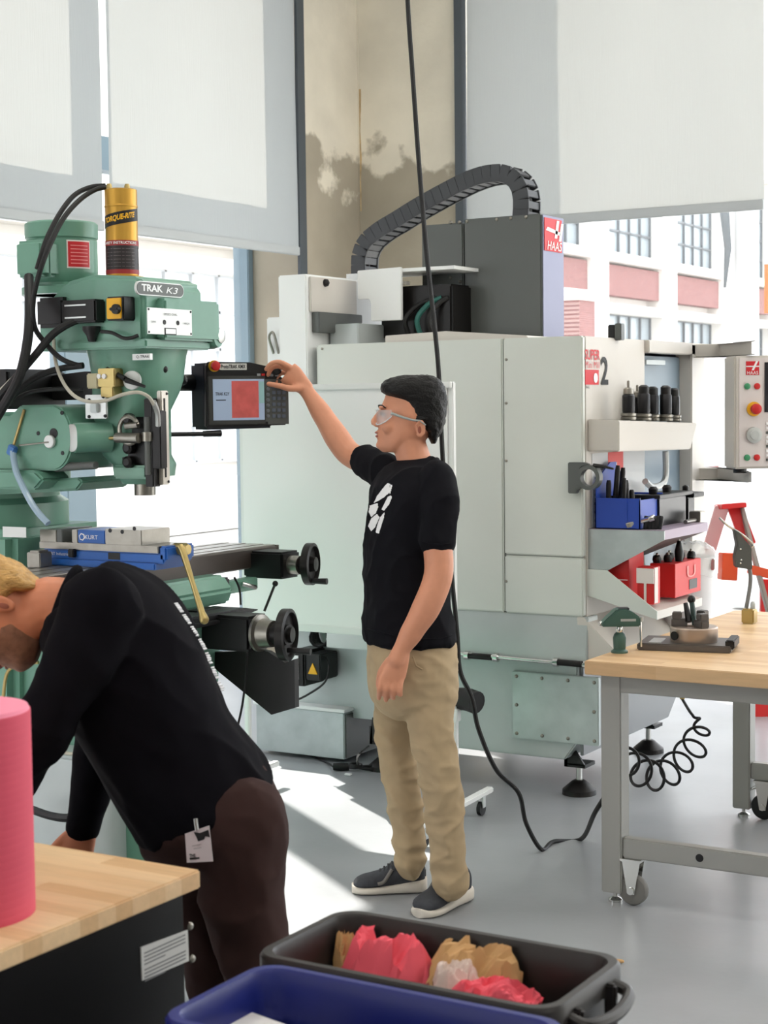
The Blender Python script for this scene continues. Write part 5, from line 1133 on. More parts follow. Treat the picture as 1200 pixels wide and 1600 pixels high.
bar('foot', ond(1186, 1093, Dl), ond(1186, 1126, Dl), 0.10, 0.07, M_lred, ld)
qb = ond(1071, 900, 7.3)
zr = ond(1100, 868, 7.3).z; zl = 0.64
bn = thing('lined_bucket', 'white bucket with a clear plastic liner hung on the machine front behind the bench', 'bucket', (qb.x, qb.y, zl))
build('body', MB().lathe([(0.10, 0), (0.108, 0.01), (0.128, zr - zl - 0.02), (0.134, zr - zl), (0.124, zr - zl), (0.105, 0.02), (0.0, 0.02)], (qb.x, qb.y, zl), n=36), mat('bin_white', (232, 228, 228), 0.4), bn)
rg = []
for j, (r, h) in enumerate(((0.136, zr - 0.08), (0.139, zr + 0.005), (0.128, zr + 0.03), (0.09, zr + 0.055), (0.05, zr + 0.06), (0.015, zr + 0.05))):
    rg.append([(qb.x + r * (1 + 0.04 * math.sin(5 * t + j)) * math.cos(t), qb.y + r * (1 + 0.04 * math.sin(5 * t + j)) * math.sin(t), h + 0.008 * math.sin(7 * t + 2 * j)) for t in [2 * math.pi * i / 36 for i in range(36)]])
build('liner', MB().loft(rg, cap=False), mat('clear_film', (240, 240, 238), 0.15, alpha=0.45), bn)
ed = (_r0 * 0.75 - _f0 * 0.66).normalized()
build('latch', MB().cbox(qb + ed * 0.137 + Vector((0, 0, zr - 0.03 - qb.z)), (0.02, 0.02, 0.05)), M_alu, bn, bevel=0.004)
build('shelf_bracket', MB().box(-2.80, qb.x + 0.08, qb.y - 0.09, qb.y + 0.09, zl - 0.014, zl), M_hf, bn, bevel=0.002)
# ------------------------------------------------------------------ hanging power cord, coiled hose, floor plug
pc = thing('power_cord', 'long black power cord hanging from above and trailing over the floor', 'power cord', onz(846, 1327, 0.0))
path = [(630, -330, 5.78), (634, -120, 5.78), (637, 0, 5.78), (645, 120, 5.78), (655, 260, 5.78), (667, 400, 5.78), (680, 520, 5.78), (686, 590, 5.78), (692, 720, 5.8), (702, 860, 5.8), (714, 985, 5.8), (719, 1048, 5.8), (737, 1090, 5.82), (748, 1140, 5.85), (775, 1202, 5.9), (810, 1238, 5.95), (822, 1286, 6.0)]
pp = [ond(a, b, c) for a, b, c in path]
for px, py in ((846, 1327), (865, 1315), (908, 1311)): pp.append(onz(px, py, 0.008))
pp += [ond(930, 1269, 5.72), ond(962, 1215, 5.62), ond(967, 1175, 5.6), ond(966, 1145, 5.62)]
build('cable', MB().tube(spline(pp, 8), 0.0085, 8), M_rubber, pc)
build('socket', MB().cyl(pp[-1], pp[-1] + Vector((0, 0.0, 0.05)), 0.016, n=12), M_black, pc)
hs = thing('coiled_hose', 'black coiled air hose hanging under the workbench', 'hose', onz(1040, 1270, 0.0))
cp_ = spline([ond(*p) for p in ((1066, 1092, 6.5), (1078, 1112, 6.45), (1094, 1135, 6.4), (1085, 1165, 6.3), (1062, 1190, 6.2), (1038, 1210, 6.1), (1010, 1210, 6.0), (988, 1194, 5.9), (972, 1172, 5.8))], 40)
NP = len(cp_); out = []
for i, p in enumerate(cp_):
    t = (cp_[min(i + 1, NP - 1)] - cp_[max(i - 1, 0)]).normalized(); s_ = (Vector((0, 0, 1)) - t * t.z).normalized(); b_ = t.cross(s_)
    amp = 0.052 * min(1, max(0, (i - 50) / 60)) * min(1, max(0.25, (NP - 1 - i) / 30))
    w_ = 2 * math.pi * 9.5 * i / NP
    out.append(p + (s_ * math.cos(w_) + b_ * math.sin(w_)) * amp)
build('coil', MB().tube(out, 0.0058, 6), M_rubber, hs)
build('coupling', MB().cyl(out[0], out[0] + Vector((0, 0, 0.05)), 0.010, n=12), M_brass, hs)
fp_ = thing('extension_plug', 'black cord connector lying on the floor left of the standing man', 'plug', onz(545, 1199, 0))
q = onz(538, 1198, 0.018)
build('connector', MB().tube([q + Vector((-0.045, -0.02, 0)), q + Vector((-0.01, -0.005, 0)), q + Vector((0.02, 0.01, 0))], [0.016, 0.02, 0.016], 12), M_black, fp_)
build('coil', MB().tube([q + Vector((0.045 + 0.028 * math.cos(t), 0.02 + 0.028 * math.sin(t), -0.004 + 0.0009 * t)) for t in [k * 0.5 for k in range(38)]], 0.006, 6), M_rubber, fp_)
build('bundle', MB().tube(spline([q + Vector((0.06, 0.02, 0)), q + Vector((0.10, 0.045, 0.004)), q + Vector((0.14, 0.075, 0)), q + Vector((0.12, 0.035, -0.006)), q + Vector((0.07, 0.01, 0))], 6), 0.007, 6), M_rubber, fp_)
build('cord', MB().tube(spline([q + Vector((-0.045, -0.02, 0)), onz(508, 1190, 0.006), onz(484, 1180, 0.006)], 6), 0.005, 6), M_rubber, fp_)
build('lead', MB().tube(spline([q + Vector((0.05, 0.03, 0.01)), ond(560, 1180, 6.75), ond(576, 1166, 6.85)], 6), 0.005, 6), M_rubber, fp_)
q = onz(544, 1210, 0.006); build('tag', MB().cbox(q, (0.03, 0.02, 0.008)), M_white, fp_, bevel=0.002)
q = onz(967, 1502, 0.006)
ep = thing('foam_earplug', 'tiny tan foam earplug on the floor at the lower right', 'earplug', (q.x, q.y, 0))
build('plug', MB().tube([q + Vector((-0.012, 0, 0)), q + Vector((0.008, 0.004, 0)), q + Vector((0.014, 0.005, 0))], [0.006, 0.0055, 0.003], 10), mat('earplug_tan', (206, 164, 112), 0.7), ep)
build('flange', MB().ball(q + Vector((-0.012, 0, 0)), 0.006, 8, 6), MATS['earplug_tan'], ep)

# ------------------------------------------------------------------ near table with black cabinet, pink roll
TX1, TY1, TZ1 = -1.702, 2.215, 0.85
nt2 = thing('black_cabinet_table', 'black tool cabinet with a butcher-block top in the lower left corner', 'cabinet', (-2.3, 1.7, 0))
build('top', MB().box(-3.1, TX1, 1.25, TY1, TZ1 - 0.032, TZ1), M_wood, nt2, bevel=0.003)
cb = build('body', MB().box(-3.05, TX1 - 0.02, 1.30, TY1 - 0.02, 0.10, TZ1 - 0.034), mat('cabinet_black', (9, 9, 10), 0.4, spec=0.2), nt2, bevel=0.005)
build('plinth', MB().box(-3.0, TX1 - 0.06, 1.35, TY1 - 0.06, 0.0, 0.10), M_black, nt2)
xs = TX1 - 0.02
pts = [onx(*p, xs) for p in ((219, 1480), (292, 1453), (294, 1501), (221, 1532))]
lbl = build('notice_label', MB().prism([(p.y, p.z) for p in pts], 'x', xs, xs + 0.002), mat('notice_paper', (206, 206, 204), 0.6), nt2)
ly = pts[1].y - pts[0].y
for k in range(8):
    z = pts[1].z - 0.006 - 0.0062 * k - (0.003 if k > 3 else 0)
    build('print_line', MB().box(xs + 0.002, xs + 0.0024, pts[0].y + ly * 0.06, pts[0].y + ly * (0.94 if k % 4 != 3 else 0.5), z - 0.0012, z + 0.0012), mat('print_grey2', (120, 120, 122), 0.6), lbl)
for p in ((297, 1447), (300, 1498)):
    q = onx(*p, xs); build('bolt', MB().lathe([(0.007, 0), (0.006, 0.003), (0.003, 0.004)], (xs, q.y, q.z), axis=(1, 0, 0), n=12), M_steel, nt2)
q = onz(54, 1425, TZ1); Dq = (q - EYEP).dot(FW)
c = q - _r0 * 0.105
zt2 = ond(44, 1106, Dq).z
M_pink = mat('pink_foam', (214, 82, 104), 0.75, var=0.05, scale=3)
nl = 26; prof = []
for k in range(nl):
    z0 = (zt2 - TZ1) * k / nl; dz = (zt2 - TZ1) / nl
    prof += [(0.1048, z0), (0.105, z0 + dz * 0.25), (0.105, z0 + dz * 0.75), (0.1048, z0 + dz)]
rl_ = thing('pink_foam_roll', 'tall pink ribbed roll standing on the near table at the left edge', 'roll', (c.x, c.y, TZ1))
build('roll', MB().lathe(prof, (c.x, c.y, TZ1), n=56), M_pink, rl_, ang=60)
build('cap', MB().lathe([(0.1035, 0), (0.101, 0.006), (0.02, 0.007)], (c.x, c.y, zt2), n=56), mat('pink_top', (240, 140, 165), 0.7), rl_)

# ------------------------------------------------------------------ slim bins and their waste
def rrect(x0, x1, y0, y1, r, n=6):
    o = []
    for cx, cy, t0 in ((x1 - r, y1 - r, 0), (x0 + r, y1 - r, 90), (x0 + r, y0 + r, 180), (x1 - r, y0 + r, 270)):
        for k in range(n + 1):
            t = math.radians(t0 + 90 * k / n); o.append((cx + r * math.cos(t), cy + r * math.sin(t)))
    return o
def slim_bin(name, lab, x0, x1, y0, y1, H_, m):
    t = thing(name, lab, 'bin', ((x0 + x1) / 2, (y0 + y1) / 2, 0))
    def rg(i, z, r=0.045): return [(x, y, z) for x, y in rrect(x0 + i, x1 - i, y0 + i, y1 - i, max(r - i * 0.3, 0.012))]
    build('shell', MB().loft([rg(0.05, 0.0), rg(0.045, 0.02), rg(0.016, H_ - 0.05), rg(0.014, H_ - 0.04), rg(0.0, H_ - 0.036), rg(0.0, H_ - 0.006), rg(0.004, H_), rg(0.016, H_), rg(0.02, H_ - 0.006), rg(0.022, H_ - 0.05), rg(0.052, 0.03)]), m, t, ang=40)
    return t
M_bblk = mat('bin_black', (34, 30, 29), 0.42)
M_bblu = mat('bin_blue', (28, 38, 112), 0.4)
bb2 = slim_bin('black_waste_bin', 'black slim waste bin filled with crumpled paper', -1.535, -1.0, 2.118, 2.40, 0.76, M_bblk)
for dy in (0.05, 0.17):
    build('handle_rib', MB().box(-1.004, -0.985, 2.135 + dy, 2.150 + dy, 0.60, 0.745), M_bblk, bb2, bevel=0.004)
build('handle', MB().tube(spline([(-1.01, 2.18, 0.735), (-0.975, 2.185, 0.725), (-0.962, 2.26, 0.72), (-0.975, 2.335, 0.725), (-1.01, 2.34, 0.735)], 6), 0.010, 10), M_bblk, bb2)
sb2 = slim_bin('blue_recycling_bin', 'dark blue slim recycling bin nearest the camera at the bottom edge', -1.495, -0.96, 1.825, 2.105, 0.76, M_bblu)
from mathutils import noise
def crumple(name, lab, cat, px, py, z, rx, ry, rz, m, seed, group=None, lo=(-1.508, 2.148), hi=(-1.03, 2.372)):
    """a sheet pushed together: sharp ridges, rounded outline, folded under at the rim"""
    c = onz(px, py, z); N = 30; vs = []; fs = []
    u = RT.copy(); u.z = 0; u.normalize(); f2 = Vector((-u.y, u.x, 0)); off = Vector((seed * 7.3, seed * 3.1, seed))
    for j in range(N + 1):
        for i in range(N + 1):
            a = 2 * i / N - 1; b = 2 * j / N - 1
            p = Vector((a, b, 0)); w1 = Vector((noise.noise(p * 1.3 + off), noise.noise(p * 1.3 - off), 0))
            q = p * 1.0 + w1 * 0.5
            r1 = 1 - 2.2 * abs(noise.noise(q * 1.5 + off)); r2 = 1 - 2.2 * abs(noise.noise(q * 3.4 - off)); r3 = noise.noise(q * 7 + off)
            d = (abs(a) ** 3 + abs(b) ** 3) ** (1 / 3)
            h = (0.15 + 0.75 * r1 + 0.35 * r2 + 0.10 * r3) * max(0.0, 1 - 0.25 * d) - max(0, d - 0.72) * 2.6
            w_ = c + u * ((a + 0.22 * w1.x + 0.10 * r2) * rx) + f2 * ((b + 0.22 * w1.y) * ry) + Vector((0, 0, h * rz))
            vs.append(w_)
    for j in range(N):
        for i in range(N): a = j * (N + 1) + i; fs.append((a, a + 1, a + N + 2)); fs.append((a, a + N + 2, a + N + 1))
    ok = lambda v: lo[0] < v.x < hi[0] and lo[1] < v.y < hi[1]
    fs = [f for f in fs if all(ok(vs[i]) for i in f)]
    used = sorted({i for f in fs for i in f}); mp_ = {i: k for k, i in enumerate(used)}; vs = [vs[i] for i in used]; fs = [tuple(mp_[i] for i in f) for f in fs]
    return tag(build(name, MB().add(vs, fs), m, None, smooth=True, ang=18), lab, cat, group)
M_ppink = mat('pink_paper', (236, 92, 108), 0.7, var=0.06, scale=6)
M_kraft = mat('kraft_paper', (196, 154, 104), 0.75, var=0.08, scale=6)
crumple('crumpled_paper', 'heap of brown packing paper filling the black bin under the other waste', 'paper', 665, 1590, 0.585, 0.20, 0.10, 0.04, M_kraft, 6)
crumple('crumpled_paper', 'big crumpled pink paper in the middle of the black bin', 'paper', 624, 1512, 0.675, 0.105, 0.10, 0.075, M_ppink, 1)
crumple('crumpled_paper', 'brown crumpled kraft paper at the left end of the black bin', 'paper', 547, 1490, 0.685, 0.042, 0.07, 0.055, M_kraft, 2)
crumple('crumpled_paper', 'long folded brown kraft paper right of the pink paper in the black bin', 'paper', 764, 1516, 0.70, 0.105, 0.075, 0.055, M_kraft, 8)
crumple('crumpled_paper', 'pink paper scrap at the near right corner of the black bin', 'paper', 766, 1562, 0.70, 0.072, 0.04, 0.03, M_ppink, 9)
crumple('crumpled_paper', 'pale crumpled plastic film between the pink and brown papers', 'paper', 712, 1538, 0.705, 0.04, 0.035, 0.035, mat('pale_film', (220, 200, 190), 0.35), 5)
wp = onz(425, 1597, 0.70)
Rw = Matrix.Rotation(math.radians(-12), 4, 'Z')
wpo = thing('white_carton', 'flat white carton lying in the blue bin', 'carton', (wp.x, wp.y - 0.03, 0.66))
T_ = Matrix.Translation(Vector((wp.x, wp.y - 0.035, 0.69))) @ Rw
build('panel', MB().box(-0.07, 0.06, -0.04, 0.04, -0.012, 0.012, T_), mat('carton_white', (226, 222, 222), 0.6), wpo, bevel=0.002)
build('flap', MB().box(-0.07, 0.06, 0.035, 0.075, -0.014, -0.010, T_), MATS['carton_white'], wpo)
build('support', MB().box(-0.06, 0.05, -0.035, 0.035, -0.5, -0.012, T_), MATS['carton_white'], wpo)

# ------------------------------------------------------------------ people
from mathutils.bvhtree import BVHTree
M_skin = mat('skin_tan', (206, 142, 112), 0.5, var=0.05, scale=25)
M_skin2 = mat('skin_fair', (208, 132, 98), 0.5, var=0.06, scale=25)
M_tee = mat('black_cotton', (17, 17, 22), 0.9, spec=0.15, var=0.08, scale=30)
M_sweat = mat('dark_navy_knit', (15, 14, 19), 0.95, spec=0.1, var=0.08, scale=30)
M_khaki = mat('khaki_twill', (176, 154, 122), 0.85, var=0.06, scale=18)
M_brown = mat('brown_trousers', (58, 41, 39), 0.9, spec=0.15, var=0.08, scale=18)
M_hairb = mat('black_hair', (13, 12, 12), 0.5, spec=0.3, bump=0.4, bscale=160)
M_hairy = mat('blond_hair', (196, 152, 88), 0.5, var=0.2, scale=40, bump=0.6, bscale=90, stretch=(1, 1, 4))
def limb(mb, pts, n=18, per=5):
    """smooth tapering tube; pts = (centre, radius) or (centre, radius along a, radius along b, a)"""
    cs = [Vector(p[0]) for p in pts]; rs = [p[1] for p in pts]
    cc = spline(cs, per); rr = []
    for i in range(len(rs) - 1):
        for k in range(per):
            t = k / per; t2 = t * t * (3 - 2 * t); rr.append(rs[i] * (1 - t2) + rs[i + 1] * t2)
    rr.append(rs[-1]); mb.tube(cc, rr, n)
    mb.ball(cs[0], rs[0] * 0.995, 16, 10); mb.ball(cs[-1], rs[-1] * 0.995, 16, 10)
def rings(mb, rows, n=32, pw=2.3):
    """rows = (centre, half a, half b, axis a, axis b)"""
    out = []
    for c, a, b, A, B in rows:
        r = []
        for k in range(n):
            t = 2 * math.pi * k / n; cs, sn = math.cos(t), math.sin(t)
            r.append(Vector(c) + A * (a * abs(cs) ** (2 / pw) * (1 if cs > 0 else -1)) + B * (b * abs(sn) ** (2 / pw) * (1 if sn > 0 else -1)))
        out.append(r)
    mb.loft(out)
def interp_rows(rows, per=4):
    """catmull-rom through numeric rows"""
    out = []
    for i in range(len(rows) - 1):
        p0, p1, p2, p3 = rows[max(i - 1, 0)], rows[i], rows[i + 1], rows[min(i + 2, len(rows) - 1)]
        for k in range(per):
            t = k / per
            out.append(tuple(0.5 * (2 * b + (c - a) * t + (2 * a - 5 * b + 4 * c - d) * t * t + (3 * b - a - 3 * c + d) * t ** 3) for a, b, c, d in zip(p0, p1, p2, p3)))
    out.append(rows[-1]); return out
K1 = 5.42 / F
HEADROWS = [(596, 634, 662, .030), (600, 620, 673, .046), (610, 606, 684, .062), (622, 601, 690, .069), (630, 597.5, 692, .072), (637, 594.5, 693, .073), (645, 594.5, 693, .073), (652, 593.5, 692, .072), (660, 592.5, 690, .071), (668, 591, 684, .069), (676, 590, 677, .066), (684, 590, 669, .062), (692, 588.5, 660, .055), (699, 589.5, 650, .047), (706, 597, 640, .034)]
HAIRROWS = [(586, 632, 668, .030), (590, 612, 682, .055), (597, 599, 690, .069), (604, 595.5, 694.5, .077), (611, 596, 697, .080), (616, 602, 698, .0805), (623, 617, 698.5, .0805), (632, 627, 698.5, .0785), (645, 630, 698, .0775), (655, 633, 696, .0755), (664, 640, 694, .0715), (674, 664, 690, .064), (685, 669, 684, .055), (693, 673, 680, .04)]
def head_parts(Mh):
    """Mh maps head space (x forward, y left, z up, metres; origin in the skull) to the world"""
    def P(px, py, y=0.0): return Mh @ Vector(((645 - px) * K1, y, (650 - py) * K1))
    fx = (Mh.to_3x3() @ Vector((1, 0, 0))); fy = (Mh.to_3x3() @ Vector((0, 1, 0)))
    hd = MB(); rows = []
    for y, xf, xb, lat in interp_rows(HEADROWS, 3):
        c = P((xf + xb) / 2, y); rows.append((c, (xb - xf) / 2 * K1, lat, fx, fy))
    n = 40; out = []
    for c, a, b, A, B in rows:
        r = []
        for k in range(n):
            t = 2 * math.pi * k / n; cs, sn = math.cos(t), math.sin(t)
            wl = b * (1 - 0.22 * max(0, cs) ** 1.5)
            r.append(c + A * (a * cs) + B * (wl * abs(sn) ** 0.9 * (1 if sn > 0 else -1)))
        out.append(r)
    hd.loft(out)
    R3 = Mh.to_3x3()
    # nose, lips, chin, brow ridge, ears
    hd.tube([P(594, 641), P(588.5, 650), P(584, 658), P(585, 663)], [0.006, 0.009, 0.0115, 0.010], 12)
    hd.ball(P(584, 660), (0.010, 0.011, 0.009), 12, 8, R3)
    for s in (-1, 1): hd.ball(P(588, 663, s * 0.011), (0.010, 0.008, 0.008), 12, 8, R3)
    hd.ball(P(589.5, 674.5), (0.0085, 0.019, 0.0045), 12, 8, R3); hd.ball(P(590.5, 681.5), (0.0085, 0.017, 0.005), 12, 8, R3)
    hd.ball(P(592.5, 695), (0.013, 0.018, 0.012), 12, 8, R3)
    for s in (-1, 1):
        hd.ball(P(597, 636, s * 0.03), (0.012, 0.024, 0.007), 12, 8, R3)
        hd.ball(P(607, 666, s * 0.046), (0.026, 0.0125, 0.022), 12, 8, R3)
        ez = Matrix.Rotation(math.radians(-12), 3, 'Y')
        hd.ball(P(656, 671, s * 0.074), (0.015, 0.006, 0.028), 16, 10, R3 @ ez)
        hd.tube([P(656 + 6.2 * math.cos(t), 669 - 12 * math.sin(t), s * (0.080 + 0.003 * math.cos(t - 2.4))) for t in [-2.0 + 0.35 * k for k in range(15)]], 0.0042, 8)
    return hd, P, R3
def hair_mesh(P, R3, amp=0.0028):
    hb = MB(); rows = interp_rows(HAIRROWS, 6); n = 72; out = []; fx = R3 @ Vector((1, 0, 0)); fy = R3 @ Vector((0, 1, 0))
    for y, xf, xb, lat in rows:
        c = P((xf + xb) / 2, y); a = (xb - xf) / 2 * K1; r = []
        for k in range(n):
            t = 2 * math.pi * k / n; cs, sn = math.cos(t), math.sin(t); pw = 2.5
            q = c + fx * (a * abs(cs) ** (2 / pw) * (1 if cs > 0 else -1)) + fy * (lat * abs(sn) ** (2 / pw) * (1 if sn > 0 else -1))
            q += (q - P(648, 650)).normalized() * amp * (1.3 * noise.noise(q * 38) + noise.noise(q * 80) + 0.6 * noise.noise(q * 170)); r.append(q)
        out.append(r)
    hb.loft(out); return hb
def print_on(name, target, polys, m, parent, step=1.0, lift=0.0015):
    dg = bpy.context.evaluated_depsgraph_get(); dg.update()
    org = ORG[target.name]; bv = BVHTree.FromPolygons([v.co + org for v in target.data.vertices], [tuple(p.vertices) for p in target.data.polygons])
    def inside(p, x, y):
        r = False; j = len(p) - 1
        for i in range(len(p)):
            if (p[i][1] > y) != (p[j][1] > y) and x < (p[j][0] - p[i][0]) * (y - p[i][1]) / (p[j][1] - p[i][1]) + p[i][0]: r = not r
            j = i
        return r
    mb = MB(); idx = {}
    def vert(i, j):
        if (i, j) not in idx:
            d = ray(i * step, j * step).normalized(); h = bv.ray_cast(EYEP, d); 
            if h[0] is None: idx[(i, j)] = None
            else: idx[(i, j)] = len(mb.v); mb.v.append(h[0] - d * lift)
        return idx[(i, j)]
    for p in polys:
        xs = [q[0] for q in p]; ys = [q[1] for q in p]
        for i in range(int(min(xs) / step) - 1, int(max(xs) / step) + 2):
            for j in range(int(min(ys) / step) - 1, int(max(ys) / step) + 2):
                if inside(p, (i + .5) * step, (j + .5) * step):
                    q = [vert(i, j), vert(i + 1, j), vert(i + 1, j + 1), vert(i, j + 1)]
                    if None not in q: mb.f.append(tuple(q))
    return build(name, mb, m, parent)
def finger(mb, pts, r0, r1):
    n = len(pts); limb(mb, [(p, r0 + (r1 - r0) * i / (n - 1)) for i, p in enumerate(pts)], n=12, per=4)
def folds(seed, amp, fr, dirv=None):
    def d(p, nrm):
        w = p * fr; v = abs(noise.noise(w + Vector((seed, 0, 0)))) * -1.6 + 0.4 + 0.4 * noise.noise(w * 2.3 + Vector((seed, 3, 0)))
        return nrm * (amp * v)
    return d
def shoe(root, heel, toe, h, wid, mu, ms, lab=None):
    """sneaker standing on the floor from heel to toe"""
    heel, toe = Vector(heel), Vector(toe); d = toe - heel; L_ = d.length; d.normalize(); s_ = Vector((-d.y, d.x, 0))
    up_ = MB(); rows = []
    for t, w_, zt, zb in ((0.0, .50, h * 1.0, 0.02), (0.06, .74, h * 1.12, 0.02), (0.18, .82, h * 1.12, 0.02), (0.32, .82, h * 1.10, 0.02), (0.42, .84, h * 0.98, 0.02), (0.52, .90, h * 0.82, 0.02), (0.64, 1.0, h * 0.68, 0.018), (0.76, 1.06, h * 0.60, 0.018), (0.87, 1.0, h * 0.54, 0.018), (0.95, .78, h * 0.46, 0.018), (0.995, .42, h * 0.36, 0.02)):
        rows.append((heel + d * (L_ * t) + Vector((0, 0, (zt + zb) / 2)), wid / 2 * w_, (zt - zb) / 2, s_, Vector((0, 0, 1))))
    rings(up_, rows, 24, 2.4)
    u_ = remeshed('shoe', up_, mu, root, 0.006, 3)
    so_ = MB(); rows = []
    for t, w_, zt in ((-0.03, .40, .050), (-0.01, .66, .050), (0.05, .86, .050), (0.18, .92, .046), (0.35, .88, .036), (0.55, .98, .030), (0.75, 1.12, .027), (0.88, 1.06, .026), (0.96, .84, .028), (1.005, .55, .03), (1.02, .3, .031)):
        rows.append((heel + d * (L_ * t) + Vector((0, 0, zt / 2)), wid / 2 * w_, zt / 2, s_, Vector((0, 0, 1))))
    rings(so_, rows, 24, 3.2)
    build('sole', so_, ms, u_, ang=60)
    lc = MB()
    for k in range(5):
        t = 0.40 + 0.055 * k; z = h * (1.03 - 1.42 * 0.055 * k) + 0.002; c = heel + d * (L_ * t) + Vector((0, 0, z))
        lc.tube([c - s_ * 0.024 + Vector((0, 0, -0.012)), c, c + s_ * 0.024 + Vector((0, 0, -0.012))], 0.0032, 6)
    o = build('laces', lc, M_black, u_); o['kind'] = 'stuff'
    build('heel_tab', MB().cbox(heel + d * (L_ * 0.01) + Vector((0, 0, h * 0.62)), (0.012, wid * 0.35, h * 0.3), Matrix.Rotation(math.atan2(d.y, d.x), 3, 'Z')), M_hdark, u_, bevel=0.004)
    tr_ = MB()
    for sg in (-1, 1):
        tr_.tube(spline([heel + d * (L_ * t) + s_ * (sg * wid / 2 * w_) + Vector((0, 0, z)) for t, w_, z in ((0.66, 1.02, .040), (0.57, .97, h * .46), (0.46, .78, h * .82))], 5), 0.006, 8)
    build('side_stripe', tr_, mat('shoe_grey', (120, 116, 112), 0.7), u_)['kind'] = 'stuff'
    return u_

# ---- the standing man
D0 = 5.42
def J(px, py, off=0.0): return ond(px, py, D0 + off)
LEFT = -_r0; DEEP = _f0
yawb = math.radians(14)
BF = (LEFT * math.cos(yawb) - DEEP * math.sin(yawb)).normalized()     # the way his chest faces
BL = Vector((-BF.y, BF.x, 0))                                          # his left, towards the camera
g = J(650, 1400); 
man = thing('person', 'standing man in black t-shirt, khaki trousers and safety glasses touching the control panel', 'person', (g.x, g.y, 0))
Hm = Matrix.Translation(J(645, 650, 0.0)) @ Matrix((LEFT, -DEEP, Vector((0, 0, 1)))).transposed().to_4x4()
hd, P, R3 = head_parts(Hm)
body = hd
limb(body, [(J(637, 688, 0), 0.054), (J(645, 712, 0), 0.055), (J(652, 738, 0.0), 0.062)])
def trow(y, xf, xb, lat, sh=0.0): return (J((xf + xb) / 2, y, 0.0), max((xb - xf) / 2 * K1 - sh, 0.01), max(lat - sh, 0.01), BF, BL)
TEE = [(716, 628, 684, .062), (726, 612, 693, .095), (738, 599, 700, .150), (755, 588, 704, .185), (785, 580, 706, .192), (825, 574, 704, .182), (875, 572, 700, .168), (930, 571, 698, .164), (975, 570, 706, .170), (1003, 573, 712, .174)]
rings(body, [trow(*r, 0.02) for r in interp_rows(TEE, 3)], 28)
# near (left) arm
limb(body, [(J(678, 760, -0.14), 0.040), (J(684, 800, -0.18), 0.042), (J(684, 850, -0.20), 0.047), (J(685, 898, -0.215), 0.046), (J(668, 945, -0.225), 0.0455), (J(645, 985, -0.225), 0.037), (J(628, 1014, -0.225), 0.0275), (J(620, 1032, -0.225), 0.030)])
hand = body
rings(hand, [(J(626, 1020, -.225), .030, .018, LEFT, DEEP), (J(620, 1038, -.225), .037, .019, LEFT, DEEP), (J(613, 1058, -.225), .043, .017, LEFT, DEEP), (J(609, 1068, -.225), .041, .014, LEFT, DEEP)], 20)
for px, tip, dx, do in ((594, 1094, -1, 0.01), (604, 1097, 0, 0.0), (614.5, 1094, 1, -0.002), (625, 1087, 2, -0.004)):
    finger(hand, [J(px + 2, 1060, -.228), J(px + dx * .3 - 0.5, 1076, -.236), J(px + dx * .6 - 1, 1085, -.228 + do), J(px + dx - 1, tip - 3, -.212 + do)], 0.0098, 0.0078)
finger(hand, [J(608, 1032, -.215), J(596, 1048, -.205), J(592, 1064, -.20), J(592, 1076, -.20)], 0.0125, 0.0085)
# far (right) arm reaching to the panel knob
limb(body, [(J(610, 745, 0.13), 0.042), (J(575, 724, 0.255), 0.044), (J(546, 709, 0.33), 0.0435), (J(528, 686, 0.352), 0.0445), (J(505, 650, 0.378), 0.037), (J(482, 615, 0.40), 0.026), (J(473, 604, 0.405), 0.026)])
hn = (J(440, 575, 0.40) - J(478, 606, 0.405)).normalized()
bc = (DEEP - hn * DEEP.dot(hn)).normalized(); ac = bc.cross(hn).normalized()
if ac.z < 0: ac = -ac
rings(body, [(J(482, 610, .404), .025, .022, ac, bc), (J(470, 600, .404), .033, .022, ac, bc), (J(458, 589, .402), .041, .020, ac, bc), (J(449, 581, .40), .040, .016, ac, bc)], 20)
finger(body, [J(452, 573, .385), J(437, 566, .378), J(424, 568, .38), J(416, 577, .385)], 0.0105, 0.008)
finger(body, [J(451, 578, .40), J(435, 572, .402), J(424, 576, .408), J(419, 586, .41)], 0.0105, 0.008)
finger(body, [J(454, 586, .415), J(442, 582, .432), J(434, 588, .445), J(432, 597, .44)], 0.010, 0.008)
finger(body, [J(459, 594, .42), J(450, 593, .438), J(443, 598, .446), J(441, 605, .44)], 0.0092, 0.0072)
finger(body, [J(470, 606, .385), J(453, 607, .368), J(437, 603, .362), J(420, 600, .36)], 0.0135, 0.009)
# hips, legs, feet (under the trousers)
PAN = [(985, 578, 707, .150), (1015, 576, 711, .165), (1055, 576, 713, .168), (1088, 580, 712, .160), (1108, 592, 706, .120), (1120, 612, 690, .06)]
rings(body, [trow(*r, 0.02) for r in interp_rows(PAN, 3)], 28)
NEARLEG = [(J(674, 1085, -0.07), .082), (J(672, 1130, -0.085), .074), (J(681, 1185, -0.09), .067), (J(690, 1240, -0.09), .063), (J(697, 1300, -0.085), .059), (J(701, 1350, -0.08), .055), (J(703, 1378, -0.08), .054)]
FARLEG = [(J(622, 1085, 0.08), .080), (J(618, 1140, 0.09), .068), (J(622, 1190, 0.10), .060), (J(632, 1245, 0.11), .058), (J(638, 1295, 0.12), .054), (J(640, 1330, 0.12), .049), (J(640, 1350, 0.12), .049)]
for lg in (NEARLEG, FARLEG): limb(body, [(c, r * 0.6) for c, r in lg])
nh, ntoe = onz(728, 1404, 0), onz(655, 1434, 0)
fh, ftoe = onz(664, 1392, 0), onz(552, 1394, 0)
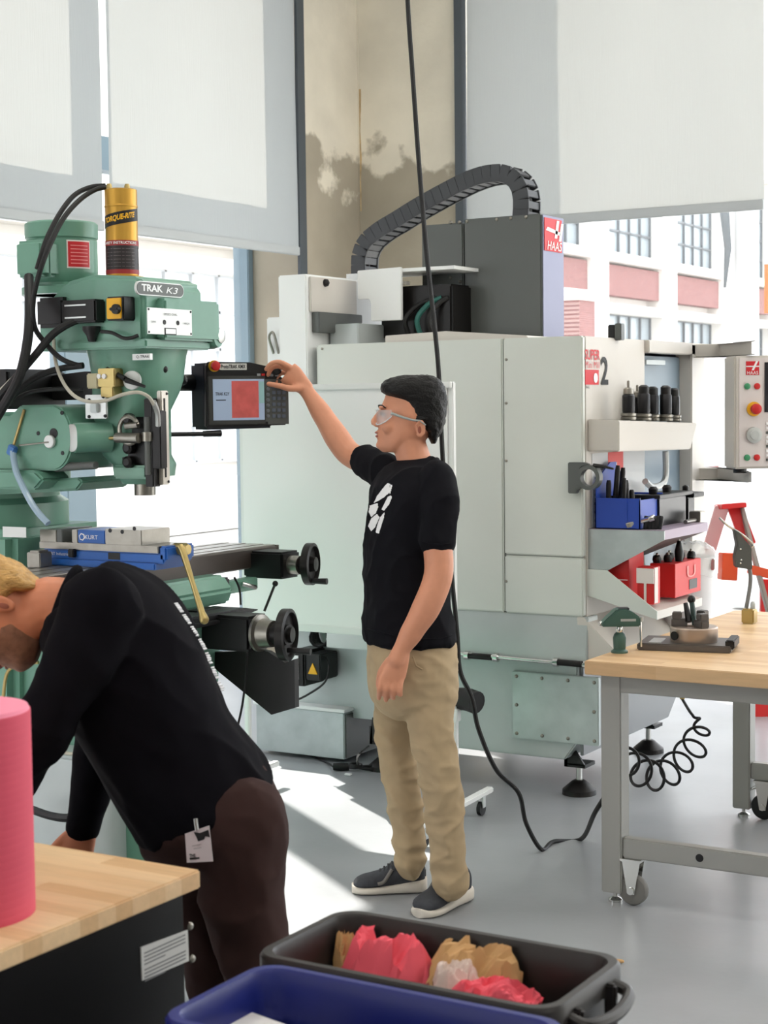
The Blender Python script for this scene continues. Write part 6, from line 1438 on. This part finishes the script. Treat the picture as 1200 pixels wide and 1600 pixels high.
for lg, he, to in ((NEARLEG, nh, ntoe), (FARLEG, fh, ftoe)):
    he = Vector(he); to = Vector(to); limb(body, [(lg[-1][0], 0.030), (he.lerp(to, 0.25) + Vector((0, 0, 0.05)), 0.026), (he.lerp(to, 0.75) + Vector((0, 0, 0.032)), 0.011)])
remeshed('body', body, M_skin, man, 0.0042, 3)
build('hair', hair_mesh(P, R3), M_hairb, man, ang=80)
# face details
def eye_set(P, R3, root, iris):
    for s in (-1, 1):
        e = build('eye', MB().ball(P(600.0, 647.5, s * 0.030), (0.0085, 0.012, 0.0068), 14, 10, R3), mat('eye_white', (222, 214, 208), 0.2), root)
        build('iris', MB().ball(P(596.6, 647.3, s * 0.031), (0.003, 0.0055, 0.0055), 10, 8, R3), iris, e)
        build('eyebrow', MB().tube([P(593, 636.5, s * 0.012), P(592.5, 633.5, s * 0.026), P(597, 633.5, s * 0.042), P(603, 637, s * 0.052)], [0.003, 0.0042, 0.0038, 0.002], 8), M_hairb, root)
        build('eyelid', MB().tube([P(594.5, 647, s * 0.020), P(593.8, 643.8, s * 0.030), P(597.5, 644.5, s * 0.040), P(602, 648, s * 0.045)], 0.0022, 6), M_hairb if iris is not None else M_skin, root)
    build('lips', MB().ball(P(588.2, 675.2), (0.0065, 0.019, 0.0035), 12, 8, R3).ball(P(589.2, 680.8), (0.0068, 0.017, 0.004), 12, 8, R3), mat('lip_brown', (168, 100, 92), 0.5), root)
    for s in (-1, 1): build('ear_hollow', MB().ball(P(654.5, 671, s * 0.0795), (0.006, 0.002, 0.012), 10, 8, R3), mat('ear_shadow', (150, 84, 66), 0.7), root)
eye_set(P, R3, man, mat('iris_brown', (52, 34, 26), 0.2))
# safety glasses
M_lens = mat('clear_lens', (236, 240, 244), 0.03, alpha=0.30)
gl = build('safety_glasses', MB().tube([P(590, 640, -0.056), P(587, 639, -0.02), P(587, 639, 0.02), P(590, 640, 0.056)], 0.0022, 6), mat('clear_frame', (214, 220, 224), 0.15, alpha=0.8), man)
for s in (-1, 1):
    vs = []; fs = []
    prof = [(0.004, 588.5), (0.02, 587.5), (0.036, 589.5), (0.05, 594), (0.06, 602), (0.065, 612)]
    for k, (y_, px) in enumerate(prof):
        hgt = (9, 11, 11.5, 11, 9, 5)[k]
        for j in range(5): vs.append(P(px + 0.25 * j, 640 + hgt * j / 2, s * y_))
    for k in range(5):
        for j in range(4): a = k * 5 + j; fs.append((a, a + 5, a + 6, a + 1))
    build('lens', MB().add(vs, fs), M_lens, gl)
    build('lens_rim', MB().tube([P(px, 640 + h_, s * y_) for (y_, px), h_ in zip(prof, (18, 22, 23, 22, 18, 10))], 0.0018, 6), MATS['clear_frame'], gl)
    build('temple', MB().tube([P(611, 645, s * 0.067), P(630, 652, s * 0.075), P(646, 656.5, s * 0.081), P(655, 657, s * 0.083), P(664, 664, s * 0.080)], [0.0045, 0.004, 0.0035, 0.003, 0.0025], 8), mat('temple_grey', (150, 158, 156), 0.3), gl)
# t-shirt
tee = MB()
rings(tee, [trow(*r) for r in interp_rows(TEE, 4)], 40)
limb(tee, [(J(682, 752, -0.145), 0.062), (J(686, 780, -0.175), 0.0605), (J(684, 820, -0.19), 0.056), (J(682.5, 846, -0.198), 0.0535)])
tee.cyl(J(684, 820, -0.19), J(682, 852, -0.2), 0.056, 0.0555, 24)
limb(tee, [(J(612, 742, 0.14), 0.064), (J(592, 731, 0.20), 0.060), (J(576, 724, 0.25), 0.055)])
tee.cyl(J(590, 730, 0.20), J(568, 720, 0.285), 0.057, 0.054, 24)
def teefold(p, nrm):
    w = p * 6.0; wv = Vector((w.x + w.z * 0.9, w.y * 1.2, w.z * 0.8 - w.x)) + Vector((5, 0, 0))
    v = 1 - 2.4 * abs(noise.noise(wv)); v = v * abs(v); v2 = 1 - 2.2 * abs(noise.noise(wv * 2.2))
    return nrm * (0.0075 * v + 0.0025 * v2 - 0.001)
tsh = remeshed('t_shirt', tee, M_tee, man, 0.006, 6, disp=teefold)
build('collar', MB().tube([Vector(q) for q in (lambda c: [c + BF * (0.064 * math.cos(t)) + BL * (0.064 * math.sin(t)) + Vector((0, 0, -0.014 * math.cos(t))) for t in [2 * math.pi * k / 40 for k in range(41)]])(J(653, 725, 0))], 0.007, 8), M_tee, tsh)
Z6 = lambda L_: [(520 + x / 5, 560 + y / 5) for x, y in L_]
EM = [[(320, 1130), (345, 1075), (395, 1010), (425, 975), (447, 980), (440, 1050), (400, 1085), (360, 1110)], [(450, 985), (465, 990), (448, 1060), (438, 1050)], [(290, 1150), (350, 1130), (355, 1160), (335, 1210), (300, 1240), (280, 1200)], [(455, 1070), (462, 1085), (440, 1140), (400, 1190), (380, 1180), (410, 1120), (430, 1080)], [(300, 1250), (345, 1215), (365, 1240), (330, 1320), (300, 1350), (275, 1310)], [(370, 1240), (405, 1200), (400, 1240), (375, 1320), (360, 1370), (335, 1360), (345, 1310)]]
em = print_on('chest_emblem', tsh, [Z6(p) for p in EM], mat('emblem_white', (232, 232, 234), 0.8), tsh, 0.8, 0.003)
# trousers
pan = MB()
rings(pan, [trow(*r) for r in interp_rows(PAN, 3)], 36)
limb(pan, NEARLEG); limb(pan, FARLEG)
pan.ball(J(648, 1085, 0), (0.11, 0.12, 0.06), 20, 12)
for lg in (NEARLEG, FARLEG): pan.cyl(lg[-2][0], lg[-1][0] + Vector((0, 0, -0.008)), lg[-2][1], lg[-1][1] * 1.03, 24)
def pantfold(p, nrm):
    low = max(0.0, min(1.0, (0.75 - p.z) / 0.5))
    w = p * 9.0; wv = Vector((w.x * 0.9 + w.z * 0.5, w.y * 0.9 - w.z * 0.3, w.z * 1.25)) + Vector((2, 7, 0))
    v = 1 - 2.4 * abs(noise.noise(wv)); v = v * abs(v); v2 = 1 - 2.2 * abs(noise.noise(wv * 2.1 + Vector((4, 1, 2))))
    v3 = math.sin(p.z * 75 + 4 * noise.noise(p * 9)) * max(0, 1 - abs(p.z - 0.15) / 0.10)
    return nrm * ((0.003 + 0.007 * low) * v + 0.0028 * v2 + 0.004 * v3 - 0.001)
tro = remeshed('trousers', pan, M_khaki, man, 0.0065, 14, disp=pantfold)
def surf_tube(name, target, pxs, r, m, parent):
    org = ORG[target.name]; bv = BVHTree.FromPolygons([v.co + org for v in target.data.vertices], [tuple(p.vertices) for p in target.data.polygons])
    pts = []
    for i in range(len(pxs) - 1):
        for k in range(8):
            t = k / 8; x = pxs[i][0] * (1 - t) + pxs[i + 1][0] * t; y = pxs[i][1] * (1 - t) + pxs[i + 1][1] * t
            h = bv.ray_cast(EYEP, ray(x, y).normalized())
            if h[0] is not None: pts.append(h[0])
    if len(pts) > 2: build(name, MB().tube(pts, r, 6), m, parent)
surf_tube('pocket_edge', tro, [(645, 1026), (650, 1040), (661, 1047)], 0.003, M_khaki, tro)
surf_tube('shirt_hem', tsh, [(574, 983), (610, 992), (650, 999), (690, 998), (708, 992)], 0.003, M_tee, tsh)
surf_tube('sleeve_hem', tsh, [(658, 846), (670, 850), (690, 851), (706, 849)], 0.003, M_tee, tsh)
# shoes
M_shu = mat('charcoal_mesh', (58, 60, 66), 0.8, var=0.15, scale=60)
M_shs = mat('sole_white', (216, 208, 196), 0.6)
shoe(man, (nh.x, nh.y, 0), (ntoe.x, ntoe.y, 0), 0.105, 0.098, M_shu, M_shs)
shoe(man, (fh.x, fh.y, 0), (ftoe.x, ftoe.y, 0), 0.105, 0.095, M_shu, M_shs)

# ---- the man bending over
D1 = 3.50; K2 = D1 / F
def B(px, py, off=0.0): return ond(px, py, D1 + off)
g = B(360, 1840)
ben = thing('person', 'man in dark sweater and brown trousers bending forward behind the near table', 'person', (g.x, g.y, 0))
fwd2 = (LEFT * 0.25 + Vector((0, 0, -0.97))).normalized(); up2 = (LEFT * 0.97 + Vector((0, 0, 0.25))).normalized(); lf2 = up2.cross(fwd2).normalized()
Hb = Matrix.Translation(B(-16, 946, 0.0)) @ Matrix((fwd2, lf2, up2)).transposed().to_4x4()
hd2, P2, R32 = head_parts(Hb)
body2 = hd2
limb(body2, [(P2(640, 690), 0.056), (B(75, 945), 0.060), (B(130, 960), 0.068)])
SW = [(B(104, 940), 60, .085), (B(118, 952), 80, .13), (B(142, 968), 100, .175), (B(182, 1010), 114, .195), (B(222, 1090), 113, .185), (B(262, 1165), 109, .175), (B(303, 1232), 112, .178), (B(322, 1270), 112, .180)]
def brow_(rows, sh=0.0):
    out = []; cs = spline([r[0] for r in rows], 4); nums = interp_rows([(r[1], r[2]) for r in rows], 4); N_ = len(cs)
    for i, c in enumerate(cs):
        t = (cs[min(i + 1, N_ - 1)] - cs[max(i - 1, 0)]); t = (t - DEEP * t.dot(DEEP)).normalized(); A = t.cross(DEEP).normalized()
        out.append((c, max(nums[i][0] * K2 - sh, 0.01), max(nums[i][1] - sh, 0.01), A, DEEP))
    return out
rings(body2, brow_(SW, 0.02), 28)
ARM1 = [(B(158, 950, -0.175), .080), (B(132, 1010, -0.20), .072), (B(98, 1075, -0.215), .062), (B(72, 1125, -0.215), .056), (B(38, 1190, -0.20), .050), (B(5, 1250, -0.17), .042)]
ARM2 = [(B(150, 985, 0.17), .072), (B(155, 1070, 0.20), .062), (B(158, 1150, 0.20), .052), (B(146, 1220, 0.18), .045), (B(132, 1290, 0.15), .037)]
for a_ in (ARM1, ARM2): limb(body2, [(c, r - 0.014) for c, r in a_])
def hand_down(mb, w0, w1, off_ax):
    w0, w1 = Vector(w0), Vector(w1); d = (w1 - w0).normalized(); s_ = off_ax; n_ = d.cross(s_).normalized()
    rings(mb, [(w0, .028, .022, s_, n_), (w0 + d * .04, .036, .018, s_, n_), (w0 + d * .085, .041, .014, s_, n_)], 20)
    for k in range(4):
        b_ = w0 + d * .08 + s_ * (0.030 - 0.02 * k); l_ = (.07, .078, .073, .058)[k]
        finger(mb, [b_, b_ + d * l_ * .5 + n_ * .004, b_ + d * l_ * .8 - n_ * .008, b_ + d * l_ - n_ * .02], .0095, .0075)
    b_ = w0 + d * .02 + s_ * .03; finger(mb, [b_, b_ + d * .03 + s_ * .022, b_ + d * .06 + s_ * .028, b_ + d * .078 + s_ * .026], .012, .0085)
hand_down(body2, B(5, 1250, -.17), B(-8, 1285, -.16), LEFT)
hand_down(body2, B(132, 1290, .15), B(120, 1330, .14), LEFT)
PELV = [(B(300, 1215), 100, .155), (B(318, 1255), 108, .172), (B(330, 1290), 108, .172), (B(338, 1325), 95, .16)]
rings(body2, brow_(PELV, 0.02), 28)
hipn, hipf = B(372, 1285, -0.085), B(318, 1320, 0.09)
BL1 = [(hipn, .100), (B(374, 1350, -0.09), .090), (B(380, 1420, -0.09), .080), (B(402, 1500, -0.085), .071), (B(420, 1590, -0.08), .064), (B(428, 1700, -0.08), .056), (B(430, 1790, -0.08), .052)]
BL2 = [(hipf, .098), (B(322, 1400, 0.10), .080), (B(338, 1480, 0.10), .068), (B(345, 1580, 0.10), .062), (B(345, 1690, 0.10), .055), (B(345, 1770, 0.10), .052)]
for a_ in (BL1, BL2): limb(body2, [(c, r * 0.65) for c, r in a_])
h1 = Vector((BL1[-1][0].x, BL1[-1][0].y, 0)) - LEFT * 0.05; t1 = h1 + LEFT * 0.26 - DEEP * 0.03
h2 = Vector((BL2[-1][0].x, BL2[-1][0].y, 0)) - LEFT * 0.05; t2 = h2 + LEFT * 0.26
for lg, he, to in ((BL1, h1, t1), (BL2, h2, t2)): limb(body2, [(lg[-1][0], .030), (he.lerp(to, .25) + Vector((0, 0, .05)), .026), (he.lerp(to, .75) + Vector((0, 0, .032)), .011)])
remeshed('body', body2, M_skin2, ben, 0.005, 3)
build('hair', hair_mesh(P2, R32, 0.0022), M_hairy, ben, ang=80)
eye_set(P2, R32, ben, mat('iris_blue', (70, 90, 110), 0.2))
# short beard along the jaw
bd = MB(); rows = []
fx2 = R32 @ Vector((1, 0, 0)); fy2 = R32 @ Vector((0, 1, 0))
for y, xf, xb, lat in interp_rows([(672, 589, 655, .0685), (680, 588.2, 662, .066), (688, 587.5, 655, .061), (696, 586.5, 648, .054), (703, 592, 640, .044), (709, 600, 632, .030)], 3):
    rows.append((P2((xf + xb) / 2, y), (xb - xf) / 2 * K1, lat, fx2, fy2))
n = 40; out = []
for c, a, b, A, Bv in rows:
    out.append([c + A * (a * math.cos(2 * math.pi * k / n)) + Bv * (b * (1 - 0.22 * max(0, math.cos(2 * math.pi * k / n)) ** 1.5) * math.sin(2 * math.pi * k / n) * 1.02) for k in range(n)])
build('beard', MB().loft(out), mat('stubble', (140, 96, 74), 0.7, var=0.25, scale=60), ben, ang=70)
sw_ = MB(); rings(sw_, brow_(SW), 40)
for a_ in (ARM1, ARM2): limb(sw_, a_)
def swfold(p, nrm):
    w = p * 5.5; wv = Vector((w.x + w.z * 0.4, w.y, w.z * 1.1 + w.x * 0.5)) + Vector((9, 1, 0))
    v = 1 - 2.4 * abs(noise.noise(wv)); v = v * abs(v); v2 = 1 - 2.2 * abs(noise.noise(wv * 2.3))
    return nrm * (0.009 * v + 0.003 * v2)
swt = remeshed('sweater', sw_, M_sweat, ben, 0.007, 22, disp=swfold)
build('collar', MB().tube([B(102, 942) + (lambda A, t: A * (0.074 * math.cos(t)) + DEEP * (0.074 * math.sin(t)))((Vector((0, 0, 1)) * 0.95 + _r0 * 0.35).normalized(), 2 * math.pi * k / 36) for k in range(37)], 0.011, 8), M_sweat, swt)
bt_ = MB(); rings(bt_, brow_(PELV), 32)
for a_ in (BL1, BL2): limb(bt_, a_)
remeshed('trousers', bt_, M_brown, ben, 0.0075, 12, disp=lambda p, n: n * (0.008 * (1 - 2.4 * abs(noise.noise(Vector((p.x * 6 + p.z * 2, p.y * 6, p.z * 8))))) + 0.003 * (1 - 2 * abs(noise.noise(p * 17)))))
# lettering seen edge-on down the back of the sweater
org = ORG[swt.name]; bv = BVHTree.FromPolygons([v.co + org for v in swt.data.vertices], [tuple(p.vertices) for p in swt.data.polygons])
bp_ = MB()
for k in range(40):
    t = k / 39; x = 243 + (322 - 243) * t; y = 945 + (1080 - 945) * t - 6 * math.sin(t * math.pi)
    h = None
    for dx in range(30, -40, -1):
        h = bv.ray_cast(EYEP, ray(x + dx, y).normalized())
        if h[0] is not None: break
    if h and h[0] is not None and k % 6 != 5:
        c = h[0] + h[1] * 0.002; bp_.cbox(c + DEEP * 0.010, (0.0025, 0.012, 0.003 + 0.002 * (k % 3)), Matrix.Rotation(-1.0, 3, 'Y'))
o = build('back_print', bp_, mat('print_white', (220, 220, 224), 0.8), swt); o['kind'] = 'stuff'
shoe(ben, h1, t1, 0.105, 0.10, M_shu, M_shs); shoe(ben, h2, t2, 0.105, 0.10, M_shu, M_shs)
# id badge clipped at the hip
Dn = D1 - 0.235
bq = [ond(*p, Dn) for p in ((289, 1303), (327, 1290), (333, 1346), (292, 1348))]
bdg = thing('id_badge', 'white id badge in a clear sleeve hanging at the bending man hip', 'badge', bq[0])
fo = FW * 0.002
build('sleeve', MB().add([p - fo * 0 for p in bq] + [p + fo for p in bq], [(0, 1, 2, 3), (7, 6, 5, 4), (0, 4, 5, 1), (1, 5, 6, 2), (2, 6, 7, 3), (3, 7, 4, 0)]), mat('badge_white', (216, 204, 208), 0.4), bdg)
def bpt(u, v): return bq[0].lerp(bq[1], u).lerp(bq[3].lerp(bq[2], u), v) - FW * 0.001
build('emblem', MB().add([bpt(*p) for p in ((0.35, 0.02), (0.6, 0.12), (0.95, 0.1), (0.98, 0.32), (0.8, 0.26), (0.75, 0.34), (0.5, 0.36), (0.45, 0.22))], [tuple(range(8))]), M_ink, bdg)
for k, (v, a, b) in enumerate(((0.45, .25, .6), (0.55, .3, .6))): build('print_line', MB().add([bpt(a, v), bpt(b, v), bpt(b, v + .02), bpt(a, v + .02)], [(0, 1, 2, 3)]), mat('print_grey3', (150, 146, 150), 0.6), bdg)
ux = (bq[2] - bq[3]); uy = (bq[0] - bq[3])
text('lettering', 'THE', bpt(0.12, 0.82), ux, uy, 0.0065, M_ink, bdg, width=0.012, depth=0.0005, bold=0.03)
build('print_bar', MB().add([bpt(.12, .84), bpt(.5, .84), bpt(.5, .90), bpt(.12, .90)], [(0, 1, 2, 3)]), M_ink, bdg)
build('clip', MB().tube([bpt(0.5, 0.0), bpt(0.48, -0.35)], 0.004, 8), M_alu, bdg)
